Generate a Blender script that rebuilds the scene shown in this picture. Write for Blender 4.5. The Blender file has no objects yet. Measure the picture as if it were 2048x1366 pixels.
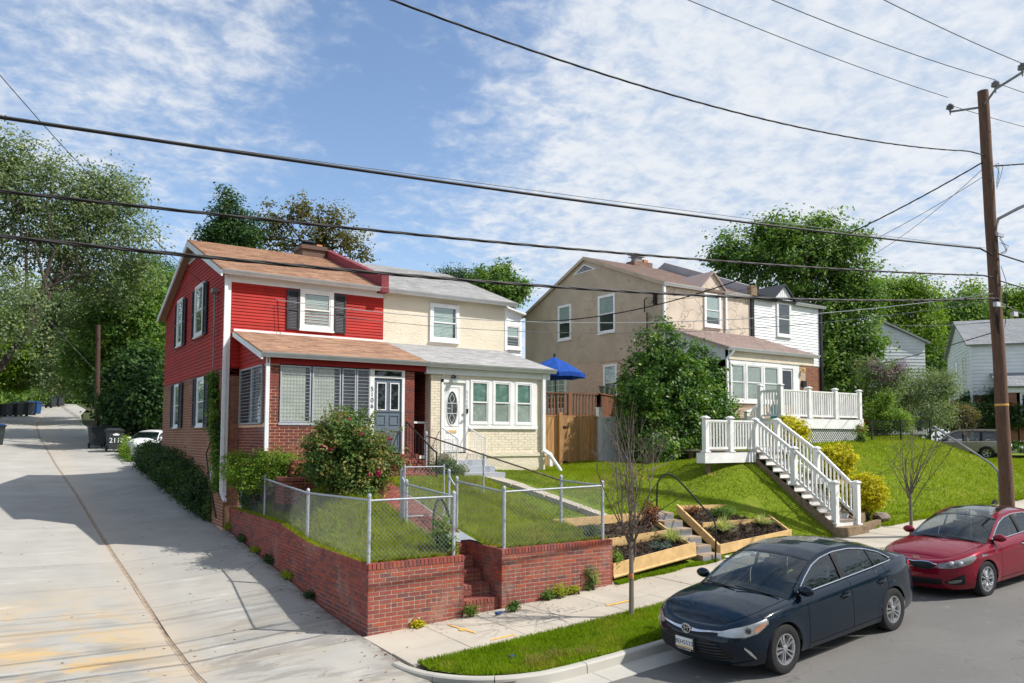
import bpy, bmesh, math, random, bisect
import numpy as np
from mathutils import Vector, Matrix
random.seed(7)
RNG = np.random.default_rng(7)
SC = bpy.context.scene
COL = SC.collection
PI = math.pi

# ------------------------------------------------------------------ camera
FPX, CYP = 1539.567, 779.751
CAM_POS = Vector((-5.7166, -13.536, 3.6788))
yaw, pit, rol = 0.5817, 0.0609, 0.0030
Fv = Vector((math.sin(yaw)*math.cos(pit), math.cos(yaw)*math.cos(pit), math.sin(pit)))
Rv = Vector((math.cos(yaw), -math.sin(yaw), 0)); Uv = Rv.cross(Fv)
cr, sr = math.cos(rol), math.sin(rol)
Rv, Uv = Rv*cr + Uv*sr, Uv*cr - Rv*sr
cam_d = bpy.data.cameras.new('camera')
cam_d.sensor_fit = 'HORIZONTAL'; cam_d.sensor_width = 36
cam_d.lens = FPX/2048*36
cam_d.shift_x = 0; cam_d.shift_y = (CYP-683)/2048
cam_d.clip_start = 0.1; cam_d.clip_end = 3000
cam = bpy.data.objects.new('camera', cam_d); COL.objects.link(cam)
m = Matrix((Rv, Uv, -Fv)).transposed().to_4x4(); m.translation = CAM_POS
cam.matrix_world = m
SC.camera = cam
def at(u, v, t):
    """point seen at photo pixel (u, v), t metres ahead of the lens (used to place far trees)"""
    return CAM_POS + (Fv + Rv*((u-1024)/FPX) - Uv*((v-CYP)/FPX))*t

# ------------------------------------------------------------------ sky, sun, exposure
SUN_DIR = Vector((0.65, -0.63, 1.0)).normalized()      # towards the sun
world = bpy.data.worlds.new('World'); SC.world = world; world.use_nodes = True
nt = world.node_tree; N = nt.nodes; L = nt.links; N.clear()
out = N.new('ShaderNodeOutputWorld')
sky = N.new('ShaderNodeTexSky'); sky.sky_type = 'NISHITA'; sky.sun_disc = False
sky.sun_elevation = math.asin(SUN_DIR.z); sky.sun_rotation = math.atan2(SUN_DIR.x, SUN_DIR.y)
sky.altitude = 50; sky.air_density = 1.0; sky.dust_density = 0.9; sky.ozone_density = 2.2
bg1 = N.new('ShaderNodeBackground'); bg1.inputs['Strength'].default_value = SKY_STR = 0.16
L.new(sky.outputs[0], bg1.inputs['Color'])
bg2 = N.new('ShaderNodeBackground')
geo = N.new('ShaderNodeNewGeometry')
sep = N.new('ShaderNodeSeparateXYZ'); L.new(geo.outputs['Incoming'], sep.inputs[0])
def wm(op, a, b=None, c=None):
    n = N.new('ShaderNodeMath'); n.operation = op
    for i, q in enumerate((a, b, c)):
        if q is None: continue
        if isinstance(q, (int, float)): n.inputs[i].default_value = q
        else: L.new(q, n.inputs[i])
    return n.outputs[0]
# Incoming on the world points back to the viewer: negate it to get the look direction
zz = wm('MAXIMUM', wm('MULTIPLY', sep.outputs[2], -1), 0.0)
den = wm('ADD', zz, 0.16)
px = wm('DIVIDE', wm('MULTIPLY', sep.outputs[0], -1), den)
py = wm('DIVIDE', wm('MULTIPLY', sep.outputs[1], -1), den)
comb = N.new('ShaderNodeCombineXYZ'); L.new(px, comb.inputs[0]); L.new(py, comb.inputs[1])
def wnoise(scale, detail, rough, off, dist=0.0):
    mp = N.new('ShaderNodeMapping'); mp.inputs['Location'].default_value = off
    L.new(comb.outputs[0], mp.inputs['Vector'])
    n = N.new('ShaderNodeTexNoise'); n.inputs['Scale'].default_value = scale
    n.inputs['Detail'].default_value = detail; n.inputs['Roughness'].default_value = rough
    n.inputs['Distortion'].default_value = dist
    L.new(mp.outputs[0], n.inputs['Vector']); return n.outputs['Fac']
def wramp(x, lo, hi):
    n = N.new('ShaderNodeMapRange'); n.interpolation_type = 'SMOOTHSTEP'
    n.inputs['From Min'].default_value = lo; n.inputs['From Max'].default_value = hi
    L.new(x, n.inputs['Value']); return n.outputs[0]
big = wnoise(0.9, 2.0, 0.5, (2.35, 0.4, 0.0))
mid = wnoise(3.6, 4.0, 0.55, (7.0, 3.0, 0.0))
fine = wnoise(15.0, 7.0, 0.62, (1.0, 9.0, 2.0), 0.25)
# a broad bank of broken high cloud to the east, a blue gap, thin veils to the north-west
gd = wm('ADD', wm('MULTIPLY', sep.outputs[0], -0.835), wm('MULTIPLY', sep.outputs[1], 0.55))
gate = wramp(gd, -0.16, 0.16)
gate2 = wramp(wm('MULTIPLY', gd, -1.0), 0.16, 0.5)
cover = wm('ADD', 0.22, wm('ADD', wm('MULTIPLY', gate, 0.50), wm('MULTIPLY', gate2, 0.22)))
cover = wm('ADD', cover, wm('MULTIPLY', wm('SUBTRACT', big, 0.5), 0.75))
cover = wm('ADD', cover, wm('MULTIPLY', wm('SUBTRACT', mid, 0.5), 0.65))
lay = wm('ADD', cover, wm('MULTIPLY', wm('SUBTRACT', fine, 0.5), 0.75))
alpha = wramp(lay, 0.14, 0.72)
hz = wramp(zz, 0.26, 0.02)                                                 # pale towards the horizon
alpha = wm('MAXIMUM', alpha, wm('MULTIPLY', hz, 0.66))
alpha = wm('MULTIPLY', alpha, 0.94)
ccol = N.new('ShaderNodeMixRGB'); ccol.inputs[1].default_value = (0.62, 0.73, 0.89, 1); ccol.inputs[2].default_value = (0.92, 0.95, 0.99, 1)
L.new(wramp(wm('ADD', wm('MULTIPLY', fine, 0.6), wm('MULTIPLY', mid, 0.4)), 0.36, 0.62), ccol.inputs[0])
L.new(ccol.outputs[0], bg2.inputs['Color']); bg2.inputs['Strength'].default_value = 0.78
mixw = N.new('ShaderNodeMixShader'); L.new(alpha, mixw.inputs[0]); L.new(bg1.outputs[0], mixw.inputs[1]); L.new(bg2.outputs[0], mixw.inputs[2])
L.new(mixw.outputs[0], out.inputs['Surface'])

sun_d = bpy.data.lights.new('sun', 'SUN'); sun_d.energy = 4.7; sun_d.angle = math.radians(0.55); sun_d.color = (1.0, 0.955, 0.89)
sun = bpy.data.objects.new('sun', sun_d); COL.objects.link(sun)
sun.rotation_euler = (-SUN_DIR).to_track_quat('-Z', 'Y').to_euler(); sun.location = (20, -20, 40)
SC.view_settings.view_transform = 'Standard'; SC.view_settings.look = 'None'
SC.view_settings.exposure = 0.28; SC.view_settings.gamma = 1.0; SC.view_settings.use_curve_mapping = False
SC.render.engine = 'CYCLES'
SC.cycles.max_bounces = 6; SC.cycles.transparent_max_bounces = 12

# ------------------------------------------------------------------ materials
MATS = {}
def new_mat(name):
    mt = bpy.data.materials.new(name); mt.use_nodes = True; mt.node_tree.nodes.clear(); return mt
class NB:
    """small node-building helper"""
    def __init__(s, mt): s.t = mt.node_tree; s.n = s.t.nodes; s.l = s.t.links
    def node(s, typ, ins=None, **kw):
        n = s.n.new(typ)
        for k, v in kw.items(): setattr(n, k, v)
        for k, v in (ins or {}).items():
            if hasattr(v, 'is_linked') or isinstance(v, bpy.types.NodeSocket): s.l.new(v, n.inputs[k])
            else: n.inputs[k].default_value = v
        return n
    def coord(s, scale=(1, 1, 1), rot=(0, 0, 0), loc=(0, 0, 0)):
        g = s.node('ShaderNodeNewGeometry')
        return s.node('ShaderNodeMapping', {'Vector': g.outputs['Position'], 'Scale': scale, 'Rotation': rot, 'Location': loc}).outputs[0]
    def noise(s, vec, scale, detail=4, rough=.55, dist=0):
        return s.node('ShaderNodeTexNoise', {'Vector': vec, 'Scale': scale, 'Detail': detail, 'Roughness': rough, 'Distortion': dist}).outputs['Fac']
    def ramp(s, fac, stops, interp='LINEAR'):
        n = s.node('ShaderNodeValToRGB', {'Fac': fac}); e = n.color_ramp.elements; n.color_ramp.interpolation = interp
        while len(e) < len(stops): e.new(0.5)
        for q, (p, c) in zip(e, stops): q.position = p; q.color = (*c, 1) if len(c) == 3 else c
        return n.outputs['Color']
    def mapr(s, x, a, b, c=0, d=1, smooth=True):
        return s.node('ShaderNodeMapRange', {'Value': x, 'From Min': a, 'From Max': b, 'To Min': c, 'To Max': d}, interpolation_type='SMOOTHSTEP' if smooth else 'LINEAR').outputs[0]
    def math(s, op, a, b=0.0, c=0.0):
        return s.node('ShaderNodeMath', {0: a, 1: b, 2: c}, operation=op).outputs[0]
    def mix(s, fac, a, b, mode='MIX'):
        def c4(q): return (*q, 1) if isinstance(q, tuple) and len(q) == 3 else q
        return s.node('ShaderNodeMixRGB', {0: fac, 1: c4(a), 2: c4(b)}, blend_type=mode).outputs[0]
    def rnd(s):
        """random value per loose piece and per object"""
        g = s.node('ShaderNodeNewGeometry').outputs['Random Per Island']; o = s.node('ShaderNodeObjectInfo').outputs['Random']
        return s.math('FRACT', s.math('ADD', s.math('MULTIPLY', g, 3.7), s.math('MULTIPLY', o, 5.3)))
    def bump(s, h, strength=.3, dist=.02, normal=None):
        d = {'Height': h, 'Strength': strength, 'Distance': dist}
        if normal is not None: d['Normal'] = normal
        return s.node('ShaderNodeBump', d).outputs[0]
    def out(s, col, rough=.7, metal=0., normal=None, spec=.5, coat=0., emit=None, sheen=0.):
        p = s.node('ShaderNodeBsdfPrincipled')
        def st(k, v):
            if isinstance(v, bpy.types.NodeSocket): s.l.new(v, p.inputs[k])
            else: p.inputs[k].default_value = (*v, 1) if isinstance(v, tuple) and len(v) == 3 else v
        st('Base Color', col); st('Roughness', rough); st('Metallic', metal); st('Specular IOR Level', spec); st('Coat Weight', coat)
        if coat: st('Coat Roughness', .03)
        if normal is not None: st('Normal', normal)
        o = s.node('ShaderNodeOutputMaterial', {'Surface': p.outputs[0]}); return p
def mul(c, k): return tuple(min(1, q*k) for q in c)
def plain(name, col, rough=.6, var=.12, scale=6, metal=0., bump=.0, bscale=40, spec=.3, isl=0., dirt=0.):
    mt = new_mat(name); b = NB(mt); v = b.coord()
    n1 = b.noise(v, scale, 5, .6)
    c = b.mix(b.mapr(n1, .3, .7), mul(col, 1-var), mul(col, 1+var))
    if isl: c = b.mix(1.0, c, b.ramp(b.rnd(), [(0, (1-isl,)*3), (1, (1+isl,)*3)]), 'MULTIPLY')
    if dirt:
        d = b.mapr(b.noise(v, scale*.35, 6, .7), .5, .75, 0, dirt)
        c = b.mix(d, c, mul((.22, .19, .15), .6))
    nm = b.bump(b.noise(v, bscale, 4, .6), bump, .01) if bump else None
    b.out(c, rough, metal, nm, spec); MATS[name] = mt; return mt
def brick_mat(name, cols, rough=.85, burn=.15):
    mt = new_mat(name); b = NB(mt); v = b.coord()
    k = len(cols); c = b.ramp(b.rnd(), [((i+.0)/k, q) for i, q in enumerate(cols)], 'CONSTANT')
    n = b.noise(v, 9, 5, .65); c = b.mix(b.mapr(n, .45, .8, 0, .45), c, (.10, .06, .05))
    e = b.noise(v, 1.1, 5, .65); c = b.mix(b.mapr(e, .5, .74, 0, .38), c, (.42, .33, .27)); c = b.mix(b.mapr(b.noise(v, 4, 6, .75), .64, .76, 0, .5), c, (.55, .50, .44))
    f = b.noise(v, 60, 3, .6); c = b.mix(b.mapr(f, .3, .7, 0, .25), c, mul(cols[0], 1.35))
    b.out(c, rough, 0, b.bump(f, .35, .006)); MATS[name] = mt; return mt
brick_mat('garden_brick', [(.29, .066, .042), (.24, .054, .042), (.34, .072, .036), (.19, .046, .042), (.27, .062, .050), (.12, .050, .056), (.30, .075, .056), (.22, .056, .050)])
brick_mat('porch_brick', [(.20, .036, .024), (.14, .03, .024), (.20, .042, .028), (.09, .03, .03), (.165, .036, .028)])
brick_mat('side_brick', [(.27, .115, .066), (.24, .10, .06), (.29, .125, .07), (.22, .09, .056), (.25, .11, .066)])
brick_mat('chimney_brick', [(.14, .08, .06), (.11, .065, .05), (.17, .10, .07)])
brick_mat('cream_brick', [(.72, .64, .50), (.70, .62, .48), (.74, .66, .52), (.71, .63, .49)])
brick_mat('tan_brick', [(.50, .38, .28), (.46, .35, .26), (.53, .41, .30), (.48, .36, .27)])
brick_mat('step_brick', [(.27, .075, .05), (.23, .06, .045), (.30, .09, .06), (.21, .06, .05)])
plain('mortar', (.42, .34, .25), .95, .2, 12, bump=.3)
plain('mortar_pale', (.70, .44, .28), .95, .15, 12, bump=.3)
plain('mortar_cream', (.62, .55, .43), .9, .1)
plain('mortar_tan', (.40, .31, .24), .9, .1)
plain('white_trim', (.76, .77, .78), .45, .05, 3)
plain('white_paint', (.78, .78, .765), .5, .06, 2.2, bump=.05, dirt=.16)
plain('grey_gutter', (.56, .57, .58), .4, .07, 3, dirt=.15)
plain('black_paint', (.018, .018, .02), .4, .2)
plain('shutter_grey', (.040, .042, .050), .55, .15)
plain('red_siding', (.39, .017, .011), .65, .12, 1.3, isl=.10, dirt=.10)
plain('red_trim', (.27, .010, .008), .6, .08, 3)
plain('red_parapet', (.20, .035, .045), .7, .15, 4, bump=.2)
plain('white_siding', (.78, .79, .80), .5, .04, 1.5, isl=.03)
plain('grey_siding', (.55, .57, .58), .6, .05, 1.5, isl=.04)
plain('steel', (.40, .43, .47), .6, .15, 18, metal=.1, dirt=.1)
plain('rusty_steel', (.20, .15, .12), .6, .35, 14, metal=.4)
plain('wire_zinc', (.27, .285, .30), .6, .2, 20, metal=.1)
plain('dark_iron', (.02, .021, .022), .45, .25, 15, metal=.2)
plain('cable_black', (.022, .020, .020), .6, .3, 3)
plain('cable_grey', (.20, .21, .22), .5, .3, 2)
plain('rubber', (.022, .022, .023), .85, .2, 30, bump=.1)
plain('plastic_black', (.012, .012, .013), .5, .2)
plain('alloy', (.55, .56, .58), .28, .06, metal=.85)
plain('chrome', (.75, .76, .78), .08, .02, metal=1)
plain('umbrella_cloth', (.003, .055, .30), .8, .12, 4)
plain('bin_plastic', (.028, .034, .036), .6, .25, 5, dirt=.1)
plain('bin_blue', (.012, .055, .17), .55, .25, 5)
plain('paint_white_mark', (.75, .76, .78), .7, .1)
plain('yellow_paint', (.75, .42, .10), .8, .15, 12)
plain('teal_paint', (.03, .28, .34), .5, .1)
plain('terracotta', (.55, .22, .10), .8, .15)
plain('pot_green', (.10, .13, .095), .7, .15)
plain('door_blue', (.13, .165, .205), .45, .06, 3)
plain('curtain', (.50, .49, .43), .9, .12, 3)
plain('green_shade', (.16, .30, .25), .8, .1, 6)
plain('grey_shade', (.46, .45, .42), .85, .12, 2.5)
plain('blind', (.62, .64, .63), .6, .04)
plain('unlit_dark', (.018, .020, .024), .9, .2, 3)  # near-black standing in for the shade of unlit rooms and gaps
plain('rock', (.20, .16, .14), .9, .35, 5, bump=.5, bscale=12)
plain('gravel', (.42, .42, .44), .9, .35, 28, bump=.8, bscale=60, isl=.3)
plain('mulch', (.035, .020, .013), .95, .5, 22, isl=.6)
plain('red_mulch', (.16, .04, .022), .95, .4, 26, isl=.4)
plain('soil', (.06, .043, .028), .95, .3, 10, bump=.5)
plain('slate', (.06, .062, .07), .8, .25, 10)
plain('dry_leaf', (.20, .07, .03), .9, .3, 8, isl=.4)
plain('twig', (.16, .125, .105), .9, .3, 12)
plain('timber_pale', (.60, .40, .18), .75, .14, 5, bump=.15)
plain('timber_old', (.22, .16, .10), .9, .25, 9, bump=.3)
plain('deck_tread', (.24, .20, .165), .8, .2, 8, isl=.12)
plain('wicker', (.16, .085, .045), .8, .3, 14)
plain('flower_pink', (.50, .012, .12), .7, .3, 20)
plain('flower_red', (.45, .02, .03), .7, .3, 20)
plain('flower_mauve', (.34, .10, .34), .7, .3, 20)
plain('peach_wall', (.62, .50, .42), .8, .1)
plain('seat_fabric', (.05, .05, .052), .9, .2)
plain('asphalt_old', (.10, .10, .10), .9, .2, 8)

def wood_mat(name, a, bcol, rough=.75, isl=.25):
    mt = new_mat(name); b = NB(mt); v = b.coord((9, 9, .9)); n = b.noise(v, 3, 6, .6, .4)
    c = b.mix(b.mapr(n, .3, .7), a, bcol)
    c = b.mix(1.0, c, b.ramp(b.rnd(), [(0, (1-isl,)*3), (1, (1+isl,)*3)]), 'MULTIPLY')
    f = b.noise(b.coord((60, 60, 3)), 2, 4, .6); c = b.mix(b.mapr(f, .4, .75, 0, .4), c, mul(a, .55))
    b.out(c, rough, 0, b.bump(f, .3, .005)); MATS[name] = mt
wood_mat('fence_wood', (.30, .15, .055), (.44, .25, .10))
wood_mat('deck_brown', (.17, .07, .03), (.24, .10, .045))
wood_mat('pole_wood', (.105, .055, .035), (.17, .095, .062), .9, .05)
wood_mat('shaded_pole_wood', (.06, .03, .02), (.10, .05, .033), .9, .05)  # pole_wood darkened, tree shade on the alley pole put into the colour
wood_mat('bark', (.030, .023, .018), (.060, .045, .035), .95, .1)
wood_mat('bark_pale', (.17, .13, .105), (.26, .21, .175), .9, .1)

def shingle_mat(name, cols, var=.2):
    mt = new_mat(name); b = NB(mt); v = b.coord()
    c = b.ramp(b.rnd(), [(i/len(cols), q) for i, q in enumerate(cols)], 'CONSTANT')
    n = b.noise(v, 1.3, 4, .6); c = b.mix(b.mapr(n, .35, .7, 0, var), c, mul(cols[0], .55))
    f = b.noise(v, 90, 3, .7); c = b.mix(b.mapr(f, .3, .7, 0, .4), c, mul(cols[-1], 1.25))
    b.out(c, .9, 0, b.bump(f, .4, .006)); MATS[name] = mt
shingle_mat('shingle_brown', [(.44, .28, .19), (.34, .205, .14), (.54, .36, .255), (.25, .15, .105), (.40, .25, .175), (.48, .31, .21)])
shingle_mat('shingle_grey', [(.46, .455, .45), (.40, .395, .395), (.52, .515, .51), (.36, .355, .35), (.47, .46, .455)], .2)
shingle_mat('shingle_pinkish', [(.36, .28, .25), (.33, .25, .225), (.385, .30, .265), (.35, .27, .24)], .25)
shingle_mat('shingle_black', [(.04, .042, .05), (.032, .034, .04), (.055, .058, .066)], .2)
shingle_mat('shingle_far', [(.24, .25, .26), (.22, .23, .24), (.26, .27, .28)], .2)

def stucco(name, base, crack, wavy=False):
    mt = new_mat(name); b = NB(mt); v = b.coord()
    w = b.noise(v, 1.3, 3, .5); vv = b.node('ShaderNodeVectorMath', {0: v, 1: b.node('ShaderNodeTexNoise', {'Vector': v, 'Scale': 1.6, 'Detail': 4.}).outputs['Color']}, operation='ADD').outputs[0]
    if not wavy:
        vo = b.node('ShaderNodeTexVoronoi', {'Vector': vv, 'Scale': 1.15 if crack > .5 else .8}, feature='DISTANCE_TO_EDGE')
        br = b.mapr(b.noise(v, .9, 2), .42, .58) if crack <= .5 else 1.0
        line = b.math('MULTIPLY', b.mapr(vo.outputs['Distance'], .0, .026 if crack > .5 else .02, 1, 0), br)
        f = b.noise(v, 35, 4, .65)
        h = b.math('ADD', b.math('MULTIPLY', line, -1.0), b.math('MULTIPLY', f, .35))
        c = b.mix(b.mapr(w, .35, .7), mul(base, .92), mul(base, 1.06))
        c = b.mix(b.math('MULTIPLY', line, .8 if crack > .5 else .38), c, mul(base, .30))
        rust = b.mapr(b.noise(b.coord((1, 1, .25)), 2.2, 5, .7), .6, .8, 0, .25 if crack > .5 else .08)
        c = b.mix(rust, c, (.40, .22, .12))
        b.out(c, .9, 0, b.bump(h, .5, .02))
    else:
        r = b.node('ShaderNodeTexNoise', {'Vector': b.coord((1.1, 1, 2.6)), 'Scale': 3.0, 'Detail': 4., 'Roughness': .5, 'Distortion': 1.2}).outputs['Fac']
        rg = b.math('ABSOLUTE', b.math('SUBTRACT', b.math('FRACT', b.math('MULTIPLY', r, 5.0)), .5))
        f = b.noise(v, 40, 3, .6)
        h = b.math('ADD', rg, b.math('MULTIPLY', f, .15))
        c = b.mix(b.mapr(w, .35, .7), mul(base, .95), mul(base, 1.04))
        b.out(c, .85, 0, b.bump(h, .55, .03))
    MATS[name] = mt
stucco('stucco_tan', (.44, .355, .265), .4)
stucco('stucco_tan_front', (.60, .51, .41), .9)
stucco('stucco_cream', (.72, .64, .50), 0, True)

def glass(name, tint=(.02, .025, .03), refl=.5, clear=.25, rough=.02):
    mt = new_mat(name); b = NB(mt)
    gl = b.node('ShaderNodeBsdfGlossy', {'Color': (.95, .97, 1, 1), 'Roughness': rough})
    tr = b.node('ShaderNodeBsdfTransparent', {'Color': (*[clear+(1-clear)*q*0+0 for q in (1, 1, 1)], 1)})
    df = b.node('ShaderNodeBsdfDiffuse', {'Color': (*tint, 1)})
    m1 = b.node('ShaderNodeMixShader', {0: clear, 1: df.outputs[0], 2: tr.outputs[0]})
    tr.inputs['Color'].default_value = (.9, .95, .93, 1)
    gn = b.node('ShaderNodeNewGeometry'); dt = b.node('ShaderNodeVectorMath', {0: gn.outputs['Normal'], 1: gn.outputs['Incoming']}, operation='DOT_PRODUCT').outputs['Value']
    inv = b.math('SUBTRACT', 1.0, b.math('ABSOLUTE', dt)); fac = b.math('ADD', b.math('MULTIPLY', b.math('POWER', inv, 4.5), .9), .04+refl*.08)
    m2 = b.node('ShaderNodeMixShader', {0: fac, 1: m1.outputs[0], 2: gl.outputs[0]})
    b.node('ShaderNodeOutputMaterial', {'Surface': m2.outputs[0]}); MATS[name] = mt
glass('window_glass', tint=(.3, .32, .33), clear=.95, refl=.3)
glass('car_glass', tint=(.012, .022, .024), clear=.62, refl=.5)
glass('lamp_glass', tint=(.5, .5, .5), clear=.75, refl=.6)
glass('dark_glass', clear=.25, refl=.4)
def car_paint(name, col, rough=.32, metal=.5, spec=.05):
    mt = new_mat(name); b = NB(mt); b.out(col, rough, metal, None, spec, .75); MATS[name] = mt
car_paint('paint_navy', (.002, .009, .019), .2, .0)
car_paint('paint_red', (.20, .005, .020), .25, .25)
car_paint('paint_taupe', (.30, .265, .22), .35, .2)
car_paint('paint_white', (.75, .76, .78), .35, 0.)
car_paint('paint_blue', (.01, .03, .10), .3, .3)
plain('tail_red', (.45, .01, .015), .15, .1)
plain('amber', (.80, .22, .02), .15, .1)

def leaf_mat(name, cols, trans=.35, rough=.55, spec=.2):
    mt = new_mat(name); b = NB(mt)
    g = b.node('ShaderNodeNewGeometry').outputs['Random Per Island']
    n = b.noise(b.coord(), .9, 3, .6); srt = sorted(cols, key=lambda q: q[0]+q[1])
    if name.startswith('leaf_') and name not in ('leaf_yellow', 'leaf_varieg'):     # shading contrast painted in
        k = b.math('ADD', b.math('MULTIPLY', g, .45), b.math('MULTIPLY', b.mapr(b.noise(b.coord(), 1.5, 3, .6), .32, .66), .60))
        c = b.ramp(k, [(0, mul(srt[0], .75))]+[((i+1)/(len(srt)+1), q) for i, q in enumerate(srt)]+[(1, tuple(min(1, x) for x in (srt[-1][0]*1.55, srt[-1][1]*1.35, srt[-1][2])))])
    else: c = b.ramp(g, [(i/max(1, len(cols)-1), q) for i, q in enumerate(cols)])
    c = b.mix(b.mapr(n, .35, .68, 0, .5), c, mul(cols[0], .65))
    if name.startswith('grass_l') or name == 'grass_yard':
        c = b.mix(b.mapr(b.noise(b.coord(), .75, 5, .65), .52, .70, 0, .55), c, (.36, .31, .06)); c = b.mix(b.mapr(b.noise(b.coord(), 2.6, 4, .6), .5, .68, 0, .45), c, mul(cols[3], .55))
    p = b.node('ShaderNodeBsdfPrincipled', {'Base Color': c, 'Roughness': rough, 'Specular IOR Level': spec})
    t = b.node('ShaderNodeBsdfTranslucent', {'Color': b.mix(1.0, c, (1.5, 1.6, .7), 'MULTIPLY')})
    mx = b.node('ShaderNodeMixShader', {0: trans, 1: p.outputs[0], 2: t.outputs[0]})
    b.node('ShaderNodeOutputMaterial', {'Surface': mx.outputs[0]}); MATS[name] = mt
leaf_mat('leaf_locust', [(.115, .178, .084), (.178, .240, .115), (.251, .293, .147), (.136, .188, .105)])
leaf_mat('leaf_green', [(.070, .151, .033), (.121, .223, .040), (.202, .304, .061), (.091, .172, .040)])
leaf_mat('leaf_bright', [(.103, .193, .016), (.152, .262, .025), (.207, .304, .041)])
leaf_mat('leaf_dark', [(.026, .070, .024), (.046, .102, .033), (.074, .140, .044)])
leaf_mat('leaf_hedge', [(.019, .054, .017), (.036, .082, .019), (.066, .120, .026)], .2)
leaf_mat('leaf_gloss', [(.042, .112, .018), (.075, .173, .027), (.165, .270, .042), (.053, .128, .021)], .28, .42, .3)
leaf_mat('leaf_olive', [(.110, .116, .039), (.154, .138, .050), (.187, .160, .061), (.088, .105, .033)])
leaf_mat('leaf_yellow', [(.62, .52, .010), (.72, .60, .015), (.40, .42, .015), (.13, .20, .012)], .3)
leaf_mat('leaf_rose', [(.073, .138, .036), (.130, .211, .049), (.244, .211, .073), (.097, .162, .041)], .3, .5, .2)
leaf_mat('leaf_varieg', [(.50, .52, .25), (.36, .42, .14), (.62, .60, .36), (.22, .30, .08)], .3)
leaf_mat('leaf_silver', [(.10, .15, .13), (.14, .19, .16), (.07, .12, .10)], .2)
leaf_mat('grass_lush', [(.17, .27, .008), (.215, .33, .012), (.27, .37, .02), (.12, .21, .008)], .35, .7, .06)
leaf_mat('grass_lawn', [(.21, .29, .010), (.25, .33, .014), (.31, .36, .03), (.17, .25, .010)], .35, .7, .06)
leaf_mat('grass_yard', [(.25, .34, .014), (.31, .39, .022), (.38, .43, .04), (.40, .37, .10)], .35, .7, .06)
leaf_mat('grass_dry', [(.35, .27, .10), (.45, .36, .16), (.28, .24, .07)], .3, .7, .2)

def ground_mat(name, cols, dry, dryamt=.5):
    mt = new_mat(name); b = NB(mt); v = b.coord()
    n = b.noise(v, 8, 6, .7); c = b.ramp(n, [(.3, cols[0]), (.5, cols[1]), (.7, cols[2])])
    d = b.mapr(b.noise(v, .8, 4, .6), .52, .72, 0, dryamt); c = b.mix(d, c, dry)
    b.out(c, .95, 0, b.bump(b.noise(v, 30, 4, .7), .8, .04), .2); MATS[name] = mt
ground_mat('lawn_ground', [(.10, .15, .008), (.15, .21, .012), (.20, .25, .018)], (.27, .24, .05))
ground_mat('yard_ground', [(.10, .14, .012), (.15, .19, .018), (.20, .22, .03)], (.22, .18, .08))
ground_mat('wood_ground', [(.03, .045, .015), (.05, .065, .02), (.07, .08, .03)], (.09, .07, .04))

# poured concrete: alley with ochre and grey run-off stains, pavement, kerb
def concrete(name, base, stains=False, rough=.85):
    mt = new_mat(name); b = NB(mt); v = b.coord()
    n = b.noise(v, .7, 6, .6); c = b.mix(b.mapr(n, .3, .7), mul(base, .88), mul(base, 1.06))
    c = b.mix(1.0, c, b.ramp(b.rnd(), [(0, (.94,)*3), (1, (1.05,)*3)]), 'MULTIPLY')
    f = b.noise(v, 120, 3, .7); c = b.mix(b.mapr(f, .25, .75, 0, .22), c, mul(base, .6))
    sp = b.mapr(b.noise(v, 5.5, 7, .75), .62, .78, 0, .35); c = b.mix(sp, c, mul(base, .55))
    h = f
    if stains:
        st = b.coord((.42, 1.9, 1), (0, 0, .04)); s1 = b.noise(st, .95, 9, .7, .5)
        sep_ = b.node('ShaderNodeSeparateXYZ', {0: b.node('ShaderNodeNewGeometry').outputs['Position']})
        near = b.mapr(sep_.outputs[1], 7.5, .5)          # run-off collects where the alley meets the street
        far = b.mapr(sep_.outputs[0], -2.4, -4.6)
        c = b.mix(b.math('MULTIPLY', b.mapr(s1, .50, .66, 0, .78), b.math('ADD', b.math('MULTIPLY', near, .75), .12)), c, (.17, .155, .135))
        s2 = b.noise(b.coord((.6, 1.0, 1), (0, 0, .1), (4, 2, 0)), .75, 8, .7, .5)
        c = b.mix(b.math('MULTIPLY', b.math('MULTIPLY', b.mapr(s2, .42, .60, 0, .9), near), b.math('ADD', b.math('MULTIPLY', far, 1.0), .12)), c, (.52, .34, .13))
        s4 = b.noise(b.coord((.7, 1.6, 1), (0, 0, .05), (9, 1, 0)), 1.1, 8, .68, .4); c = b.mix(b.math('MULTIPLY', b.mapr(s4, .5, .6, 0, .6), b.mapr(sep_.outputs[1], 3.5, .3)), c, (.20, .185, .165))
        dx = b.math('ABSOLUTE', sep_.outputs[0]); c = b.mix(b.math('MULTIPLY', b.mapr(dx, .42, .02), b.mapr(b.noise(v, 3.5, 5, .7), .35, .6, 0, .8)), c, (.10, .08, .05))
        jx = b.math('ABSOLUTE', b.math('ADD', sep_.outputs[0], 3.15))
        c = b.mix(b.mapr(jx, .75, .0, 0, .38), c, (.46, .38, .29))
        s3 = b.noise(st, 1.7, 4, .5, .2); c = b.mix(b.mapr(s3, .6, .75, 0, .35), c, (.62, .61, .58))
        h = b.math('ADD', f, b.math('MULTIPLY', b.noise(b.coord((3, 26, 3)), 4, 2, .5), 1.2))
    b.out(c, rough, 0, b.bump(h, .18, .006)); MATS[name] = mt
concrete('alley_concrete', (.385, .37, .335), True)
plain('joint_sand', (.33, .26, .19), .95, .2, 8)
concrete('pavement_concrete', (.47, .42, .345))
concrete('kerb_concrete', (.44, .42, .37))
concrete('step_concrete', (.36, .27, .19))
concrete('grey_steps', (.40, .42, .46))
concrete('riser_grey', (.22, .23, .26))
concrete('parapet_concrete', (.33, .33, .35))
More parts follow.
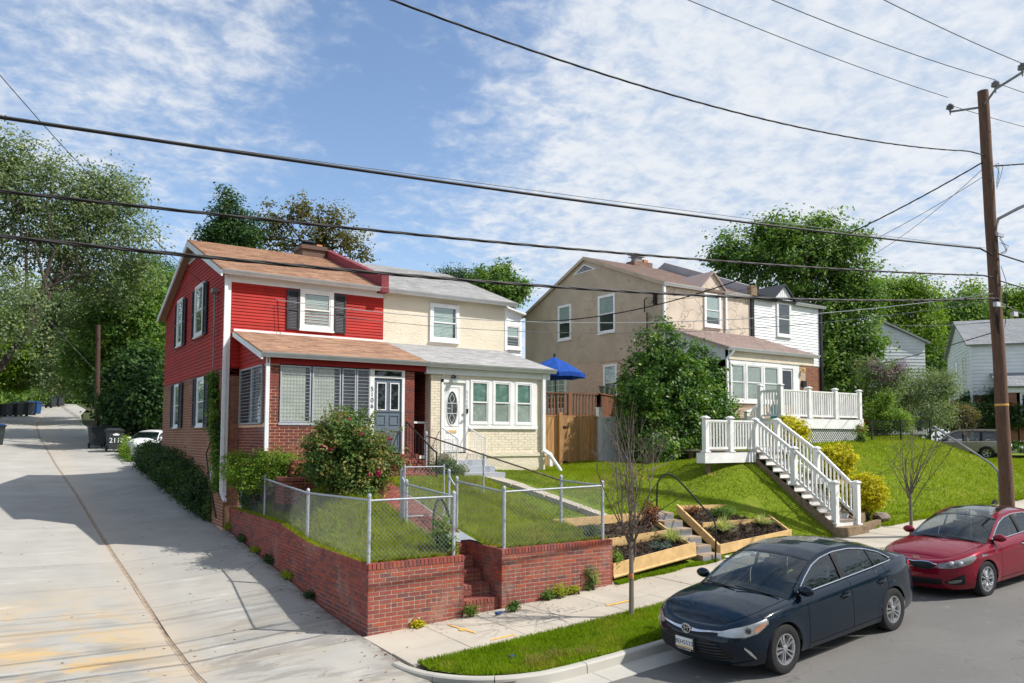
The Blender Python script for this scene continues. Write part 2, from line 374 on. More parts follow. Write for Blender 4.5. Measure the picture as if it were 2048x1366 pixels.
def asphalt():
    mt = new_mat('asphalt'); b = NB(mt); v = b.coord()
    n = b.noise(v, .45, 5, .6); c = b.mix(b.mapr(n, .3, .7), (.135, .13, .122), (.17, .163, .152))
    f = b.noise(v, 160, 3, .8); c = b.mix(b.mapr(f, .55, .8, 0, .6), c, (.27, .26, .25))
    g = b.noise(v, 70, 2, .6); c = b.mix(b.mapr(g, .3, .5, .45, 0), c, (.05, .05, .05))
    p = b.mapr(b.noise(v, 2.6, 5, .7), .62, .72, 0, .5); c = b.mix(p, c, (.24, .23, .20))
    oil = b.mapr(b.noise(v, .9, 6, .7), .60, .70, 0, .55); c = b.mix(oil, c, (.055, .052, .05))
    ck = b.node('ShaderNodeTexVoronoi', {'Vector': b.node('ShaderNodeVectorMath', {0: v, 1: b.node('ShaderNodeTexNoise', {'Vector': v, 'Scale': 2.2, 'Detail': 5.}).outputs['Color']}, operation='ADD').outputs[0], 'Scale': .42}, feature='DISTANCE_TO_EDGE'); c = b.mix(b.mapr(ck.outputs['Distance'], 0, .007, .32, 0), c, (.04, .038, .036))
    b.out(c, .88, 0, b.bump(f, .5, .006)); MATS['asphalt'] = mt
asphalt()

# ------------------------------------------------------------------ building blocks
WP = {}      # world position of every empty
def tag(o, label=None, cat=None, group=None, kind=None):
    if label: o['label'] = label
    if cat: o['category'] = cat
    if group: o['group'] = group
    if kind: o['kind'] = kind
    return o
def thing(name, label, cat, loc=(0, 0, 0), group=None):
    o = bpy.data.objects.new(name, None); COL.objects.link(o); o.location = loc; o.empty_display_size = .2
    WP[o.name] = Vector(loc); return tag(o, label, cat, group)
def attach(o, parent):
    o.parent = parent
    p = parent; off = Vector((0, 0, 0))
    while p is not None:
        if p.name in WP: off = WP[p.name]; break
        p = p.parent
    if parent.type == 'EMPTY': o.matrix_parent_inverse = Matrix.Translation(-off)
class MB:
    def __init__(s): s.v = []; s.f = []
    def quad(s, *p):
        i = len(s.v); s.v += [tuple(q) for q in p]; s.f.append(tuple(range(i, i+len(p)))); return s
    def box(s, x0, x1, y0, y1, z0, z1):
        i = len(s.v)
        s.v += [(x0, y0, z0), (x1, y0, z0), (x1, y1, z0), (x0, y1, z0), (x0, y0, z1), (x1, y0, z1), (x1, y1, z1), (x0, y1, z1)]
        for q in ((0, 3, 2, 1), (4, 5, 6, 7), (0, 1, 5, 4), (1, 2, 6, 5), (2, 3, 7, 6), (3, 0, 4, 7)): s.f.append(tuple(i+k for k in q))
        return s
    def hexa(s, p):                                            # eight corners: bottom ring, top ring
        i = len(s.v); s.v += [tuple(q) for q in p]
        for q in ((0, 3, 2, 1), (4, 5, 6, 7), (0, 1, 5, 4), (1, 2, 6, 5), (2, 3, 7, 6), (3, 0, 4, 7)): s.f.append(tuple(i+k for k in q))
        return s
    def fbox(s, F, u0, u1, v0, v1, n0, n1):
        return s.hexa([F(u0, v0, n0), F(u1, v0, n0), F(u1, v0, n1), F(u0, v0, n1), F(u0, v1, n0), F(u1, v1, n0), F(u1, v1, n1), F(u0, v1, n1)])
    def bar(s, a, b, w, h, up=(0, 0, 1)):                      # rectangular bar from a to b
        a = Vector(a); b = Vector(b); d = (b-a).normalized(); u = Vector(up)
        sd = d.cross(u)
        if sd.length < 1e-4: sd = Vector((1, 0, 0))
        sd.normalize(); u = sd.cross(d).normalized(); sd = sd*(w/2); u = u*(h/2)
        return s.hexa([a-sd-u, a+sd-u, b+sd-u, b-sd-u, a-sd+u, a+sd+u, b+sd+u, b-sd+u])
    def tube(s, pts, r, n=8, caps=True):
        pts = [Vector(p) for p in pts]; k = len(pts); rs = r if isinstance(r, (list, tuple)) else [r]*k
        base = len(s.v); ref = None
        for i, p in enumerate(pts):
            d = (pts[min(i+1, k-1)]-pts[max(i-1, 0)]).normalized()
            if ref is None:
                ref = Vector((0, 0, 1)) if abs(d.z) < .9 else Vector((1, 0, 0))
            a = d.cross(ref)
            if a.length < 1e-4: a = d.cross(Vector((0, 1, 0)))
            a.normalize(); b = a.cross(d).normalized(); ref = b
            for j in range(n):
                t = 2*PI*j/n; q = p + (a*math.cos(t)+b*math.sin(t))*rs[i]; s.v.append(tuple(q))
        for i in range(k-1):
            for j in range(n):
                a0 = base+i*n+j; a1 = base+i*n+(j+1) % n; s.f.append((a0, a1, a1+n, a0+n))
        if caps: s.f.append(tuple(base+j for j in range(n))[::-1]); s.f.append(tuple(base+(k-1)*n+j for j in range(n)))
        return s
    def lathe(s, c, prof, n=12, axis=2):                       # prof: (radius, height)
        base = len(s.v)
        for r, h in prof:
            for j in range(n):
                t = 2*PI*j/n; p = [r*math.cos(t), r*math.sin(t), h]
                if axis == 1: p = [p[0], p[2], p[1]]
                if axis == 0: p = [p[2], p[0], p[1]]
                s.v.append((c[0]+p[0], c[1]+p[1], c[2]+p[2]))
        for i in range(len(prof)-1):
            for j in range(n):
                a0 = base+i*n+j; a1 = base+i*n+(j+1) % n; s.f.append((a0, a1, a1+n, a0+n))
        return s
    def prism(s, poly, a, b):                                  # poly points 3D lists a -> b offset vector
        i = len(s.v); k = len(poly); d = Vector(b)
        s.v += [tuple(Vector(p)+Vector(a)) for p in poly]; s.v += [tuple(Vector(p)+Vector(a)+d) for p in poly]
        s.f.append(tuple(range(i, i+k))[::-1]); s.f.append(tuple(range(i+k, i+2*k)))
        for j in range(k): s.f.append((i+j, i+(j+1) % k, i+k+(j+1) % k, i+k+j))
        return s
    def grid(s, P, nu, nv):
        """P(i,j) -> point for i<=nu, j<=nv"""
        b = len(s.v)
        for i in range(nu+1):
            for j in range(nv+1): s.v.append(tuple(P(i, j)))
        for i in range(nu):
            for j in range(nv):
                a = b+i*(nv+1)+j; s.f.append((a, a+nv+1, a+nv+2, a+1))
        return s
    def mesh(s, name, mat=None, smooth=False, fix=True):
        me = bpy.data.meshes.new(name); me.from_pydata(s.v, [], s.f)
        if fix:
            bm = bmesh.new(); bm.from_mesh(me); bmesh.ops.recalc_face_normals(bm, faces=bm.faces); bm.to_mesh(me); bm.free()
        if mat: me.materials.append(MATS[mat])
        if smooth:
            me.polygons.foreach_set('use_smooth', [True]*len(me.polygons))
            if smooth != 'all': me.set_sharp_from_angle(angle=math.radians(smooth if smooth is not True else 40))
        return me
    def build(s, name, mat, parent=None, smooth=False, fix=True, **kw):
        o = bpy.data.objects.new(name, s.mesh(name, mat, smooth, fix)); COL.objects.link(o)
        if parent is not None: attach(o, parent)
        return tag(o, **kw)
def place(mesh, name, parent, loc, rotz=0., scale=None):
    o = bpy.data.objects.new(name, mesh); COL.objects.link(o); o.location = loc; o.rotation_euler = (0, 0, rotz)
    if scale: o.scale = scale
    if parent is not None: attach(o, parent)
    return o
def kids(o): return [c for c in bpy.data.objects if c.parent is o]
def copy_tree(o, loc, rotz=0., label=None, scale=None, childmap=None):
    if childmap is None:
        childmap = {}
        for c in bpy.data.objects:
            if c.parent: childmap.setdefault(c.parent.name, []).append(c)
    def rec(q, par):
        c = q.copy(); COL.objects.link(c)
        if par is not None: mi = q.matrix_parent_inverse.copy(); c.parent = par; c.matrix_parent_inverse = mi
        for h in childmap.get(q.name, []): rec(h, c)
        return c
    r = rec(o, None); r.location = loc; r.rotation_euler = (0, 0, rotz); WP[r.name] = Vector(loc)
    if scale: r.scale = (scale,)*3
    if label: r['label'] = label
    return r
def frame(O, U, Nn):
    O = Vector(O); U = Vector(U); Nn = Vector(Nn)
    return lambda u, v, n: O + U*u + Vector((0, 0, v)) + Nn*n
def _glyphs():
    d = {}
    for s, size, depth in [(c, .19, .004) for c in '5106']+[(c, .16, .004) for c in '5108']+[('8EH5532', .085, .001), ('TOYOTA CERTIFIED', .027, .001), ('KIA', .05, .002), ('2110', .34, .003)]:
        if (s, size) in d: continue
        cu = bpy.data.curves.new('lettering', 'FONT'); cu.body = s; cu.size = size; cu.extrude = depth; cu.align_x = 'CENTER'; cu.align_y = 'CENTER'
        tmp = bpy.data.objects.new('tmp', cu); COL.objects.link(tmp); bpy.context.view_layer.update()
        d[(s, size)] = bpy.data.meshes.new_from_object(tmp.evaluated_get(bpy.context.evaluated_depsgraph_get())); bpy.data.objects.remove(tmp)
    return d
GLYPHS = _glyphs()
def text_mesh(s, size, depth=.004, mat='black_paint', name='lettering', parent=None, mtx=None, **kw):
    me = GLYPHS[(s, size)].copy()
    if mtx is not None: me.transform(mtx)
    me.materials.clear(); me.materials.append(MATS[mat]); me.name = name
    o = bpy.data.objects.new(name, me); COL.objects.link(o)
    if parent is not None: attach(o, parent)
    return tag(o, **kw)
def facing(loc, U, V):                                         # matrix for text: x -> U, y -> V
    U = Vector(U).normalized(); V = Vector(V).normalized(); W = U.cross(V)
    M_ = Matrix((U, V, W)).transposed().to_4x4(); M_.translation = Vector(loc); return M_
# ================================================================== THE GROUND
def interp(x, xs, ys): return float(np.interp(x, xs, ys))
def zs(x):                       # pavement height along the street, which climbs to the east
    if x < 0: return .045*x
    return interp(x, [0, 1.5, 3, 6, 9, 12, 15, 18, 22, 26, 34, 42], [0, .072, .155, .349, .57, .74, .89, 1.04, 1.25, 1.44, 1.80, 1.95])
def zroad(x, y): return zs(x)-.15+.022*min(4, max(0, -4.3-y))
EY = ([-14, -4, -2, 0, 2.5, 5.4, 8, 10.5, 12.5, 40, 110], [-.22, -.15, -.03, 0, .13, .45, .66, .88, 1.03, 3.22, 8.3])
def zedge(y): return interp(y, *EY)
def zalley(x, y):
    return zedge(y)-.2*min(1, max(0, -x)/3.1)*interp(y, [-3, 0], [.25, 1])+.03*max(0, -3.1-x)
def smooth(t): t = min(1, max(0, t)); return t*t*(3-2*t)
TOPX = [5.9, 9.5, 11.3, 12.8, 16, 20, 26, 30, 32, 34, 40, 60]
TOPZ = [2.62, 2.5, 2.55, 2.95, 3.1, 3.3, 3.55, 3.78, 3.10, 2.5, 2.4, 2.25]
WX = [5.9, 8.4, 9.6, 12, 13.5, 15.2, 16.4, 26, 40, 60]
WW = [6.8, 6.0, 5.0, 3.5, 2.95, 2.95, 4.2, 6.2, 7.5, 9]
WALLTOP = ([0, 3.3, 5.5, 12.9], [1.31, 1.31, 1.55, 1.53])
def ground(x, y):
    """height of the lawns"""
    if x < 5.9 and y < 10.6:
        e = interp(y, *WALLTOP)-.03
        inner = interp(y, [0, .4, 2, 5.5, 7.4, 11], [1.27, 1.3, 1.6, 2.46, 2.62, 2.7])
        return e+(inner-e)*smooth((x+.1)/1.6)
    if x < 0: return zedge(y)
    if x < 5.9: return max(2.6, zedge(y)) if y < 30 else zedge(y)
    b = zs(x)+.04; t = interp(x, TOPX, TOPZ); w = interp(x, WX, WW)
    s = interp(x, [5.9, 7.2, 9.5, 11, 12.5, 15.8, 18], [0, .35, .15, .1, .8, .85, .2])
    u = max(0, y)/w
    return b+(t-b)*((1-s)*smooth(u*.92+.04)+s*min(1, u))+(.02*max(0, min(y, 60)-w)*max(0, min(1, (31-x)/3))) - .5*smooth((y-3.6)/3)*math.exp(-((x-14.2)/1.9)**2)

# road
mb = MB(); XS = [-60, -20, -8, -4, -2, 0, 1, 2, 3, 4, 6, 8, 10, 13, 16, 20, 24, 28, 34, 45, 90]
YSr = [-4.36, -5.5, -7, -9, -13, -30]
mb.grid(lambda i, j: (XS[i], YSr[j], zroad(XS[i], YSr[j])), len(XS)-1, len(YSr)-1)
mb.build('road', 'asphalt', kind='structure', smooth=True)
# concrete gutter pan, a slab every three metres or so
gut = thing('gutter', None, None); gut['kind'] = 'structure'
gx = [-9, -6, -3.4]+[-.9+3.05*k for k in range(0, 14)]
for a, b_ in zip(gx[:-1], gx[1:]):
    m_ = MB(); a2 = a+.006; b2 = b_-.006
    m_.hexa([(a2, -4.37, zs(a2)-.25), (b2, -4.37, zs(b2)-.25), (b2, -3.86, zs(b2)-.25), (a2, -3.86, zs(a2)-.25),
             (a2, -4.37, zroad(a2, 0)+.006), (b2, -4.37, zroad(b2, 0)+.006), (b2, -3.86, zroad(b2, 0)+.022), (a2, -3.86, zroad(a2, 0)+.022)])
    m_.build('gutter_slab', 'kerb_concrete', gut)
# kerb: swept profile round the corner into the alley, then straight
kerb = thing('kerb', None, None); kerb['kind'] = 'structure'
KP = [(-.16, -1.75), (-.13, -2.1), (-.02, -2.52), (.2, -2.95), (.5, -3.3), (.9, -3.55), (1.4, -3.7), (2.05, -3.74)]
def catmull(P, n=6):
    P = [P[0]]+list(P)+[P[-1]]; o = []
    for i in range(1, len(P)-2):
        for k in range(n):
            t = k/n; a, b, c, d = [Vector((*q,) if len(q) == 3 else (*q, 0)) for q in P[i-1:i+3]]
            o.append(.5*((2*b)+(c-a)*t+(2*a-5*b+4*c-d)*t*t+(3*b-a-3*c+d)*t**3))
    o.append(Vector((*P[-2],) if len(P[-2]) == 3 else (*P[-2], 0))); return o
kp = catmull(KP, 5)
def kerb_run(pts, name='kerb_stone'):
    m_ = MB(); k = len(pts); rows = []
    for i, p in enumerate(pts):
        d = (pts[min(i+1, k-1)]-pts[max(i-1, 0)]).normalized(); nn = Vector((d.y, -d.x, 0))  # towards the road
        low = interp(p.y, [-3.4, -1.9], [0, .035]) if p.x < .6 else 0
        zt = zs(max(p.x, 0))+.02-low; zb = zt-.28
        prof = [(0, zb), (0, zt), (.02, zt+.008), (.125, zt+.004), (.15, zt-.02), (.175, zb)]
        rows.append([(p.x+nn.x*o_, p.y+nn.y*o_, z) for o_, z in prof])
    m_.grid(lambda i, j: rows[i][j], k-1, 5)
    m_.quad(*rows[0]); m_.quad(*rows[-1]); return m_.build(name, 'kerb_concrete', kerb, smooth=30)
cut = [0, 12, 22, 34]; cut[-1] = len(kp)-1
for a, b_ in zip(cut[:-1], cut[1:]): kerb_run(kp[a:b_+1] if b_ == cut[-1] else kp[a:b_]+[kp[b_-1].lerp(kp[b_], .93)])
x0 = 2.06
while x0 < 34:
    x1 = min(34, x0+3.0); kerb_run([Vector((x0+(x1-.014-x0)*q/4, -3.74, 0)) for q in range(5)]); x0 = x1

# pavement slabs: 1.2 m squares in two rows
pav = thing('pavement', None, None); pav['kind'] = 'structure'
xk = [-.09, 1.13]+[2.28+1.2*k for k in range(0, 27)]
for i in range(len(xk)-1):
    for (ya, yb) in ((-2.12, -1.27), (-1.258, .0)):
        a, b_ = xk[i]+.007, xk[i+1]-.007; j = random.uniform(-.004, .004)
        if i == 0 and ya < -2: a = -.07
        m_ = MB(); nx = 3
        for q in range(nx):
            p, r = a+(b_-a)*q/nx, a+(b_-a)*(q+1)/nx
            m_.quad((p, ya, zs(p)+j), (r, ya, zs(r)+j), (r, yb, zs(r)+j), (p, yb, zs(p)+j))
        for (p, q_) in (((a, ya), (b_, ya)), ((b_, ya), (b_, yb)), ((b_, yb), (a, yb)), ((a, yb), (a, ya))):
            m_.quad((p[0], p[1], zs(p[0])+j-.12), (q_[0], q_[1], zs(q_[0])+j-.12), (q_[0], q_[1], zs(q_[0])+j), (p[0], p[1], zs(p[0])+j))
        m_.build('pavement_slab', 'pavement_concrete', pav, fix=False)
m_ = MB(); m_.grid(lambda i, j: (XS[i+4], [-3.7, -2.13, 0][j], zs(XS[i+4])-.03-.10*(j > 0)), len(XS)-5, 2)
m_.build('pavement_bed', 'soil', kind='structure')
# ochre utility marks sprayed on the slabs
for k, P in enumerate(([(1.53, -.30), (1.50, -.36), (1.62, -1.2), (1.66, -1.13)], [(1.62, -1.70), (1.60, -1.76), (2.10, -1.78), (2.12, -1.71)], [(4.6, -1.3), (4.6, -1.38), (5.3, -1.42), (5.3, -1.34)])):
    m_ = MB(); m_.quad(*[(x, y, zs(x)+.0075) for x, y in P]); m_.build('spray_mark', 'yellow_paint', pav, label='ochre utility mark sprayed on the pavement')
m_ = MB(); m_.lathe((1.57, -.82, zs(1.57)+.004), [(.085, 0), (.085, .004), (.055, .005), (.055, .001), (0, .001)], 16); m_.build('valve_cover', 'yellow_paint', pav)

# alley: cast slabs either side of a drain joint
alley = thing('alley', None, None); alley['kind'] = 'structure'
def alley_slab(xa, xb, y0, y1, mat='alley_concrete'):
    m_ = MB(); ny = max(2, int((y1-y0)/1.6)); g = .012
    ys = [y0+g+(y1-y0-2*g)*k/ny for k in range(ny+1)]
    def P(i, j):
        y = ys[i]; a, b__ = xa(y), xb(y); x = a+(b__-a)*j/3; return (x, y, zalley(x, y))
    m_.grid(P, ny, 3)
    for j in (0, 3):
        for i in range(ny):
            p, q = P(i, j), P(i+1, j); m_.quad((p[0], p[1], p[2]-.12), (q[0], q[1], q[2]-.12), q, p)
    for i in (0, ny):
        for j in range(3):
            p, q = P(i, j), P(i, j+1); m_.quad((p[0], p[1], p[2]-.12), (q[0], q[1], q[2]-.12), q, p)
    m_.build('alley_slab', mat, alley, smooth=20, fix=False)
JX = ([-6, 0, 10, 20, 30, 45, 60, 75, 100, 110], [-2.85, -3.0, -3.25, -3.35, -3.6, -3.75, -3.6, -2.6, 0.2, 2.5])
jx = lambda y: interp(y, *JX)
RX = ([-6, -4, -2, 0, 30, 60, 75, 100, 110], [-.02, -.20, -.085, -.08, -.03, -.3, .6, 3.4, 5.5])
rx = lambda y: interp(y, *RX)-.01
lx = lambda y: jx(y)-3.2-.9*smooth((8-y)/8)
ycuts = [-4.35, -.05, 4.1, 8.3, 13.2, 18.3, 24, 32, 42, 54, 70, 88, 108]
for a, b_ in zip(ycuts[:-1], ycuts[1:]):
    off = 0 if a > -1 else 0
    alley_slab(lambda y: jx(y)+.05, rx, a, b_)
    alley_slab(lx, lambda y: jx(y)-.05, a, b_)
m_ = MB(); ys = [q/4 for q in range(-17, 60)]+[15+q for q in range(1, 94)]
m_.grid(lambda i, j: (jx(ys[i])+(-.044, .0, .044)[j], ys[i], zalley(jx(ys[i]), ys[i])-(.004, .022, .004)[j]), len(ys)-1, 2)
m_.build('drain_joint', 'joint_sand', alley, label='sandy drain joint down the middle of the alley')
m_ = MB(); m_.grid(lambda i, j: ((lx(ys[i])-.1, jx(ys[i]), rx(ys[i])+.05)[j], ys[i], zalley((lx(ys[i])-.1, jx(ys[i]), rx(ys[i])+.05)[j], ys[i])-.075), len(ys)-1, 2)
m_.build('alley_bed', 'soil', kind='structure')

# lawns (one sheet), verge, rough ground beyond
lawn = MB(); gx = [5.94+.5*k for k in range(60)]+[36+2*k for k in range(20)]; gy = [-.0, .25, .5, .75, 1, 1.5, 2, 2.5, 3, 3.5, 4, 5, 6, 7, 8, 9, 10, 12, 15, 20, 30, 45, 70, 110]
lawn.grid(lambda i, j: (gx[i], gy[j], ground(gx[i], gy[j])), len(gx)-1, len(gy)-1)
lawn.build('lawn', 'lawn_ground', kind='structure', smooth=True)
yd = MB(); yx = [.03, .2, .5, .9, 1.3, 1.7, 2.04]; yy = [.05, .3, .8, 1.4, 2, 2.6, 3.2, 4, 5, 6, 7, 8, 9, 10.6]
yd.grid(lambda i, j: (yx[i], yy[j], ground(yx[i], yy[j])), len(yx)-1, len(yy)-1)
yx2 = [2.96, 3.4, 4, 4.7, 5.3, 5.94]
yd.grid(lambda i, j: (yx2[i], yy[j], ground(yx2[i], yy[j])), len(yx2)-1, len(yy)-1)
yx3 = [2.04, 2.5, 2.96]; y3 = [1.75, 2.6, 4, 5.5, 7.5]
yd.grid(lambda i, j: (yx3[i], y3[j], ground(yx3[i], y3[j])-.03), 2, len(y3)-1)
yd.build('garden_ground', 'yard_ground', kind='structure', smooth=True)
vg = MB(); vx = [.0, .3, .6, 1, 1.5, 2, 3, 4, 5, 6, 8, 10, 12, 14, 16, 18, 20, 24, 28, 34]
def vlow(x): return interp(x, [-.1, 0, .35, .8, 1.4, 2.1], [-2.3, -2.5, -3.1, -3.45, -3.69, -3.73])
vg.grid(lambda i, j: (vx[i], -2.13+(vlow(vx[i])+2.13)*j/3, zs(vx[i])+.012+(.03 if j in (1, 2) else 0)), len(vx)-1, 3)
vg.build('verge', 'lawn_ground', kind='structure', smooth=True)
# rough ground: both banks of the alley and everything beyond, to the horizon
rg = MB(); ry = [-30, -14, -6, -4.4, 0, 4, 8, 12, 20, 30, 45, 60, 80, 110, 200, 900]
def rough(x, y):
    a = zedge(min(max(y, -14), 110))
    return a+.25*smooth((-7.2-x)/3)+.03*max(0, min(30, -7.2-x))
rg.grid(lambda i, j: ((lx(min(ry[i], 108))-.05, -9.5, -13, -25, -60, -900)[j], ry[i], rough((lx(min(ry[i], 108)), -9.5, -13, -25, -60, -60)[j], ry[i])-.03), len(ry)-1, 5)
ry2 = [10.6, 14, 20, 30, 45, 60, 80, 110]
rg.grid(lambda i, j: ((rx(ry2[i])+.03, 2, 4, 5.95)[j], ry2[i], (zedge(ry2[i])-.02, zedge(ry2[i])+.02, zedge(ry2[i]), max(ground(5.95, ry2[i]), 0))[j]), len(ry2)-1, 3)
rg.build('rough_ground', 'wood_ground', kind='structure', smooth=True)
bgd = MB()
bgd.grid(lambda i, j: ([-900, -60, 0, 60, 120, 900][i], [109, 160, 900][j], [8.0, 5, -4][j]*(1 if i < 3 else .3)-.4), 5, 2)
bgd.grid(lambda i, j: ([73, 120, 900][i], [-900, -30, 0, 40, 110][j], [2.0, 1.5, -4][i]), 2, 4)
bgd.grid(lambda i, j: ([-900, -60, 90, 900][i], [-900, -30][j], [-.4, -.4, 2, -4][i]), 3, 1)
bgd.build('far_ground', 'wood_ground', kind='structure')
# gravel apron beside the bins
m_ = MB(); rs_ = random.Random(3)
for k in range(900):
    x, y = rs_.uniform(-.1, 1.3), rs_.uniform(33.2, 38); z = zedge(y)+.02; s_ = rs_.uniform(.03, .07)
    m_.hexa([(x-s_, y-s_, z), (x+s_, y-s_*.8, z), (x+s_*.9, y+s_, z), (x-s_, y+s_, z), (x-s_*.5, y-s_*.6, z+s_), (x+s_*.6, y-s_*.5, z+s_*.9), (x+s_*.4, y+s_*.5, z+s_), (x-s_*.6, y+s_*.5, z+s_*.8)])
m_.build('gravel', 'gravel', kind='stuff', label='pale gravel patch between the alley and the parked white car', fix=False)

# ================================================================== BRICKWORK
_brick = {}
def brick_mesh(l, h, d, mat):
    k = (round(l, 3), round(h, 3), round(d, 3), mat)
    if k not in _brick:
        m_ = MB(); c = .004
        m_.hexa([(c, 0, c), (l-c, 0, c), (l, d, 0), (0, d, 0), (c, 0, h-c), (l-c, 0, h-c), (l, d, h), (0, d, h)])
        _brick[k] = m_.mesh('brick', mat)
    return _brick[k]
class Wall:
    """bricks of one thing: the first `limit` are objects, the rest one joined part"""
    def __init__(s, parent, mat, limit=300): s.p = parent; s.mat = mat; s.n = 0; s.limit = limit; s.rest = MB()
    def add(s, O, U, N_, l, h, d):
        """O = lower left front corner, U along, N_ outward"""
        if s.n < s.limit:
            s.n += 1
            if abs(U.z) < 1e-6:
                return place(brick_mesh(l, h, d, s.mat), 'brick', s.p, O, math.atan2(U.y, U.x))
        Z = Vector((0, 0, 1)); I = -N_*d
        s.rest.hexa([O, O+U*l, O+U*l+I, O+I, O+Z*h, O+U*l+Z*h, O+U*l+I+Z*h, O+I+Z*h])
    def face(s, O, U, N_, length, z0, top, bot=None, course=.0815, bl=.242, joint=.013, depth=.05, holes=(), cap=0.0, start=0, headers=()):
        """top, bot: functions of distance; cap = height of the soldier course"""
        O = Vector(O); U = Vector(U); N_ = Vector(N_); r = 0; z = z0
        tmax = max(top(length*q/20) for q in range(21))
        while z+course*.6 < tmax:
            st = bl/2 if (r+start) % 2 else bl; u = 0; l = st; hd = r in headers
            while u < length-.02:
                l = (bl/2 if hd else (st if u == 0 else bl)); l = min(l, length-u)
                mid = u+l/2; h = course-joint
                t_ = min(top(u), top(u+l))-cap
                if z+h*.3 < t_ and (bot is None or z+h > min(bot(u), bot(u+l))) and l > .04:
                    hh = min(h, t_-z-.002)
                    if hh > .015 and not any(a < mid < b_ and c < z+h/2 < d for a, b_, c, d in holes):
                        a_, b2 = u, u+l
                        for (ha, hb, hc, hd_) in holes:
                            if hc < z+h/2 < hd_:
                                if a_ < ha < b2: b2 = ha
                                if a_ < hb < b2: a_ = hb
                        if b2-a_ > .035:
                            s.add(O+U*(a_+joint/2)+Vector((0, 0, z)), U, N_, b2-a_-joint, hh, depth)
                u += l
            z += course; r += 1
        if cap:
            u = 0; w = .083
            while u < length-.03:
                t_ = min(top(u), top(u+w)); l = min(w, length-u)
                s.add(O+U*(u+.004)+N_*.012+Vector((0, 0, t_-cap+.006)), U, N_, l-.01, cap-.006, .24); u += w
    def done(s):
        if s.rest.f: s.rest.build('brick_courses', s.mat, s.p, kind='stuff', fix=False)

# ---- garden wall on the corner, and its twin beyond the steps
WT = 1.31; capH = .118
wl = thing('garden_wall', 'red brick retaining wall at the corner, running from the steps back along the alley', 'wall', (0, 0, 0))
W = Wall(wl, 'garden_brick')
W.face((0, 0, 0), (1, 0, 0), (0, -1, 0), 2.05, -.10, lambda u: WT, lambda u: zs(u)-.1, cap=capH, headers=(7,), holes=((.90, 1.06, .07, .22),))
W.face((0, 12.9, 0), (0, -1, 0), (-1, 0, 0), 12.9, -.10, lambda u: interp(12.9-u, *WALLTOP), lambda u: zedge(12.9-u)-.12, cap=capH, start=1)
W.face((2.05, 0, 0), (0, 1, 0), (1, 0, 0), 1.7, .1, lambda u: WT, lambda u: 0, cap=0)
W.done()
m_ = MB(); m_.box(.014, 2.03, .008, .24, -.3, WT-.02); m_.box(.014, .24, .24, 3.2, -.3, WT-.02)
m_.hexa([(.02, 3.2, -.3), (.24, 3.2, -.3), (.24, 5.5, 0), (.02, 5.5, 0), (.02, 3.2, 1.29), (.24, 3.2, 1.29), (.24, 5.5, 1.53), (.02, 5.5, 1.53)])
m_.box(.014, .24, 5.5, 12.88, .1, 1.50); m_.box(1.85, 2.04, .24, 1.7, -.1, WT-.01)
m_.build('mortar_core', 'mortar', wl)
m_ = MB(); m_.lathe((.98, .02, .145), [(.075, -.04), (.075, .03), (.058, .03), (.058, -.035), (.0, -.03)], 16, axis=1); m_.build('drain_pipe', 'terracotta', wl)
m_ = MB(); m_.box(.95, 1.01, .005, .02, .10, .19); m_.build('pipe_hole', 'plastic_black', wl)

wr = thing('garden_wall', 'red brick retaining wall between the brick steps and the timber planting beds', 'wall', (2.94, 0, 0))
W = Wall(wr, 'garden_brick')
W.face((2.94, 0, 0), (1, 0, 0), (0, -1, 0), 3.0, -.04, lambda u: 1.36, lambda u: zs(2.94+u)-.1, cap=capH, headers=(6, 10))
W.face((2.94, 1.7, 0), (0, -1, 0), (-1, 0, 0), 1.7, .1, lambda u: 1.36, lambda u: .1, cap=capH, start=1)
W.face((5.94, 0, 0), (0, 1, 0), (1, 0, 0), .5, .3, lambda u: 1.36, lambda u: .3)
W.done()
m_ = MB(); m_.box(2.954, 5.92, .008, .24, -.2, 1.34); m_.box(2.954, 3.16, .24, 1.7, -.2, 1.34); m_.build('mortar_core', 'mortar', wr)

# brick steps up through the gap
st = thing('brick_steps', 'red brick steps climbing between the two garden walls', 'steps', (2.5, .8, .1))
W = Wall(st, 'step_brick', 200)
rz_ = .235; n_ = 5
for k in range(n_):
    y = .10+k*.34; z = .14+rz_*k; core = MB(); core.box(2.06, 2.93, y+.02, 1.82, z-.2, z+rz_-.07); core.build('step_core', 'mortar', st)
    for q in range(10):                                       # rowlock treads
        W.add(Vector((2.065+q*.0865, y, z+rz_-.09)), Vector((1, 0, 0)), Vector((0, -1, 0)), .077, .09, .2)
        if k: continue
    for q in range(4): W.add(Vector((2.065+q*.217, y+.012, z-.02)), Vector((1, 0, 0)), Vector((0, -1, 0)), .207, .07, .05); W.add(Vector((2.065+q*.217, y+.012, z+.06)), Vector((1, 0, 0)), Vector((0, -1, 0)), .207, .075, .05)
    for q in range(10): W.add(Vector((2.065+q*.0865, y+.205, z+rz_-.09)), Vector((1, 0, 0)), Vector((0, -1, 0)), .077, .088, .14)
W.done()
# brick garden path from the top step to the porch stairs
pth = thing('brick_path', None, None, (2.5, 3, 1.4)); pth['kind'] = 'structure'
W = Wall(pth, 'step_brick', 260)
y = 1.8; r = 0
while y < 5.6:
    za = ground(2.5, y)+.0; u = 2.08 + (-.08 if r % 2 else 0)
    while u < 2.94:
        a, b_ = max(u, 2.08), min(u+.19, 2.94)
        if b_-a > .04: W.add(Vector((a, y, za-.05)), Vector((1, 0, 0)), Vector((0, -1, 0)), b_-a-.008, .06+random.uniform(-.004, .004), .088)
        u += .19
    y += .097; r += 1
W.done()
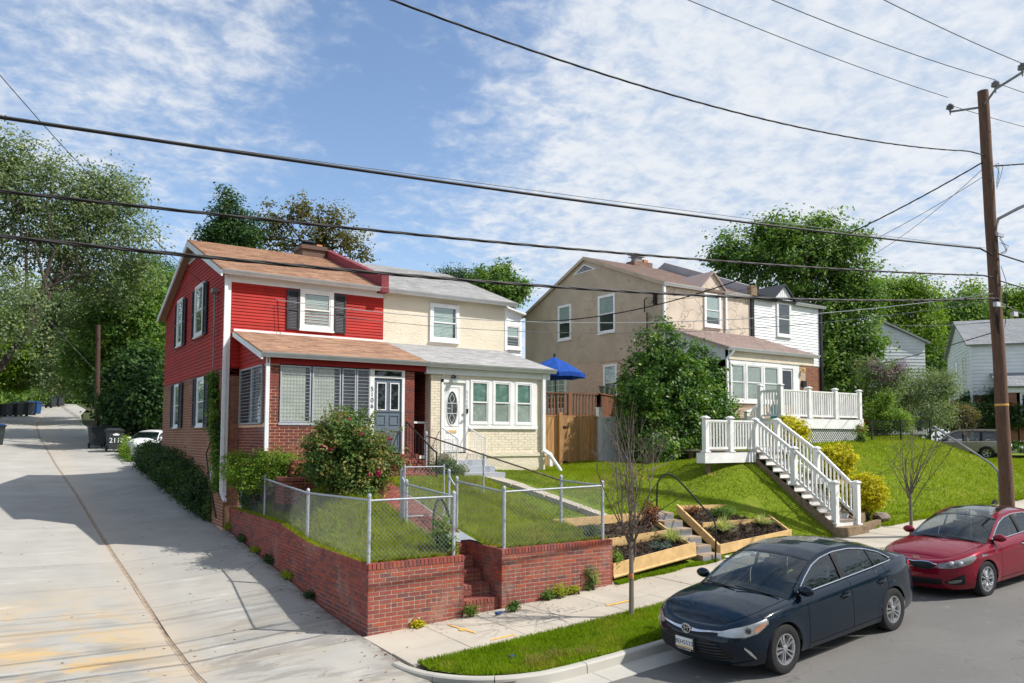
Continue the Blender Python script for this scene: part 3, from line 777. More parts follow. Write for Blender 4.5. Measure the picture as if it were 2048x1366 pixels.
# concrete path over the lawn to the cream house
cp = thing('concrete_path', None, None, (7.5, 4, 2)); cp['kind'] = 'structure'
pa, pb = Vector((6.25, 6.1, 0)), Vector((8.95, 1.75, 0)); dd = (pb-pa).normalized(); nn = Vector((-dd.y, dd.x, 0))*.36
for k in range(5):
    p = pa.lerp(pb, k/5+.004); q = pa.lerp(pb, (k+1)/5-.004); m_ = MB()
    c4 = [p-nn, q-nn, q+nn, p+nn]
    m_.hexa([(c.x, c.y, ground(c.x, c.y)-.15) for c in c4]+[(c.x, c.y, ground((p.x if i in (0, 3) else q.x), (p.y if i in (0, 3) else q.y))+.045) for i, c in enumerate(c4)])
    m_.build('path_slab', 'pavement_concrete', cp)
# concrete steps by the planting beds
cs = thing('concrete_steps', 'weathered concrete steps with peeling grey risers, between the timber planting beds', 'steps', (9.1, .8, .6))
for k in range(6):
    y = -.08+k*.33; z = .60+k*.178; m_ = MB(); m_.hexa([(8.78, y, z-.35), (9.46, y, z-.35), (9.46, y+.42, z-.35), (8.78, y+.42, z-.35), (8.78+.01, y, z+.16), (9.45, y, z+.165), (9.46, y+.42, z+.17), (8.78, y+.42, z+.17)])
    m_.build('step', 'step_concrete', cs)
    m_ = MB(); m_.quad((8.80, y-.004, z-.02), (9.43, y-.004, z-.02), (9.42, y-.004, z+.125), (8.82, y-.004, z+.12)); m_.build('painted_riser', 'riser_grey', cs)

# ================================================================== HOUSES: helpers
FRONT = lambda y: frame((0, y, 0), (1, 0, 0), (0, -1, 0))            # u = x
LEFT = lambda x: frame((x, 0, 0), (0, -1, 0), (-1, 0, 0))            # u = -y
def mull(F, u0, u1, v0, v1, w, n0, n1, mb):
    mb.fbox(F, u0, u0+w, v0, v1, n0, n1); mb.fbox(F, u1-w, u1, v0, v1, n0, n1)
    mb.fbox(F, u0+w, u1-w, v0, v0+w, n0, n1-.002); mb.fbox(F, u0+w, u1-w, v1-w, v1, n0, n1-.002); return mb
def window(parent, F, u0, u1, v0, v1, tw=.09, blind=.5, sash_mat='white_paint', shade=None, shade2=None, label=None, slat=.05, sill=True, hung=True, side_gap=0., name='window', dark='unlit_dark', bars=None, trim='white_paint', low=None):
    """double-hung window proud of its wall: window > casing, sash, pane, blind, sill"""
    w = mull(F, u0, u1, v0, v1, tw, -.02, .055, MB()).build(name, trim, parent)
    if label: w['label'] = label
    a, b_, c, d = u0+tw, u1-tw, v0+tw, v1-tw
    MB().fbox(F, a, b_, c, d, -.015, .004).build('dark_room_board', dark, w)  # dark board behind the glass, in place of a shaded room
    mid = (c+d)/2; sw = .042 if b_-a > .45 else .03
    s1 = MB()
    if hung:
        mull(F, a+.002, b_-.002, mid-.02, d, sw, .022, .044, s1); mull(F, a+.002, b_-.002, c, mid+.018, sw, .012, .034, s1)
    else: mull(F, a+.002, b_-.002, c, d, sw, .02, .04, s1)
    if bars:
        for q in range(1, bars[0]): uu = a+(b_-a)*q/bars[0]; s1.fbox(F, uu-.012, uu+.012, c+sw, d-sw, .03, .04)
        for q in range(1, bars[1]): vv = c+(d-c)*q/bars[1]; s1.fbox(F, a+sw, b_-sw, vv-.012, vv+.012, .03, .041)
    s1.build('sash', sash_mat, w)
    MB().fbox(F, a+sw-.01, b_-sw+.01, c+sw-.01, d-sw+.01, .020, .0235).build('pane', 'window_glass', w)
    if blind > 0:
        m_ = MB(); top = d-sw; bot = d-sw-(d-c-2*sw)*blind; v = top-.02
        while v > bot+.01:
            m_.quad(F(a+.02, v, .008), F(b_-.02-side_gap, v, .008), F(b_-.02-side_gap, v-slat*.86, .015), F(a+.02, v-slat*.86, .015)); v -= slat
        m_.build('blind', 'blind', w, fix=False)
    if shade: MB().fbox(F, a+.01, b_-.01, mid+.01, d, .006, .012).build('shade', shade, w)
    if shade2: MB().fbox(F, a+.01, b_-.01, c, mid+.01 if shade else d, .006, .010).build('curtain', shade2, w)
    if sill: MB().fbox(F, u0-.02, u1+.02, v0-.05, v0+.005, -.01, .085).build('sill', trim, w)
    return w
def shutter(parent, F, u0, u1, v0, v1, mat='shutter_grey'):
    w = mull(F, u0, u1, v0, v1, .055, .01, .05, MB())
    w.fbox(F, u0+.05, u1-.05, (v0+v1)/2-.03, (v0+v1)/2+.03, .012, .047); w = w.build('shutter', mat, parent)
    m_ = MB(); v = v0+.06
    while v < v1-.07:
        if abs(v+.02-(v0+v1)/2) > .05: m_.quad(F(u0+.05, v, .038), F(u1-.05, v, .038), F(u1-.05, v+.045, .016), F(u0+.05, v+.045, .016))
        v += .048
    m_.fbox(F, u0+.04, u1-.04, v0+.04, v1-.04, .008, .012); m_.build('louvres', mat, w, fix=False); return w
def siding(parent, F, u_range, v0, v1, ht, mat, name='siding_board', skip=None, lap=.018):
    """one clapboard per course; u_range(v) -> (u0, u1) or None"""
    v = v0; k = 0
    while v < v1-.01:
        top = min(v+ht, v1); ra, rb = u_range(v), u_range(top)
        if ra and rb and rb[1]-rb[0] > .03 or (ra and rb is None):
            if rb is None: rb = ((ra[0]+ra[1])/2-.01, (ra[0]+ra[1])/2+.01)
            m_ = MB(); m_.hexa([F(ra[0], v, -.01), F(ra[1], v, -.01), F(ra[1], v, lap+.006), F(ra[0], v, lap+.006),
                                F(rb[0], top-.001, -.01), F(rb[1], top-.001, -.01), F(rb[1], top-.001, .003), F(rb[0], top-.001, .003)])
            m_.build(name, mat, parent); k += 1
        v += ht
def roof_face(parent, A, B, C_, D_, mat, course=.135, tab=.30, name='roof', th=.10, under='white_trim', seed=1):
    """A,B eave (left,right); C_,D_ ridge (right,left): a deck and its shingle tabs"""
    A, B, C_, D_ = map(Vector, (A, B, C_, D_)); n = (B-A).cross(D_-A).normalized()
    if n.z < 0: n = -n
    m_ = MB(); m_.hexa([p-n*th for p in (A, B, C_, D_)]+[A, B, C_, D_]); r = m_.build(name, mat, parent)
    rr = random.Random(seed); t_ = MB(); L_ = ((D_-A).length+(C_-B).length)/2; nr = int(L_/course)
    for i in range(nr):
        a, b_ = i/nr, min(1, (i+1.02)/nr)
        pl, pr_, ql, qr = A.lerp(D_, a), B.lerp(C_, a), A.lerp(D_, b_), B.lerp(C_, b_)
        w = (pr_-pl).length; k = max(1, int(w/tab)); o_ = (.5 if i % 2 else 0)+rr.uniform(-.1, .1)
        edges = [0]+[min(1, max(0, (q+o_)/k)) for q in range(0, k+1) if 0.02 < (q+o_)/k < .98]+[1]
        for s0, s1 in zip(edges[:-1], edges[1:]):
            if s1-s0 < .002: continue
            e = .002; h = .017+rr.uniform(0, .006)
            p0, p1 = pl.lerp(pr_, s0+e*.3), pl.lerp(pr_, s1-e*.3); q0, q1 = ql.lerp(qr, s0+e*.3), ql.lerp(qr, s1-e*.3)
            t_.quad(p0+n*h, p1+n*h, q1+n*.004, q0+n*.004); t_.quad(p0+n*.001, p1+n*.001, p1+n*h, p0+n*h)
    o = t_.build('shingles', mat, r if r.parent else None, kind='stuff', fix=False)
    return r
def roof_part(*a, **k): return roof_face(*a, **k)
def gutter_part(parent, a, b_, mat='grey_gutter', r=.06):
    m_ = MB(); a = Vector(a); b_ = Vector(b_)
    m_.hexa([a+Vector(q) for q in ((0, .07, -.12), (0, -.0, -.12))]+[b_+Vector(q) for q in ((0, -.0, -.12), (0, .07, -.12))]+
            [a+Vector((0, .07, 0)), a+Vector((0, -.06, 0)), b_+Vector((0, -.06, 0)), b_+Vector((0, .07, 0))])
    m_.quad(a+Vector((0, -.075, .012)), b_+Vector((0, -.075, .012)), b_+Vector((0, -.055, -.03)), a+Vector((0, -.055, -.03)))
    m_.quad(a+Vector((0, -.075, .012)), b_+Vector((0, -.075, .012)), b_+Vector((0, .07, .004)), a+Vector((0, .07, .004)))
    return m_.build('gutter', mat, parent)
def spout(parent, pts, mat='white_trim', r=.045, name='downspout', **kw):
    m_ = MB()
    pts = [Vector(p) for p in pts]
    for a, b_ in zip(pts[:-1], pts[1:]): m_.bar(a, b_+(b_-a).normalized()*.02, 2*r, 1.5*r, (0, 1, 0) if abs((b_-a).normalized().z) > .5 else (0, 0, 1))
    return m_.build(name, mat, parent, **kw)
# ================================================================== RED HOUSE (left half of the pair)
XA, XM, XB, YH, YK, YR = -.23, 4.87, 9.85, 10.52, 15.71, 21.5
def zroof(y): return 8.68+(y-10.22)*.3734 if y < YK else 10.73-(y-YK)*.341
rh = thing('house', 'red clapboard and brick half of the pair on the alley corner, with brown shingle roof', 'house', (2.3, 16, 2.6))
def gable(x0, x1, zb, name, mat, parent, yh=YH, yr=YR, yk=YK, zf=zroof, drop=.11):
    m_ = MB(); m_.prism([(x0, yh, zb), (x0, yh, zf(yh)-drop), (x0, yk, zf(yk)-drop), (x0, yr, zf(yr)-drop), (x0, yr, zb)], (0, 0, 0), (x1-x0, 0, 0)); return m_.build(name, mat, parent)
gable(XA+.05, XM-.002, 5.5, 'upper_wall', 'red_trim', rh)
MB().box(XA+.03, XM-.002, YH+.05, YR-.02, .4, 5.5).build('lower_wall', 'mortar_pale', rh)
# gable clapboards
FL = LEFT(XA+.045)
def gr(v):
    y0, y1 = YH, YR
    if v > zroof(YH)-.15: y0 = YH+(v-(zroof(YH)-.15))/.3734
    if v > zroof(YR)-.15: y1 = YR-(v-(zroof(YR)-.15))/.341
    return (-y1, -y0) if y1 > y0+.05 else None
siding(rh, FL, gr, 5.76, 10.5, .122, 'red_siding')
siding(rh, FRONT(YH+.0), lambda v: (XA+.12, XM-.02), 6.80, 8.36, .0975, 'red_siding')
MB().box(XA+.02, XM-.02, YH-.035, YH+.0, 8.36, 8.60).build('frieze_board', 'white_trim', rh)
m_ = MB(); m_.box(XA-.02, XA+.10, YH-.05, YH+.02, 1.9, 8.5); m_.build('corner_board', 'white_trim', rh)
spout(rh, [(XA-.06, YH-.09, 8.55), (XA-.06, YH-.09, 2.05), (XA-.06, YH-.25, 1.95), (XA-.06, YH-.6, 1.80)])
# side brick
W = Wall(rh, 'side_brick', 170)
holes = []
for (y0, y1) in ((13.32, 14.5), (17.75, 18.75)): holes.append((21.5-y1, 21.5-y0, 3.98, 5.70))
W.face((XA+.02, 21.5, 0), (0, -1, 0), (-1, 0, 0), 21.5-YH, .95, lambda u: 5.76, lambda u: zedge(21.5-u), course=.094, bl=.27, holes=holes)
W.face((XA+.03, YH, 0), (1, 0, 0), (0, -1, 0), .42, 1.6, lambda u: 5.76, course=.094, bl=.27)
W.done()
siding(rh, FRONT(YH+.0), lambda v: (XA+.12, .19), 5.78, 6.80, .122, 'red_siding')
for (y0, y1) in ((13.32, 14.5), (17.75, 18.75)):
    window(rh, LEFT(XA+.02), -y1, -y0, 4.0, 5.66, blind=.9, tw=.07)
    for a, b_ in ((y1+.02, y1+.62), (y0-.62, y0-.02)): shutter(rh, LEFT(XA), -b_, -a, 3.98, 5.68, 'shutter_grey')
for (y0, y1, s_) in ((13.8, 15.15, .42), (17.45, 18.5, .9)):
    window(rh, LEFT(XA), -y1, -y0, 7.12, 8.92, blind=s_, tw=.10)
    for a, b_ in ((y1+.02, y1+.5), (y0-.5, y0-.02)): shutter(rh, LEFT(XA), -b_, -a, 7.08, 8.85, 'shutter_grey')
# front upper window with shutters
window(rh, FRONT(YH-.01), 1.99, 3.10, 7.08, 8.38, blind=1.0, tw=.11, label='white double-hung window with blinds over the porch roof')
shutter(rh, FRONT(YH-.01), 1.57, 1.97, 7.04, 8.32); shutter(rh, FRONT(YH-.01), 3.12, 3.52, 7.04, 8.32)
# gable vent and rake boards
m_ = MB(); x = XA-.03
def tri(x, y0, y1, z0, off): return [(x, y0, z0), (x, y1, z0), (x, (y0*.45+y1*.55), z0+.5)]
m_.prism([(x, 14.85, 10.02), (x, 16.65, 10.02), (x, YK, 10.42)], (0, 0, 0), (.05, 0, 0)); vent = m_.build('gable_vent', 'white_trim', rh)
m_ = MB()
for k in range(4): m_.box(x-.008, x, 15.15+.09*k*1.6, 16.4-.13*k, 10.06+.075*k, 10.10+.075*k)
m_.build('slots', 'plastic_black', vent)
for (ya, yb) in ((10.20, YK), (21.82, YK)):
    za, zb = (8.65, 10.70); m_ = MB(); xx = -.50
    m_.hexa([(xx, ya, za-.20), (xx+.05, ya, za-.20), (xx+.05, yb, zb-.22), (xx, yb, zb-.22), (xx, ya, za-.03), (xx+.05, ya, za-.03), (xx+.05, yb, zb-.03), (xx, yb, zb-.03)])
    m_.build('rake_board', 'white_trim', rh)
# conduit, meter and cable heads on the side wall
m_ = MB(); m_.tube([(XA-.06, 11.94, 8.30), (XA-.06, 11.9, 5.7), (XA-.06, 11.5, 3.3), (XA-.06, 11.5, 2.5)], .028, 6); m_.build('conduit', 'cable_grey', rh)
m_ = MB(); m_.box(XA-.16, XA-.02, 11.8, 12.08, 8.22, 8.36); m_.build('weather_head', 'cable_grey', rh)
m_ = MB(); m_.box(XA-.18, XA-.01, 10.95, 11.28, 2.2, 2.8); m_.lathe((XA-.20, 11.12, 2.45), [(.11, -.06), (.11, .02), (0, .02)], 12, axis=0); m_.build('gas_meter', 'grey_gutter', rh)
# main roof
roof_part(rh, (-.48, 10.2, 8.67), (4.62, 10.2, 8.67), (4.62, YK, 10.73), (-.48, YK, 10.73), 'shingle_brown', seed=2)
roof_part(rh, (4.62, 21.85, 8.63), (-.48, 21.85, 8.63), (-.48, YK, 10.728), (4.62, YK, 10.728), 'shingle_brown', course=.4, tab=1.2, seed=3)
gutter_part(rh, (-.45, 10.19, 8.655), (4.86, 10.19, 8.655))
# party parapet
m_ = MB(); m_.prism([(4.62, 10.12, 8.50), (4.62, 10.12, 9.10), (4.62, 10.42, 9.12), (4.62, YK, 11.07), (4.62, 21.5, 9.1), (4.62, 21.5, 8.5)], (0, 0, 0), (.26, 0, 0)); m_.build('parapet', 'red_parapet', rh)
# chimney
ch = MB().box(3.64, 4.58, 15.45, 16.2, 10.4, 10.93).box(3.58, 4.61, 15.38, 16.28, 10.93, 11.08).build('chimney', 'chimney_brick', rh)
m_ = MB(); m_.box(3.80, 4.12, 15.6, 15.95, 11.08, 11.22); m_.hexa([(3.70, 15.5, 11.22), (4.22, 15.5, 11.22), (4.22, 16.05, 11.22), (3.70, 16.05, 11.22), (3.86, 15.65, 11.33), (4.06, 15.65, 11.33), (4.06, 15.9, 11.33), (3.86, 15.9, 11.33)]); m_.build('flue_cap', 'black_paint', ch)
MB().box(4.25, 4.48, 15.6, 15.85, 11.08, 11.2).build('clay_pot', 'terracotta', ch)

# --- porch of the red house
YP = 7.52
MB().box(.18, 3.15, YP+.010, YH+.1, 2.1, 4.0).build('porch_base', 'mortar_pale', rh)
MB().box(4.27, 4.59, YP+.010, YP+.5, 2.5, 5.62).build('porch_pier', 'mortar_pale', rh)
MB().box(4.36, 4.58, YP+.5, YH, 2.5, 5.62).build('recess_wall', 'mortar', rh)
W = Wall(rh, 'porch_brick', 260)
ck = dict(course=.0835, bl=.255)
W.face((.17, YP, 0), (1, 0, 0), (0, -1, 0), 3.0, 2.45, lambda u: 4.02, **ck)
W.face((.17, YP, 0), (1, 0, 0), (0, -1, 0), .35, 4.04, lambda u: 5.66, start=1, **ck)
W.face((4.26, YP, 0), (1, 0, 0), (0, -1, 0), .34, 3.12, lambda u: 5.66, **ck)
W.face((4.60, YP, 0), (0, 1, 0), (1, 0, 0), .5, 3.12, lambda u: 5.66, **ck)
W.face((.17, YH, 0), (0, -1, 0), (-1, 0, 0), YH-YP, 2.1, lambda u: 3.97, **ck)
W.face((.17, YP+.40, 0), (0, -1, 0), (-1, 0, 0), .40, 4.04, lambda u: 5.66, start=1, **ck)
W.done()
MB().box(.18, .51, YP+.010, YP+.35, 4.0, 5.66).build('corner_pier', 'mortar_pale', rh)
# red fascia under the gutter and the clapboard cheek
MB().box(.12, 4.95, YP-.06, YP+.1, 5.655, 5.86).build('porch_fascia', 'red_trim', rh)
FPL = LEFT(.17)
def pr_(v):
    yf = 7.40 if v < 5.86 else 7.4+(v-5.86)/.293
    return (-10.5, -yf) if yf < 10.45 else None
siding(rh, FPL, pr_, 5.66, 6.78, .122, 'red_siding')
MB().prism([(.19, 7.5, 5.66), (.19, 10.5, 5.66), (.19, 10.5, 6.74), (.19, 7.5, 5.86)], (0, 0, 0), (.05, 0, 0)).build('cheek_wall', 'red_trim', rh)
m_ = MB(); m_.hexa([(-.06, 7.28, 5.74), (-.01, 7.28, 5.74), (-.01, YH, 6.70), (-.06, YH, 6.70), (-.06, 7.28, 5.90), (-.01, 7.28, 5.90), (-.01, YH, 6.85), (-.06, YH, 6.85)]); m_.build('rake_board', 'white_trim', rh)
roof_part(rh, (-.05, 7.28, 5.94), (4.93, 7.28, 5.94), (4.93, YH, 6.87), (-.05, YH, 6.87), 'shingle_brown', name='porch_roof', seed=5)
MB().box(-.03, 4.93, YH-.05, YH-.004, 6.86, 6.93).build('flashing', 'white_trim', rh)
gutter_part(rh, (-.05, 7.26, 5.93), (4.92, 7.26, 5.93))
spout(rh, [(.17, YP-.07, 5.85), (.17, YP-.07, 3.3)], r=.05)
# jalousie windows: front (four lights) and side (two lights)
def jalousie(F, u0, u1, v0, v1, cur, cut=1.0):
    w = mull(F, u0, u1, v0, v1, .035, -.03, .03, MB()).build('jalousie_window', 'steel', rh)
    MB().fbox(F, u0, u1, v0, v1, -.06, -.04).build('dark_room_board', 'unlit_dark', w)  # dark board standing in for the unlit porch
    if cur:
        m_ = MB(); n = 26; a, b_ = u0+.03, u0+.03+(u1-u0-.06)*cut
        m_.grid(lambda i, j: F(a+(b_-a)*i/n, v0+.04+(v1-v0-.07)*j, -.032+.005*math.sin(i*1.9)), n, 1); m_.build('curtain', 'curtain', w, fix=False)
    k = int((v1-v0-.06)/.098); hh = (v1-v0-.07)/k
    lm = MB(); lm.fbox(F, u0+.035, u1-.035, v0+.04, v0+.04+hh*1.04, 0, .004)
    lm = None
    for q in range(k):
        v = v0+.035+hh*q; m_ = MB(); m_.quad(F(u0+.035, v, .024), F(u1-.035, v, .024), F(u1-.035, v+hh*1.06, .004), F(u0+.035, v+hh*1.06, .004))
        m_.build('glass_louvre', 'window_glass', w)
    m_ = MB()
    for q in range(k+1): v = v0+.035+hh*q; m_.fbox(F, u0+.035, u1-.035, v-.005, v+.005, .02, .03)
    m_.build('louvre_edges', 'steel', w); return w
FPp = FRONT(YP)
for a, b_, c_, ct in ((.53, 1.39, 'curtain', .86), (1.43, 2.26, 'curtain', .82), (2.30, 2.72, None, 1), (2.74, 3.15, None, 1)): jalousie(FPp, a, b_, 4.06, 5.63, c_, ct)
MB().box(.5, 3.17, YP-.03, YP+.1, 3.985, 4.05).build('window_sill', 'steel', rh)
for a, b_ in ((-10.35, -9.0), (-8.97, -7.95)): jalousie(LEFT(.17), a, b_, 4.02, 5.66, None)
# blue-grey front door
MB().box(3.15, 3.29, YP-.02, YP+.1, 3.15, 5.66).build('door_post', 'white_paint', rh)
m_ = MB(); m_.box(4.18, 4.265, YP-.02, YP+.1, 3.15, 5.66); m_.box(3.29, 4.18, YP-.015, YP+.1, 5.40, 5.46); m_.box(3.29, 4.18, YP-.015, YP+.1, 5.62, 5.66); m_.build('door_frame', 'white_paint', rh)
MB().box(3.29, 4.18, YP+.05, YP+.07, 5.46, 5.62).build('transom_pane', 'dark_glass', rh)
dr = MB().box(3.30, 4.17, YP+.03, YP+.08, 3.2, 5.39).build('front_door', 'door_blue', rh, label='blue-grey panelled door with two tall narrow panes')
F = FRONT(YP+.03)
for a in (3.38, 3.80):
    MB().fbox(F, a+.03, a+.27, 4.48, 5.24, .002, .008).build('door_pane', 'dark_glass', dr); mull(F, a, a+.30, 4.45, 5.27, .03, 0, .025, MB()).build('door_moulding', 'white_trim', dr)
    for v0, v1 in ((4.02, 4.32), (3.35, 3.86)): mull(F, a, a+.30, v0, v1, .03, 0, .02, MB()).build('door_moulding', 'door_blue', dr)
MB().fbox(F, 3.32, 4.16, 4.40, 4.43, 0, .02).build('door_rail', 'door_blue', dr)
for i, c_ in enumerate('5106'):
    text_mesh(c_, .19, mat='black_paint', name='house_number', parent=rh, mtx=facing((3.22, YP-.026, 5.06-.165*i), (1, 0, 0), (0, 0, 1)), label='black digit %s beside the blue-grey door' % c_)
MB().box(3.20, 3.24, YP-.03, YP-.02, 4.24, 4.31).build('doorbell', 'black_paint', rh)
# porch landing, stairs and side planter of brick
ps = thing('porch_stairs', 'red brick porch stairs with a black iron railing, below the blue-grey door', 'stairs', (3.6, 6.6, 2.6))
W = Wall(ps, 'step_brick', 290); nst = 5
for k in range(nst):
    z1 = 3.16-.17*k; y0 = YP-.45-.36*k; x0_, x1_ = 3.0, 4.58+(.0)
    MB().box(x0_+.01, x1_-.01, y0+.02, YP+.05, z1-.4, z1-.08).build('stair_core', 'mortar', ps)
    for q in range(18): W.add(Vector((x0_+q*.0878, y0, z1-.085)), Vector((1, 0, 0)), Vector((0, -1, 0)), .079, .085, .22)
    if k < nst: 
        for q in range(7): W.add(Vector((x0_+q*.226+.004, y0+.015, z1-.168)), Vector((1, 0, 0)), Vector((0, -1, 0)), .216, .074, .05)
    for q in range(18): W.add(Vector((x0_+q*.0878, y0+.225, z1-.085)), Vector((1, 0, 0)), Vector((0, -1, 0)), .079, .083, .2)
W.done()
rl = MB(); P = [(4.28, YP-.12, 4.12), (4.45, YP-1.55, 3.30), (4.47, YP-1.75, 3.22)]
rl.tube(P, .022, 6); rl.tube([(4.28, YP-.12, 4.12), (4.28, YP-.12, 3.15)], .02, 6); rl.tube([(4.47, YP-1.7, 3.24), (4.47, YP-1.7, 2.2)], .022, 6); rl.tube([(4.28, YP-.15, 3.30), (4.46, YP-1.6, 2.55)], .016, 6)
for q in range(1, 9): t = q/9; a = Vector((4.28, YP-.12, 4.12)).lerp(Vector((4.46, YP-1.65, 3.26)), t); rl.tube([a, a-Vector((0, 0, .78))], .010, 5)
rl.build('iron_railing', 'dark_iron', ps)
pl = thing('brick_planter', 'low red brick planter beside the porch stairs, under the pink-flowered shrub', 'planter', (1.4, 6.4, 2.2))
W = Wall(pl, 'step_brick', 280)
for (ox, oy, ln, zt) in ((.25, 6.05, 2.4, 2.62), (.6, 6.6, 2.2, 3.05)):
    W.face((ox, oy, 0), (1, 0, 0), (0, -1, 0), ln, 1.95, lambda u: zt, lambda u: 1.9, cap=.1)
    W.face((ox, oy+.7, 0), (0, -1, 0), (-1, 0, 0), .7, 1.95, lambda u: zt, lambda u: 1.6, cap=.1)
    MB().box(ox+.03, ox+ln-.03, oy+.03, oy+.9, 1.7, zt-.06).build('soil_fill', 'soil', pl)
W.done()
# cream / red recess between the two porches
MB().box(4.6, 5.17, 9.2, 9.3, 2.6, 5.7).build('recess_back', 'unlit_dark', rh)
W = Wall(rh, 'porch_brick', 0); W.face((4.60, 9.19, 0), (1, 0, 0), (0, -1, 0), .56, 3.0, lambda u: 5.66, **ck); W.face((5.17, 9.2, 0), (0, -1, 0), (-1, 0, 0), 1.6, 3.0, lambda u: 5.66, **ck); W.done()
m_ = MB(); m_.box(4.60, 5.17, YP+.3, YP+.34, 4.08, 4.14); m_.box(4.61, 4.65, YP+.3, YP+.34, 3.1, 4.1); m_.box(5.11, 5.15, YP+.3, YP+.34, 3.1, 4.1); m_.box(4.6, 5.17, YP+.2, YP+1.6, 3.0, 3.1); m_.build('recess_rail', 'white_paint', rh)

# ================================================================== CREAM HOUSE (right half)
chs = thing('house', 'cream stucco and painted brick half of the pair, with pale grey shingle roof', 'house', (7.4, 16, 2.6))
gable(XM+.002, XB, 2.5, 'upper_wall', 'stucco_cream', chs)
roof_part(chs, (4.88, 10.2, 8.66), (10.12, 10.2, 8.66), (10.12, YK, 10.725), (4.88, YK, 10.725), 'shingle_grey', seed=7)
roof_part(chs, (10.12, 21.85, 8.62), (4.88, 21.85, 8.62), (4.88, YK, 10.72), (10.12, YK, 10.72), 'shingle_grey', course=.4, tab=1.2, seed=8)
gutter_part(chs, (4.87, 10.19, 8.65), (10.12, 10.19, 8.65))
m_ = MB(); m_.box(XB-.09, XB+.03, YH-.02, YH+.12, 6.9, 8.55); m_.build('corner_board', 'white_trim', chs)
window(chs, FRONT(YH-.01), 6.62, 7.79, 7.05, 8.38, blind=1.0, tw=.10, side_gap=.13)
# porch
MB().box(6.47, 9.39, YP+.006, YH, 2.4, 5.7).build('porch_body', 'mortar_cream', chs)
MB().box(5.16, 5.52, YP+.006, YP+.4, 2.5, 5.66).build('porch_pier', 'mortar_cream', chs)
W = Wall(chs, 'cream_brick', 300); ck2 = dict(course=.0835, bl=.255, joint=.006)
W.face((6.46, YP, 0), (1, 0, 0), (0, -1, 0), 2.94, 3.17, lambda u: 3.92, **ck2)
W.face((9.08, YP, 0), (1, 0, 0), (0, -1, 0), .32, 3.93, lambda u: 5.62, **ck2)
W.face((5.15, YP, 0), (1, 0, 0), (0, -1, 0), .38, 2.9, lambda u: 5.62, **ck2)
W.face((9.4, YP, 0), (0, 1, 0), (1, 0, 0), 1.0, 3.17, lambda u: 5.6, **ck2)
W.done()
MB().box(6.44, 9.56, YP-.05, YP+.3, 3.05, 3.165).build('base_ledge', 'stucco_cream', chs)
MB().box(6.44, 9.46, YP-.01, YP+.3, 2.3, 3.05).build('base_wall', 'stucco_cream', chs)
MB().box(4.96, 9.62, YP-.07, YP+.1, 5.60, 5.86).build('porch_fascia', 'white_trim', chs)
MB().box(5.53, 9.12, YP-.02, YP+.1, 5.49, 5.60).build('soffit_trim', 'stucco_cream', chs)
roof_part(chs, (4.94, 7.28, 5.935), (9.72, 7.28, 5.935), (9.72, YH, 6.865), (4.94, YH, 6.865), 'shingle_grey', name='porch_roof', seed=9)
gutter_part(chs, (4.93, 7.26, 5.925), (9.74, 7.26, 5.925))
spout(chs, [(9.34, YP-.09, 5.80), (9.34, YP-.09, 3.25), (9.52, YP-.22, 3.10), (9.52, YP-.24, 2.72)], r=.055)
m_ = MB(); m_.tube([(9.62, YP-.1, 3.1), (9.40, YP-.45, 3.02), (9.62, YP-.62, 2.62), (9.66, YP-.66, 2.5)], .06, 8); m_.build('drain_elbow', 'white_trim', chs)
F = FRONT(YP)
MB().box(6.46, 9.12, YP-.06, YP+.08, 3.93, 4.03).build('window_sill', 'white_paint', chs)
mull(F, 6.46, 9.10, 4.03, 5.49, .06, -.02, .03, MB()).build('bay_frame', 'white_paint', chs)
for a, b_ in ((6.53, 7.24), (7.37, 8.08), (8.23, 8.92)): window(chs, FRONT(YP+.0), a, b_, 4.07, 5.48, tw=.055, blind=0, shade='green_shade', shade2='grey_shade', sill=False)
m_ = MB(); m_.fbox(F, 7.24, 7.37, 4.08, 5.46, 0, .04); m_.fbox(F, 8.08, 8.23, 4.08, 5.46, 0, .04); m_.fbox(F, 8.92, 9.06, 4.08, 5.46, 0, .04); m_.build('mullion', 'white_paint', chs)
# white door with oval glass
m_ = MB(); m_.fbox(F, 5.51, 5.58, 3.17, 5.46, -.02, .03); m_.fbox(F, 6.37, 6.46, 3.17, 5.49, -.02, .04); m_.fbox(F, 5.51, 6.37, 5.36, 5.49, -.02, .03); m_.build('door_frame', 'white_paint', chs)
dr = MB().box(5.58, 6.37, YP+.02, YP+.07, 3.19, 5.36).build('front_door', 'white_paint', chs, label='white front door with an oval leaded pane')
F = FRONT(YP+.02); oc, oz, oa, ob_ = 5.90, 4.56, .18, .52
def oval(a, b_, n0, mb, n=32, a2=None, b2=None, n1=None):
    if a2 is None: mb.quad(*[F(oc+a*math.cos(2*PI*k/n), oz+b_*math.sin(2*PI*k/n), n0) for k in range(n)]); return mb
    mb.grid(lambda i, j: F(oc+(a, (a+a2)/2, a2)[j]*math.cos(2*PI*i/n), oz+(b_, (b_+b2)/2, b2)[j]*math.sin(2*PI*i/n), (0, n1, 0)[j]), n, 2); return mb
oval(oa, ob_, .006, MB()).build('oval_pane', 'dark_glass', dr); oval(oa-.01, ob_-.01, 0, MB(), 40, oa+.05, ob_+.05, .03).build('oval_moulding', 'white_paint', dr, smooth=True)
m_ = MB()
for dz in (-.16, .16): m_.fbox(F, oc-oa*.93, oc+oa*.93, oz+dz-.008, oz+dz+.008, .006, .012)
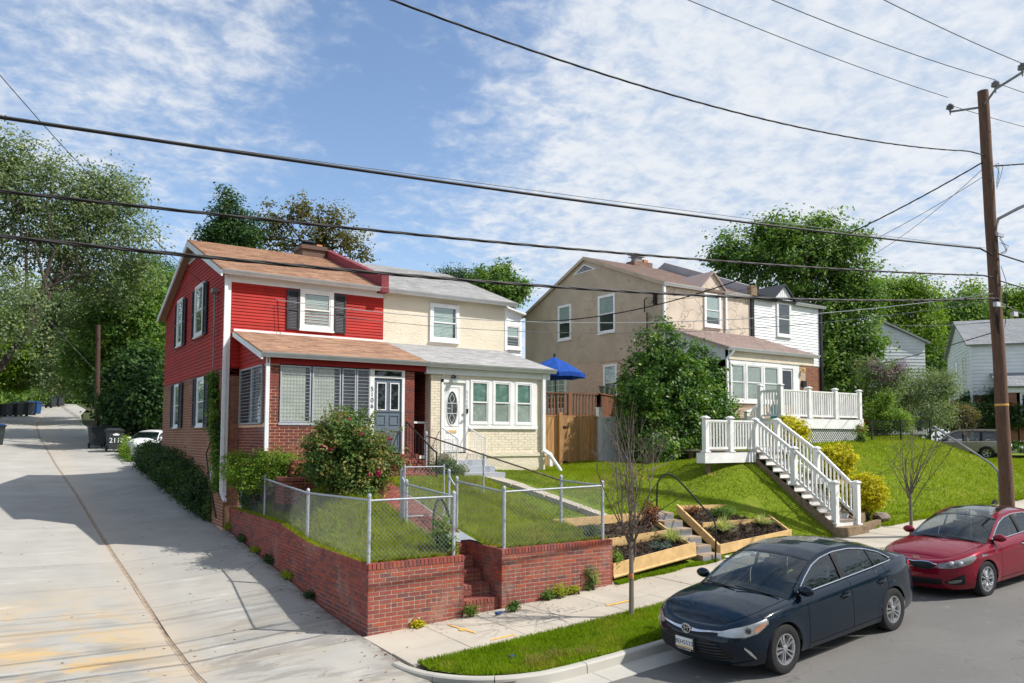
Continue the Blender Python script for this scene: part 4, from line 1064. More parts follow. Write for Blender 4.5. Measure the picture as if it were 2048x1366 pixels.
for sgn in (-1, 1):
    m_.bar(F(oc, oz+sgn*.48, .01), F(oc-.09, oz+sgn*.30, .01), .010, .006, (0, 1, 0)); m_.bar(F(oc, oz+sgn*.48, .01), F(oc+.09, oz+sgn*.30, .01), .010, .006, (0, 1, 0))
    m_.bar(F(oc-.09, oz+sgn*.30, .01), F(oc, oz+sgn*.14, .01), .010, .006, (0, 1, 0)); m_.bar(F(oc+.09, oz+sgn*.30, .01), F(oc, oz+sgn*.14, .01), .010, .006, (0, 1, 0))
    m_.bar(F(oc-.17, oz+sgn*.02, .01), F(oc-.05, oz, .01), .008, .006, (0, 1, 0))
m_.bar(F(oc, oz-.16, .01), F(oc, oz+.16, .01), .012, .006, (0, 1, 0)); m_.build('lead_came', 'white_trim', dr)
for v0, v1, a, b_ in ((4.0, 5.24, 5.66, 6.18), (3.25, 3.62, 5.66, 5.88), (3.25, 3.62, 5.94, 6.18)): mull(F, a, b_, v0, v1, .022, 0, .014, MB()).build('door_moulding', 'white_paint', dr)
m_ = MB(); m_.fbox(F, 5.72, 6.06, 3.80, 3.88, 0, .02); m_.build('mail_slot', 'timber_pale', dr)
m_ = MB(); m_.lathe((6.29, YP-.03, 4.18), [(.03, 0), (.035, .02), (0, .05)], 10, axis=1); m_.lathe((6.29, YP-.03, 4.38), [(.028, .02), (.03, .05)], 10, axis=1); m_.fbox(F, 6.20, 6.30, 4.16, 4.19, .04, .06); m_.build('handle', 'steel', dr)
MB().fbox(F, 5.58, 6.37, 3.17, 3.20, -.02, .05).build('threshold', 'dark_iron', chs)
F = FRONT(YP-.04)
for i, c_ in enumerate('5108'): text_mesh(c_, .16, mat='grey_gutter', name='house_number', parent=chs, mtx=facing((6.415, YP-.045, 5.08-.145*i), (1, 0, 0), (0, 0, 1)), label='pale digit %s beside the white door' % c_)
MB().fbox(F, 6.385, 6.445, 4.42, 4.56, 0, .03).build('doorbell', 'black_paint', chs)
m_ = MB(); m_.lathe((5.93, YP-.16, 5.47), [(.0, .10), (.07, .08), (.09, .02), (.02, .02)], 10); m_.tube([(5.85, YP-.02, 5.50), (5.86, YP-.10, 5.58), (5.93, YP-.16, 5.57)], .018, 6); la = m_.build('wall_lantern', 'black_paint', chs)
MB().lathe((5.93, YP-.16, 5.36), [(.04, -.04), (.06, 0), (.065, .12)], 10).build('lantern_glass', 'lamp_glass', la)
# doorstep, grey steps and white hand rails
ds = thing('front_steps', 'grey painted concrete steps with white metal rails, below the white door', 'steps', (6.0, 6.6, 2.6))
for k, (a, b_, y0, z1, mt) in enumerate(((5.5, 6.62, 7.0, 3.16, 'stucco_cream'), (5.5, 6.62, 6.6, 2.98, 'grey_steps'), (5.45, 6.68, 6.25, 2.80, 'grey_steps'), (5.40, 6.80, 5.85, 2.62, 'grey_steps'))):
    MB().box(a, b_, y0, YP+.02-.001*k, z1-.30, z1).build('step', mt, ds, label='cream painted doorstep' if k == 0 else None)
for x in (5.52, 6.50):
    m_ = MB(); a, b_ = Vector((x, YP-.06, 3.95)), Vector((x+.03, 6.55, 3.62)); m_.tube([a, b_], .02, 6); m_.tube([b_+Vector((0, 0, .03)), (b_.x, b_.y, 2.6)], .022, 6); m_.tube([a-Vector((0, 0, .68)), b_-Vector((0, 0, .68))], .012, 5)
    for q in range(1, 9): p = a.lerp(b_, q/9); m_.tube([p, p-Vector((0, 0, .68))], .008, 5)
    m_.build('hand_rail', 'white_trim', ds)
# rear wing with white boards
gx0, gx1, gy0 = 9.86, 14.9, 17.0
MB().prism([(gx0, gy0, 2.5), (gx0, gy0, 10.7), (gx1, gy0, 9.55), (gx1, gy0, 2.5)], (0, 0, 0), (0, 4, 0)).build('rear_wing', 'white_siding', chs)
siding(chs, FRONT(gy0-.002), lambda v: (gx0, min(gx1, gx0+(10.7-v)/.228)), 6.0, 10.0, .14, 'white_siding')
m_ = MB(); m_.hexa([(gx0, gy0-.25, 10.7), (gx1+.1, gy0-.25, 9.52), (gx1+.1, gy0+4, 9.52), (gx0, gy0+4, 10.7), (gx0, gy0-.25, 10.78), (gx1+.1, gy0-.25, 9.60), (gx1+.1, gy0+4, 9.60), (gx0, gy0+4, 10.78)]); m_.build('wing_roof', 'white_trim', chs)
window(chs, FRONT(gy0-.02), 13.75, 14.85, 7.85, 9.05, tw=.12, blind=.6)

# ================================================================== TAN HOUSE + WHITE HOUSE (the pair up the hill)
TA, TM, TB, TH, TK, TR = 19.70, 25.69, 31.5, 12.27, 18.07, 23.7
def zroof2(y): return 10.86+(y-12.1)*.3935 if y < TK else 13.21-(y-TK)*.42
th = thing('house', 'tan stucco house with pinkish shingle roof and a gabled dormer, behind the glossy round tree', 'house', (22.5, 18, 3.2))
gable(TA, TM-.002, 7.55, 'upper_wall', 'stucco_tan', th, TH, TR, TK, zroof2)
MB().box(TA+.02, TM-.002, TH+.02, TR-.02, 2.4, 7.55).build('lower_wall', 'tan_brick', th)
MB().box(TA+.10, TM-.1, TH-.012, TH, 8.2, 10.72).build('front_stucco', 'stucco_tan_front', th)
MB().box(TA-.03, TA+.02, 12.3, 16.9, 7.50, 7.62).build('stucco_edge', 'stucco_tan', th)
# courses of the lower side wall
m_ = MB(); z = 2.6; r = 0
while z < 7.5:
    y = TH+.1+(.14 if r % 2 else 0)
    while y < TR-.3:
        l = .28
        if not (15.5 < y+.14 < 16.65 and 5.4 < z < 7.4) and not (18.9 < y+.14 < 21.9 and z < 7.4):
            m_.hexa([(TA+.001, y, z), (TA+.03, y, z), (TA+.03, y+l-.012, z), (TA+.001, y+l-.012, z), (TA+.001, y, z+.085), (TA+.03, y, z+.085), (TA+.03, y+l-.012, z+.085), (TA+.001, y+l-.012, z+.085)])
        y += l
    z += .095; r += 1
m_.build('brick_courses', 'tan_brick', th, kind='stuff', fix=False)
FT = LEFT(TA)
window(th, FT, -20.45, -19.27, 8.97, 10.9, blind=.5); window(th, FT, -17.0, -15.67, 8.97, 10.93, blind=.48)
window(th, FT, -16.6, -15.55, 5.48, 7.35, blind=.5)
window(th, FT, -21.8, -19.6, 5.0, 7.1, tw=.22, blind=0, hung=False, bars=(3, 5), trim='curtain', label='glazed garden door behind the blue parasol', shade='curtain')
# triangular gable vent
m_ = MB(); x = TA-.03; m_.prism([(x, 17.15, 12.42), (x, 19.1, 12.42), (x, 18.15, 12.85)], (0, 0, 0), (.05, 0, 0)); v_ = m_.build('gable_vent', 'white_trim', th)
m_ = MB(); m_.prism([(x-.004, 17.4, 12.46), (x-.004, 18.85, 12.46), (x-.004, 18.15, 12.78)], (0, 0, 0), (.01, 0, 0)); m_.build('slots', 'unlit_dark', v_)
m_ = MB()
for k in range(4): m_.box(x-.012, x-.006, 17.5+k*.2, 18.75-k*.17, 12.49+.07*k, 12.515+.07*k)
m_.build('vent_slat', 'grey_gutter', v_)
roof_part(th, (TA-.12, 12.1, 10.87), (25.5, 12.1, 10.87), (25.5, TK, 13.22), (TA-.12, TK, 13.22), 'shingle_pinkish', course=.16, tab=.34, seed=11)
roof_part(th, (25.5, 23.9, 10.78), (TA-.12, 23.9, 10.78), (TA-.12, TK, 13.215), (25.5, TK, 13.215), 'shingle_pinkish', course=.5, tab=1.4, seed=12)
m_ = MB(); 
for (ya, za, yb, zb) in ((12.1, 10.84, TK, 13.19), (23.9, 10.75, TK, 13.19)):
    m_.hexa([(TA-.16, ya, za-.14), (TA-.12, ya, za-.14), (TA-.12, yb, zb-.14), (TA-.16, yb, zb-.14), (TA-.16, ya, za+.03), (TA-.12, ya, za+.03), (TA-.12, yb, zb+.03), (TA-.16, yb, zb+.03)])
m_.build('rake_board', 'stucco_tan', th)
gutter_part(th, (TA-.15, 12.08, 10.85), (22.2, 12.08, 10.85), 'white_trim'); gutter_part(th, (23.7, 12.08, 10.85), (25.6, 12.08, 10.85), 'white_trim')
spout(th, [(TA-.05, TH-.09, 10.72), (TA-.05, TH-.09, 8.0)], r=.06); spout(th, [(23.85, TH-.09, 10.75), (23.85, TH-.09, 8.95), (24.0, TH-.2, 8.85)], r=.05)
def dormer(parent, x0, x1, xc, ze, zk, wallmat, roofmat, yf=TH-.03):
    m_ = MB(); m_.prism([(x0, yf, ze-.3), (x1, yf, ze-.3), (x1-.03, yf, ze), (xc, yf, zk-.07), (x0+.03, yf, ze)], (0, 0, 0), (0, .5, 0)); d = m_.build('dormer', wallmat, parent)
    for (xe) in (x0-.12, x1+.12):
        yb = 12.1+(zk-10.86)/.3935; ye = 12.1+(ze-.03-10.86)/.3935+.15
        m_ = MB(); m_.hexa([(xe, yf-.12, ze-.10), (xc, yf-.12, zk-.08), (xc, yb, zk-.08), (xe, ye, ze-.10), (xe, yf-.12, ze-.02), (xc, yf-.12, zk), (xc, yb, zk), (xe, ye, ze-.02)]); m_.build('dormer_roof', roofmat, d)
    return d
dormer(th, 22.16, 23.75, 22.94, 10.95, 11.80, 'stucco_tan_front', 'shingle_pinkish')
window(th, FRONT(TH-.03), 22.34, 23.5, 9.05, 10.68, blind=.75, tw=.11)
# parapet and chimney
m_ = MB(); m_.prism([(25.5, 12.0, 10.9), (25.5, 12.0, 11.32), (25.5, TK, 13.66), (25.5, 23.8, 11.2), (25.5, 23.8, 10.7)], (0, 0, 0), (.4, 0, 0)); m_.build('parapet', 'parapet_concrete', th)
MB().box(25.48, 25.92, 11.96, 12.22, 10.86, 11.36).build('parapet_foot', 'timber_old', th)
ch = MB().box(22.95, 24.3, 17.8, 18.5, 12.9, 13.42).build('chimney', 'chimney_brick', th)
m_ = MB(); m_.box(23.25, 23.7, 18, 18.4, 13.42, 13.7); m_.box(23.1, 23.85, 17.9, 18.5, 13.72, 13.75); m_.hexa([(23.05, 17.85, 13.86), (23.9, 17.85, 13.86), (23.9, 18.55, 13.86), (23.05, 18.55, 13.86), (23.42, 18.1, 13.98), (23.52, 18.1, 13.98), (23.52, 18.3, 13.98), (23.42, 18.3, 13.98)]); m_.build('flue_cap', 'parapet_concrete', ch)
MB().box(23.85, 24.15, 18, 18.3, 13.42, 13.62).build('clay_pot', 'terracotta', ch)
m_ = MB(); m_.tube([(TA-.1, 13.3, 10.3), (TA-.25, 13.3, 10.2), (TA-.25, 13.3, 9.6)], .03, 6); m_.tube([(TA-.1, 13.0, 10.0), (TA-.3, 12.5, 10.3)], .02, 5); m_.box(TA-.14, TA-.02, 12.7, 12.85, 9.9, 10.5); m_.tube([(TA-.1, 13.3, 9.6), (TA-.1, 13.3, 6)], .03, 6); m_.build('cable_bracket', 'cable_black', th)
# tan porch
TP = 8.6
MB().box(TA+.1, 25.0, TP+.010, TH, 3.0, 5.2).build('porch_body', 'mortar_tan', th); MB().box(TA+.1, 25.0, TP+.8, TH, 5.2, 7.2).build('porch_interior', 'unlit_dark', th)
W = Wall(th, 'tan_brick', 170)
W.face((TA+.08, TP, 0), (1, 0, 0), (0, -1, 0), 5.3, 3.5, lambda u: 5.14, course=.0975, bl=.29, cap=.13)
W.face((24.56, TP, 0), (1, 0, 0), (0, -1, 0), .48, 4.4, lambda u: 7.0, course=.0975, bl=.29)
W.done()
MB().box(24.57, 25.03, TP+.010, TP+.5, 4.4, 7.0).build('porch_pier', 'mortar_tan', th)
m_ = MB(); m_.box(TA+.05, 24.6, TP-.06, TP+.1, 7.0, 7.40); m_.box(24.6, 25.6, TP-.06, TP+.1, 7.0, 7.4); m_.build('porch_fascia', 'stucco_cream', th)
m_ = MB(); m_.box(19.90, 23.2, TP-.03, TP+.06, 6.86, 7.0); m_.box(19.86, 23.2, TP-.07, TP+.06, 5.14, 5.24); m_.build('window_head', 'white_paint', th)
for a, b_ in ((19.93, 20.86), (20.90, 22.0), (22.04, 23.12)):
    w = window(th, FRONT(TP+.02), a, b_, 5.24, 6.87, tw=.07, blind=0, shade2='grey_shade', dark='shutter_grey', sill=False)
m_ = MB(); m_.box(23.12, 23.35, TP-.02, TP+.1, 4.5, 7.0); m_.box(24.12, 24.56, TP-.02, TP+.1, 4.5, 7.0); m_.box(23.35, 24.12, TP-.02, TP+.1, 6.80, 7.0); m_.build('door_frame', 'white_paint', th)
dr = MB().box(23.35, 24.12, TP+.02, TP+.07, 4.5, 6.80).build('front_door', 'white_paint', th); MB().box(23.42, 24.02, TP+.005, TP+.02, 4.9, 6.70).build('door_pane', 'dark_glass', dr)
roof_part(th, (19.62, 8.40, 7.49), (25.78, 8.40, 7.49), (25.78, TH, 8.82), (19.62, TH, 8.82), 'shingle_pinkish', course=.16, tab=.34, name='porch_roof', seed=14)
gutter_part(th, (19.62, 8.38, 7.48), (25.8, 8.38, 7.48), 'white_trim')
MB().prism([(19.75, 8.5, 7.0), (19.75, 12.27, 7.0), (19.75, 12.27, 8.72), (19.75, 8.5, 7.40)], (0, 0, 0), (.06, 0, 0)).build('cheek_wall', 'grey_siding', th)
spout(th, [(19.95, TP-.2, 7.36), (19.72, TP-.02, 7.0), (19.72, TP-.05, 4.2)], r=.05)
m_ = MB(); m_.box(24.70, 24.95, TP-.12, TP-.0, 6.0, 6.28); m_.build('mailbox', 'black_paint', th)
m_ = MB(); m_.lathe((24.72, TP-.14, 6.76), [(.02, .12), (.09, .05), (.08, -.08), (.03, -.1)], 8); m_.tube([(24.6, TP, 6.85), (24.72, TP-.14, 6.86)], .02, 5); m_.build('porch_lantern', 'timber_pale', th)

wh = thing('house', 'white clapboard half of the uphill pair, with black shingle roof and dark drainpipes', 'house', (28.6, 18, 3.3))
gable(TM+.002, TB, 7.55, 'upper_wall', 'white_siding', wh, TH, TR, TK, zroof2)
MB().box(TM+.002, TB-.03, TH+.03, TR-.02, 2.4, 7.55).build('lower_wall', 'mortar', wh)
siding(wh, FRONT(TH-.002), lambda v: (TM+.26, TB-.02), 7.56, 10.78, .148, 'white_siding')
W = Wall(wh, 'side_brick', 60); W.face((25.75, TH-.0, 0), (1, 0, 0), (0, -1, 0), 5.72, 5.2, lambda u: 7.54, course=.1, bl=.3, start=1); W.done()
MB().box(25.72, 25.94, TH-.10, TH-.02, 7.5, 10.78).build('drainpipe', 'black_paint', wh); MB().box(31.38, 31.56, TH-.12, TH-.02, 3.4, 10.78).build('drainpipe', 'black_paint', wh)
roof_part(wh, (25.9, 12.08, 10.86), (31.72, 12.08, 10.86), (31.72, TK, 13.2), (25.9, TK, 13.2), 'shingle_black', course=.18, tab=.4, seed=15)
roof_part(wh, (31.72, 23.9, 10.78), (25.9, 23.9, 10.78), (25.9, TK, 13.198), (31.72, TK, 13.198), 'shingle_black', course=.5, tab=1.4, seed=16)
gutter_part(wh, (25.95, 12.06, 10.85), (27.6, 12.06, 10.85), 'black_paint'); gutter_part(wh, (29.2, 12.06, 10.85), (31.75, 12.06, 10.85), 'white_trim')
d = dormer(wh, 27.62, 29.16, 28.4, 11.0, 11.78, 'white_siding', 'shingle_black')
m_ = MB()
for k in range(8): m_.box(27.75+.17*k, 27.765+.17*k, TH-.045, TH-.03, 10.9, 11.0+.68*(1-abs(k-3.6)/4.4))
m_.build('batten', 'grey_gutter', d)
window(wh, FRONT(TH-.03), 27.76, 28.92, 8.98, 10.82, blind=0, tw=.11, bars=(1, 1))

# ---- houses farther off
def far_house(label, X0, X1, Y0, Y1, zb, ze, zk, zbr, wallm, roofm, wins, side=(), porch=None, yawd=0.):
    h = thing('house', label, 'house', (X0, Y0, zb)); yk = (Y0+Y1)/2
    m_ = MB(); m_.prism([(X0, Y0, zbr), (X0, Y0, ze), (X0, yk, zk), (X0, Y1, ze), (X0, Y1, zbr)], (0, 0, 0), (X1-X0, 0, 0)); m_.build('upper_wall', wallm, h)
    MB().box(X0+.04, X1-.04, Y0+.04, Y1-.04, zb-1, zbr).build('lower_wall', 'side_brick', h)
    sl = (zk-ze)/(yk-Y0)
    def g(v):
        d_ = max(0, (v-ze)/sl); return (-(Y1-d_), -(Y0+d_)) if Y1-Y0 > 2*d_+.2 else None
    siding(h, LEFT(X0+.0), g, zbr, zk-.1, .27, wallm, lap=.03)
    siding(h, FRONT(Y0), lambda v: (X0, X1), zbr, ze-.1, .27, wallm, lap=.03)
    roof_part(h, (X0-.3, Y0-.3, ze-.02), (X1+.3, Y0-.3, ze-.02), (X1+.3, yk, zk+.14), (X0-.3, yk, zk+.14), roofm, course=.3, tab=.6)
    roof_part(h, (X1+.3, Y1+.3, ze-.02), (X0-.3, Y1+.3, ze-.02), (X0-.3, yk, zk+.135), (X1+.3, yk, zk+.135), roofm, course=1, tab=2)
    for a, b_, c, d_ in wins: window(h, FRONT(Y0-.03), a, b_, c, d_, blind=.5, tw=.12, slat=.12)
    for a, b_, c, d_ in side: window(h, LEFT(X0-.02), -b_, -a, c, d_, blind=0, tw=.12)
    return h
hw = far_house('white clapboard house with grey roof, right of the utility pole beyond the clipped hedge', 54.8, 72, 15.7, 26.5, 4.6, 10.7, 13.1, 6.9, 'white_siding', 'shingle_far',
    [(62.2, 63.9, 7.9, 10.3), (68, 69.5, 7.9, 10.3)], [(17.6, 18.9, 7.6, 10.1), (21.4, 22.6, 7.8, 10.1)])
# its porch and dormer
roof_part(hw, (56.0, 12.6, 7.35), (73, 12.6, 7.35), (73, 15.7, 8.5), (56.0, 15.7, 8.5), 'shingle_far', course=.35, tab=.7, name='porch_roof')
MB().box(56.2, 73, 12.8, 13.0, 6.9, 7.25).build('porch_fascia', 'white_trim', hw)
MB().prism([(56.3, 12.9, 6.9), (56.3, 15.7, 6.9), (56.3, 15.7, 8.35), (56.3, 12.9, 7.3)], (0, 0, 0), (.1, 0, 0)).build('cheek_wall', 'white_siding', hw)
MB().box(57.2, 73, 12.9, 15.7, 3.5, 4.9).box(56.3, 57.1, 12.9, 13.4, 3.5, 6.9).build('porch_brick', 'side_brick', hw)
for a, b_ in ((57.3, 59.6), (59.9, 62.4), (62.7, 65.5), (65.8, 69)): window(hw, FRONT(12.95), a, b_, 4.9, 6.9, tw=.10, blind=0, hung=False)
m_ = MB(); m_.box(56.15, 56.3, 12.7, 12.85, 3.5, 7.2); m_.box(54.7, 54.85, 15.5, 15.65, 3.5, 10.5); m_.build('downspout', 'white_trim', hw)
m_ = MB(); m_.prism([(61.9, 15.55, 10.4), (64.3, 15.55, 10.4), (64.3, 15.55, 10.75), (63.1, 15.55, 11.8), (61.9, 15.55, 10.75)], (0, 0, 0), (0, 3, 0)); d = m_.build('dormer', 'white_siding', hw)
m_ = MB(); m_.hexa([(61.7, 15.4, 10.65), (63.1, 15.4, 11.85), (63.1, 18.5, 11.85), (61.7, 17.0, 10.65), (61.7, 15.4, 10.75), (63.1, 15.4, 11.95), (63.1, 18.5, 11.95), (61.7, 17, 10.75)]); m_.hexa([(63.1, 15.4, 11.85), (64.5, 15.4, 10.65), (64.5, 17, 10.65), (63.1, 18.5, 11.85), (63.1, 15.4, 11.95), (64.5, 15.4, 10.75), (64.5, 17, 10.75), (63.1, 18.5, 11.95)]); m_.build('dormer_roof', 'shingle_far', d)
MB().box(64.5, 66.5, 20.5, 21.6, 12.8, 14.2).build('chimney', 'side_brick', hw)
hw.rotation_euler = (0, 0, math.radians(-55))
# middle one: only its gable shows, turned to face the street behind
gm = thing('house', 'pale grey clapboard gable half hidden by trees, left of the far white house', 'house', (60, 28, 5))
pA, pB, pC = Vector((57.6, 28.2, 0)), Vector((64.4, 24.3, 0)), Vector((70, 33, 0)); du = (pB-pA)
def gp(t, z): p = pA+du*t; return (p.x, p.y, z)
bk = (pC-pB)
MB().prism([gp(0, 4), gp(0, 12.5), gp(.45, 14.3), gp(1.0, 12.5), gp(1.0, 4)], (0, 0, 0), bk).build('upper_wall', 'grey_siding', gm)
Fg = lambda u, v, n: Vector(gp(u, v))+Vector((-du.y, du.x, 0)).normalized()*(-n)
siding(gm, Fg, lambda v: (0, 1) if v < 12.4 else ((v-12.4)/1.85*.45, 1-(v-12.4)/1.85*.55), 7.0, 14.0, .3, 'grey_siding', lap=.03)
for s_, (a, b_, za, zb_) in enumerate(((-.05, .45, 12.3, 14.38), (.45, 1.05, 14.38, 12.3))):
    P0, P1 = Vector(gp(a, za)), Vector(gp(b_, zb_)); o_ = -bk.normalized()*.3; m_ = MB(); m_.hexa([P0+o_, P1+o_, P1+bk, P0+bk, P0+o_+Vector((0, 0, .14)), P1+o_+Vector((0, 0, .14)), P1+bk+Vector((0, 0, .14)), P0+bk+Vector((0, 0, .14))]); m_.build('roof', 'shingle_far', gm)
w = mull(lambda u, v, n: Fg(u, v, n), .18, .36, 9.7, 11.6, .02, 0, .06, MB()).build('window', 'white_paint', gm); MB().fbox(Fg, .19, .35, 9.8, 11.5, .01, .03).build('pane', 'dark_glass', w)
# peach house glimpsed up the alley
ph = thing('house', 'peach coloured house glimpsed through the trees up the alley on the left', 'house', (-7, 92, 8))
MB().box(-10, -4.6, 90, 98, 8, 16.6).build('wall', 'peach_wall', ph); MB().prism([(-10.4, 89.6, 16.6), (-4.2, 89.6, 16.6), (-7.3, 89.6, 18.4)], (0, 0, 0), (0, 9, 0)).build('roof', 'shingle_far', ph)
for a in (-9.3, -6.6): window(ph, FRONT(89.98), a, a+1.4, 12.0, 14.0, blind=0, tw=.12)
# ================================================================== FENCES OF CHAIN LINK
def chain_fence(label, posts, spans, loc, name='chain_link_fence', cat='fence', mesh_r=.0024, pitch=.092, post_mat='steel', rail_mat=None, group=None):
    """posts: (x, y, zbottom, ztop, radius); spans: ((a bottom),(a top),(b bottom),(b top))"""
    t = thing(name, label, cat, loc, group)
    for (x, y, z0, z1, r) in posts:
        m_ = MB(); m_.tube([(x, y, z0), (x, y, z1)], r, 8); m_.lathe((x, y, z1), [(r*1.15, -.02), (r*1.2, .0), (r*1.0, .035), (r*.4, .055), (0, .058)], 8)
        for q in (.2, .5, .8): m_.lathe((x, y, z0+(z1-z0)*q), [(r*1.15, -.012), (r*1.25, 0), (r*1.15, .012)], 8)
        m_.build('post', post_mat, t, smooth=True)
    for k, (ab, a2, bb, b2) in enumerate(spans):
        ab, a2, bb, b2 = map(Vector, (ab, a2, bb, b2))
        m_ = MB(); m_.tube([a2, b2], .021, 6); m_.build('top_rail', rail_mat or post_mat, t, smooth=True)
        Lh = (b2-a2).length; H = ((a2-ab).length+(b2-bb).length)/2; m_ = MB()
        def P(s, v): return ab.lerp(bb, s/Lh).lerp(a2.lerp(b2, s/Lh), v/H)
        n = int((Lh+H)/pitch)
        for q in range(n+1):
            for sg in (1, -1):
                s0 = -H+q*pitch if sg > 0 else q*pitch; s1 = s0+sg*H
                v0, v1 = 0, H
                if sg > 0:
                    if s0 < 0: v0 = -s0; s0 = 0
                    if s1 > Lh: v1 = H-(s1-Lh); s1 = Lh
                else:
                    if s0 > Lh: v0 = s0-Lh; s0 = Lh
                    if s1 < 0: v1 = H+s1; s1 = 0
                if v1-v0 > .03: m_.tube([P(s0, v0), P(s1, v1)], mesh_r, 3, caps=False)
        k2 = int(Lh/pitch)
        for q in range(k2):                               # twisted selvage over the rail
            p = a2.lerp(b2, (q+.5)/k2); m_.tube([p+Vector((0, 0, -.03)), p+Vector((0, -.012, .026)), p+Vector((0, .012, .03)), p+Vector((0, 0, -.03))], mesh_r, 3, caps=False)
        m_.build('wire_mesh', 'wire_zinc', t, kind='stuff', fix=False)
    return t
g = ground
chain_fence('leaning chain-link fence on top of the corner garden wall, along the alley',
    [(.05, .10, 1.26, 2.56, .036), (1.86, .10, 1.28, 2.54, .036), (.12, 3.8, 1.2, 2.44, .036), (.10, 7.2, 1.4, 2.64, .028), (.08, 9.5, 1.4, 2.70, .036), (1.9, 2.36, 1.45, 2.66, .034)],
    [((.05, .13, 1.33), (.05, .13, 2.47), (1.84, .1, 1.35), (1.84, .1, 2.48)), ((.05, .12, 1.33), (.05, .12, 2.48), (.12, 3.78, 1.32), (.12, 3.78, 2.38)),
     ((.12, 3.82, 1.32), (.12, 3.82, 2.38), (.08, 9.5, 1.55), (.08, 9.5, 2.66)), ((1.87, .13, 1.36), (1.87, .13, 2.48), (1.9, 2.34, 1.6), (1.9, 2.34, 2.6))], (.05, .1, 1.3))
chain_fence('chain-link fence round the little lawn above the right garden wall, beside the planting beds',
    [(3.06, .10, 1.3, 2.60, .036), (5.73, .10, 1.3, 2.64, .036), (2.98, 1.98, 1.5, 2.72, .034), (5.72, 1.66, 1.5, 2.70, .036)],
    [((3.08, .10, 1.36), (3.08, .10, 2.53), (5.71, .10, 1.40), (5.71, .10, 2.57)), ((3.05, .13, 1.36), (3.05, .13, 2.53), (2.98, 1.96, 1.6), (2.98, 1.96, 2.66)),
     ((5.73, .13, 1.4), (5.73, .13, 2.57), (5.72, 1.64, 1.66), (5.72, 1.64, 2.62))], (4.4, .1, 1.3))
chain_fence('rusty-railed chain-link fence dividing the red and cream gardens, dropping towards the street',
    [(4.72, 6.95, 2.5, 3.78, .034), (4.92, 4.0, 2.2, 3.22, .024)],
    [((4.72, 6.93, 2.6), (4.72, 6.93, 3.70), (4.92, 4.0, 2.22), (4.92, 4.0, 3.20)), ((4.92, 3.98, 2.22), (4.92, 3.98, 3.20), (5.72, 1.70, 1.66), (5.72, 1.70, 2.62))], (4.8, 4, 2.2), rail_mat='rusty_steel')
# the gate: two offset posts and the open leaf behind
gt = thing('garden_gate', 'open chain-link gate at the head of the brick steps, between the two fences', 'gate', (2.4, 2.5, 1.6))
for (x, y, z0, z1) in ((1.9, 2.62, 1.5, 2.90), (2.95, 2.30, 1.5, 2.88)):
    m_ = MB(); m_.tube([(x, y, z0), (x, y, z1)], .034, 8); m_.lathe((x, y, z1), [(.04, -.02), (.042, 0), (.03, .035), (0, .055)], 8)
    m_.tube([(x, y, z1-.12), (x+(-.01 if x < 2 else .02), y-.27, z1-.34)], .02, 6); m_.build('gate_post', 'steel', gt, smooth=True)
m_ = MB(); A_, B_ = Vector((1.94, 2.55, 0)), Vector((2.90, 2.45, 0))
for p in (A_, B_): m_.tube([(p.x, p.y, 1.80), (p.x, p.y, 3.04)], .018, 6)
for z in (1.86, 2.98): m_.tube([(A_.x, A_.y, z), (B_.x, B_.y, z)], .016, 6)
m_.build('gate_frame', 'steel', gt, smooth=True); m_ = MB()
for q in range(26):
    for sg in (1, -1):
        s0 = -1.1+q*.085 if sg > 0 else q*.085; pts = []
        for v in (0, 1.1):
            s = s0+sg*v; pts.append((s, v))
        (s0_, v0), (s1, v1) = pts
        def cl(s, v, so, vo): 
            if s < 0: v = v+(0-s)/(so-s)*(vo-v); s = 0
            if s > .96: v = v+(.96-s)/(so-s)*(vo-v); s = .96
            return s, v
        if (s0_ < 0 and s1 < 0) or (s0_ > .96 and s1 > .96): continue
        a_ = cl(s0_, v0, s1, v1); b_ = cl(s1, v1, s0_, v0)
        pa_ = A_.lerp(B_, a_[0]/.96)+Vector((0, 0, 1.87+a_[1])); pb_ = A_.lerp(B_, b_[0]/.96)+Vector((0, 0, 1.87+b_[1])); m_.tube([pa_, pb_], .0027, 3, caps=False)
m_.build('wire_mesh', 'wire_zinc', gt, kind='stuff', fix=False)
# twisted black hoop rail on the brick steps
m_ = MB(); P = [(1.93+.0, 1.15, 1.25), (1.95, 1.15, 1.9), (2.0, 1.17, 2.18), (2.10, 1.2, 2.32), (2.22, 1.25, 2.30), (2.36, 1.3, 2.1), (2.52, 1.35, 1.72), (2.58, 1.38, 1.5)]
cp_ = catmull([Vector(p) for p in P], 8); m_.tube(cp_, [.024+.007*(k % 2) for k in range(len(cp_))], 8)
tag(m_.build('hoop_rail', 'dark_iron', smooth=True), 'twisted black iron hoop standing on the brick steps inside the gate', 'hand rail')
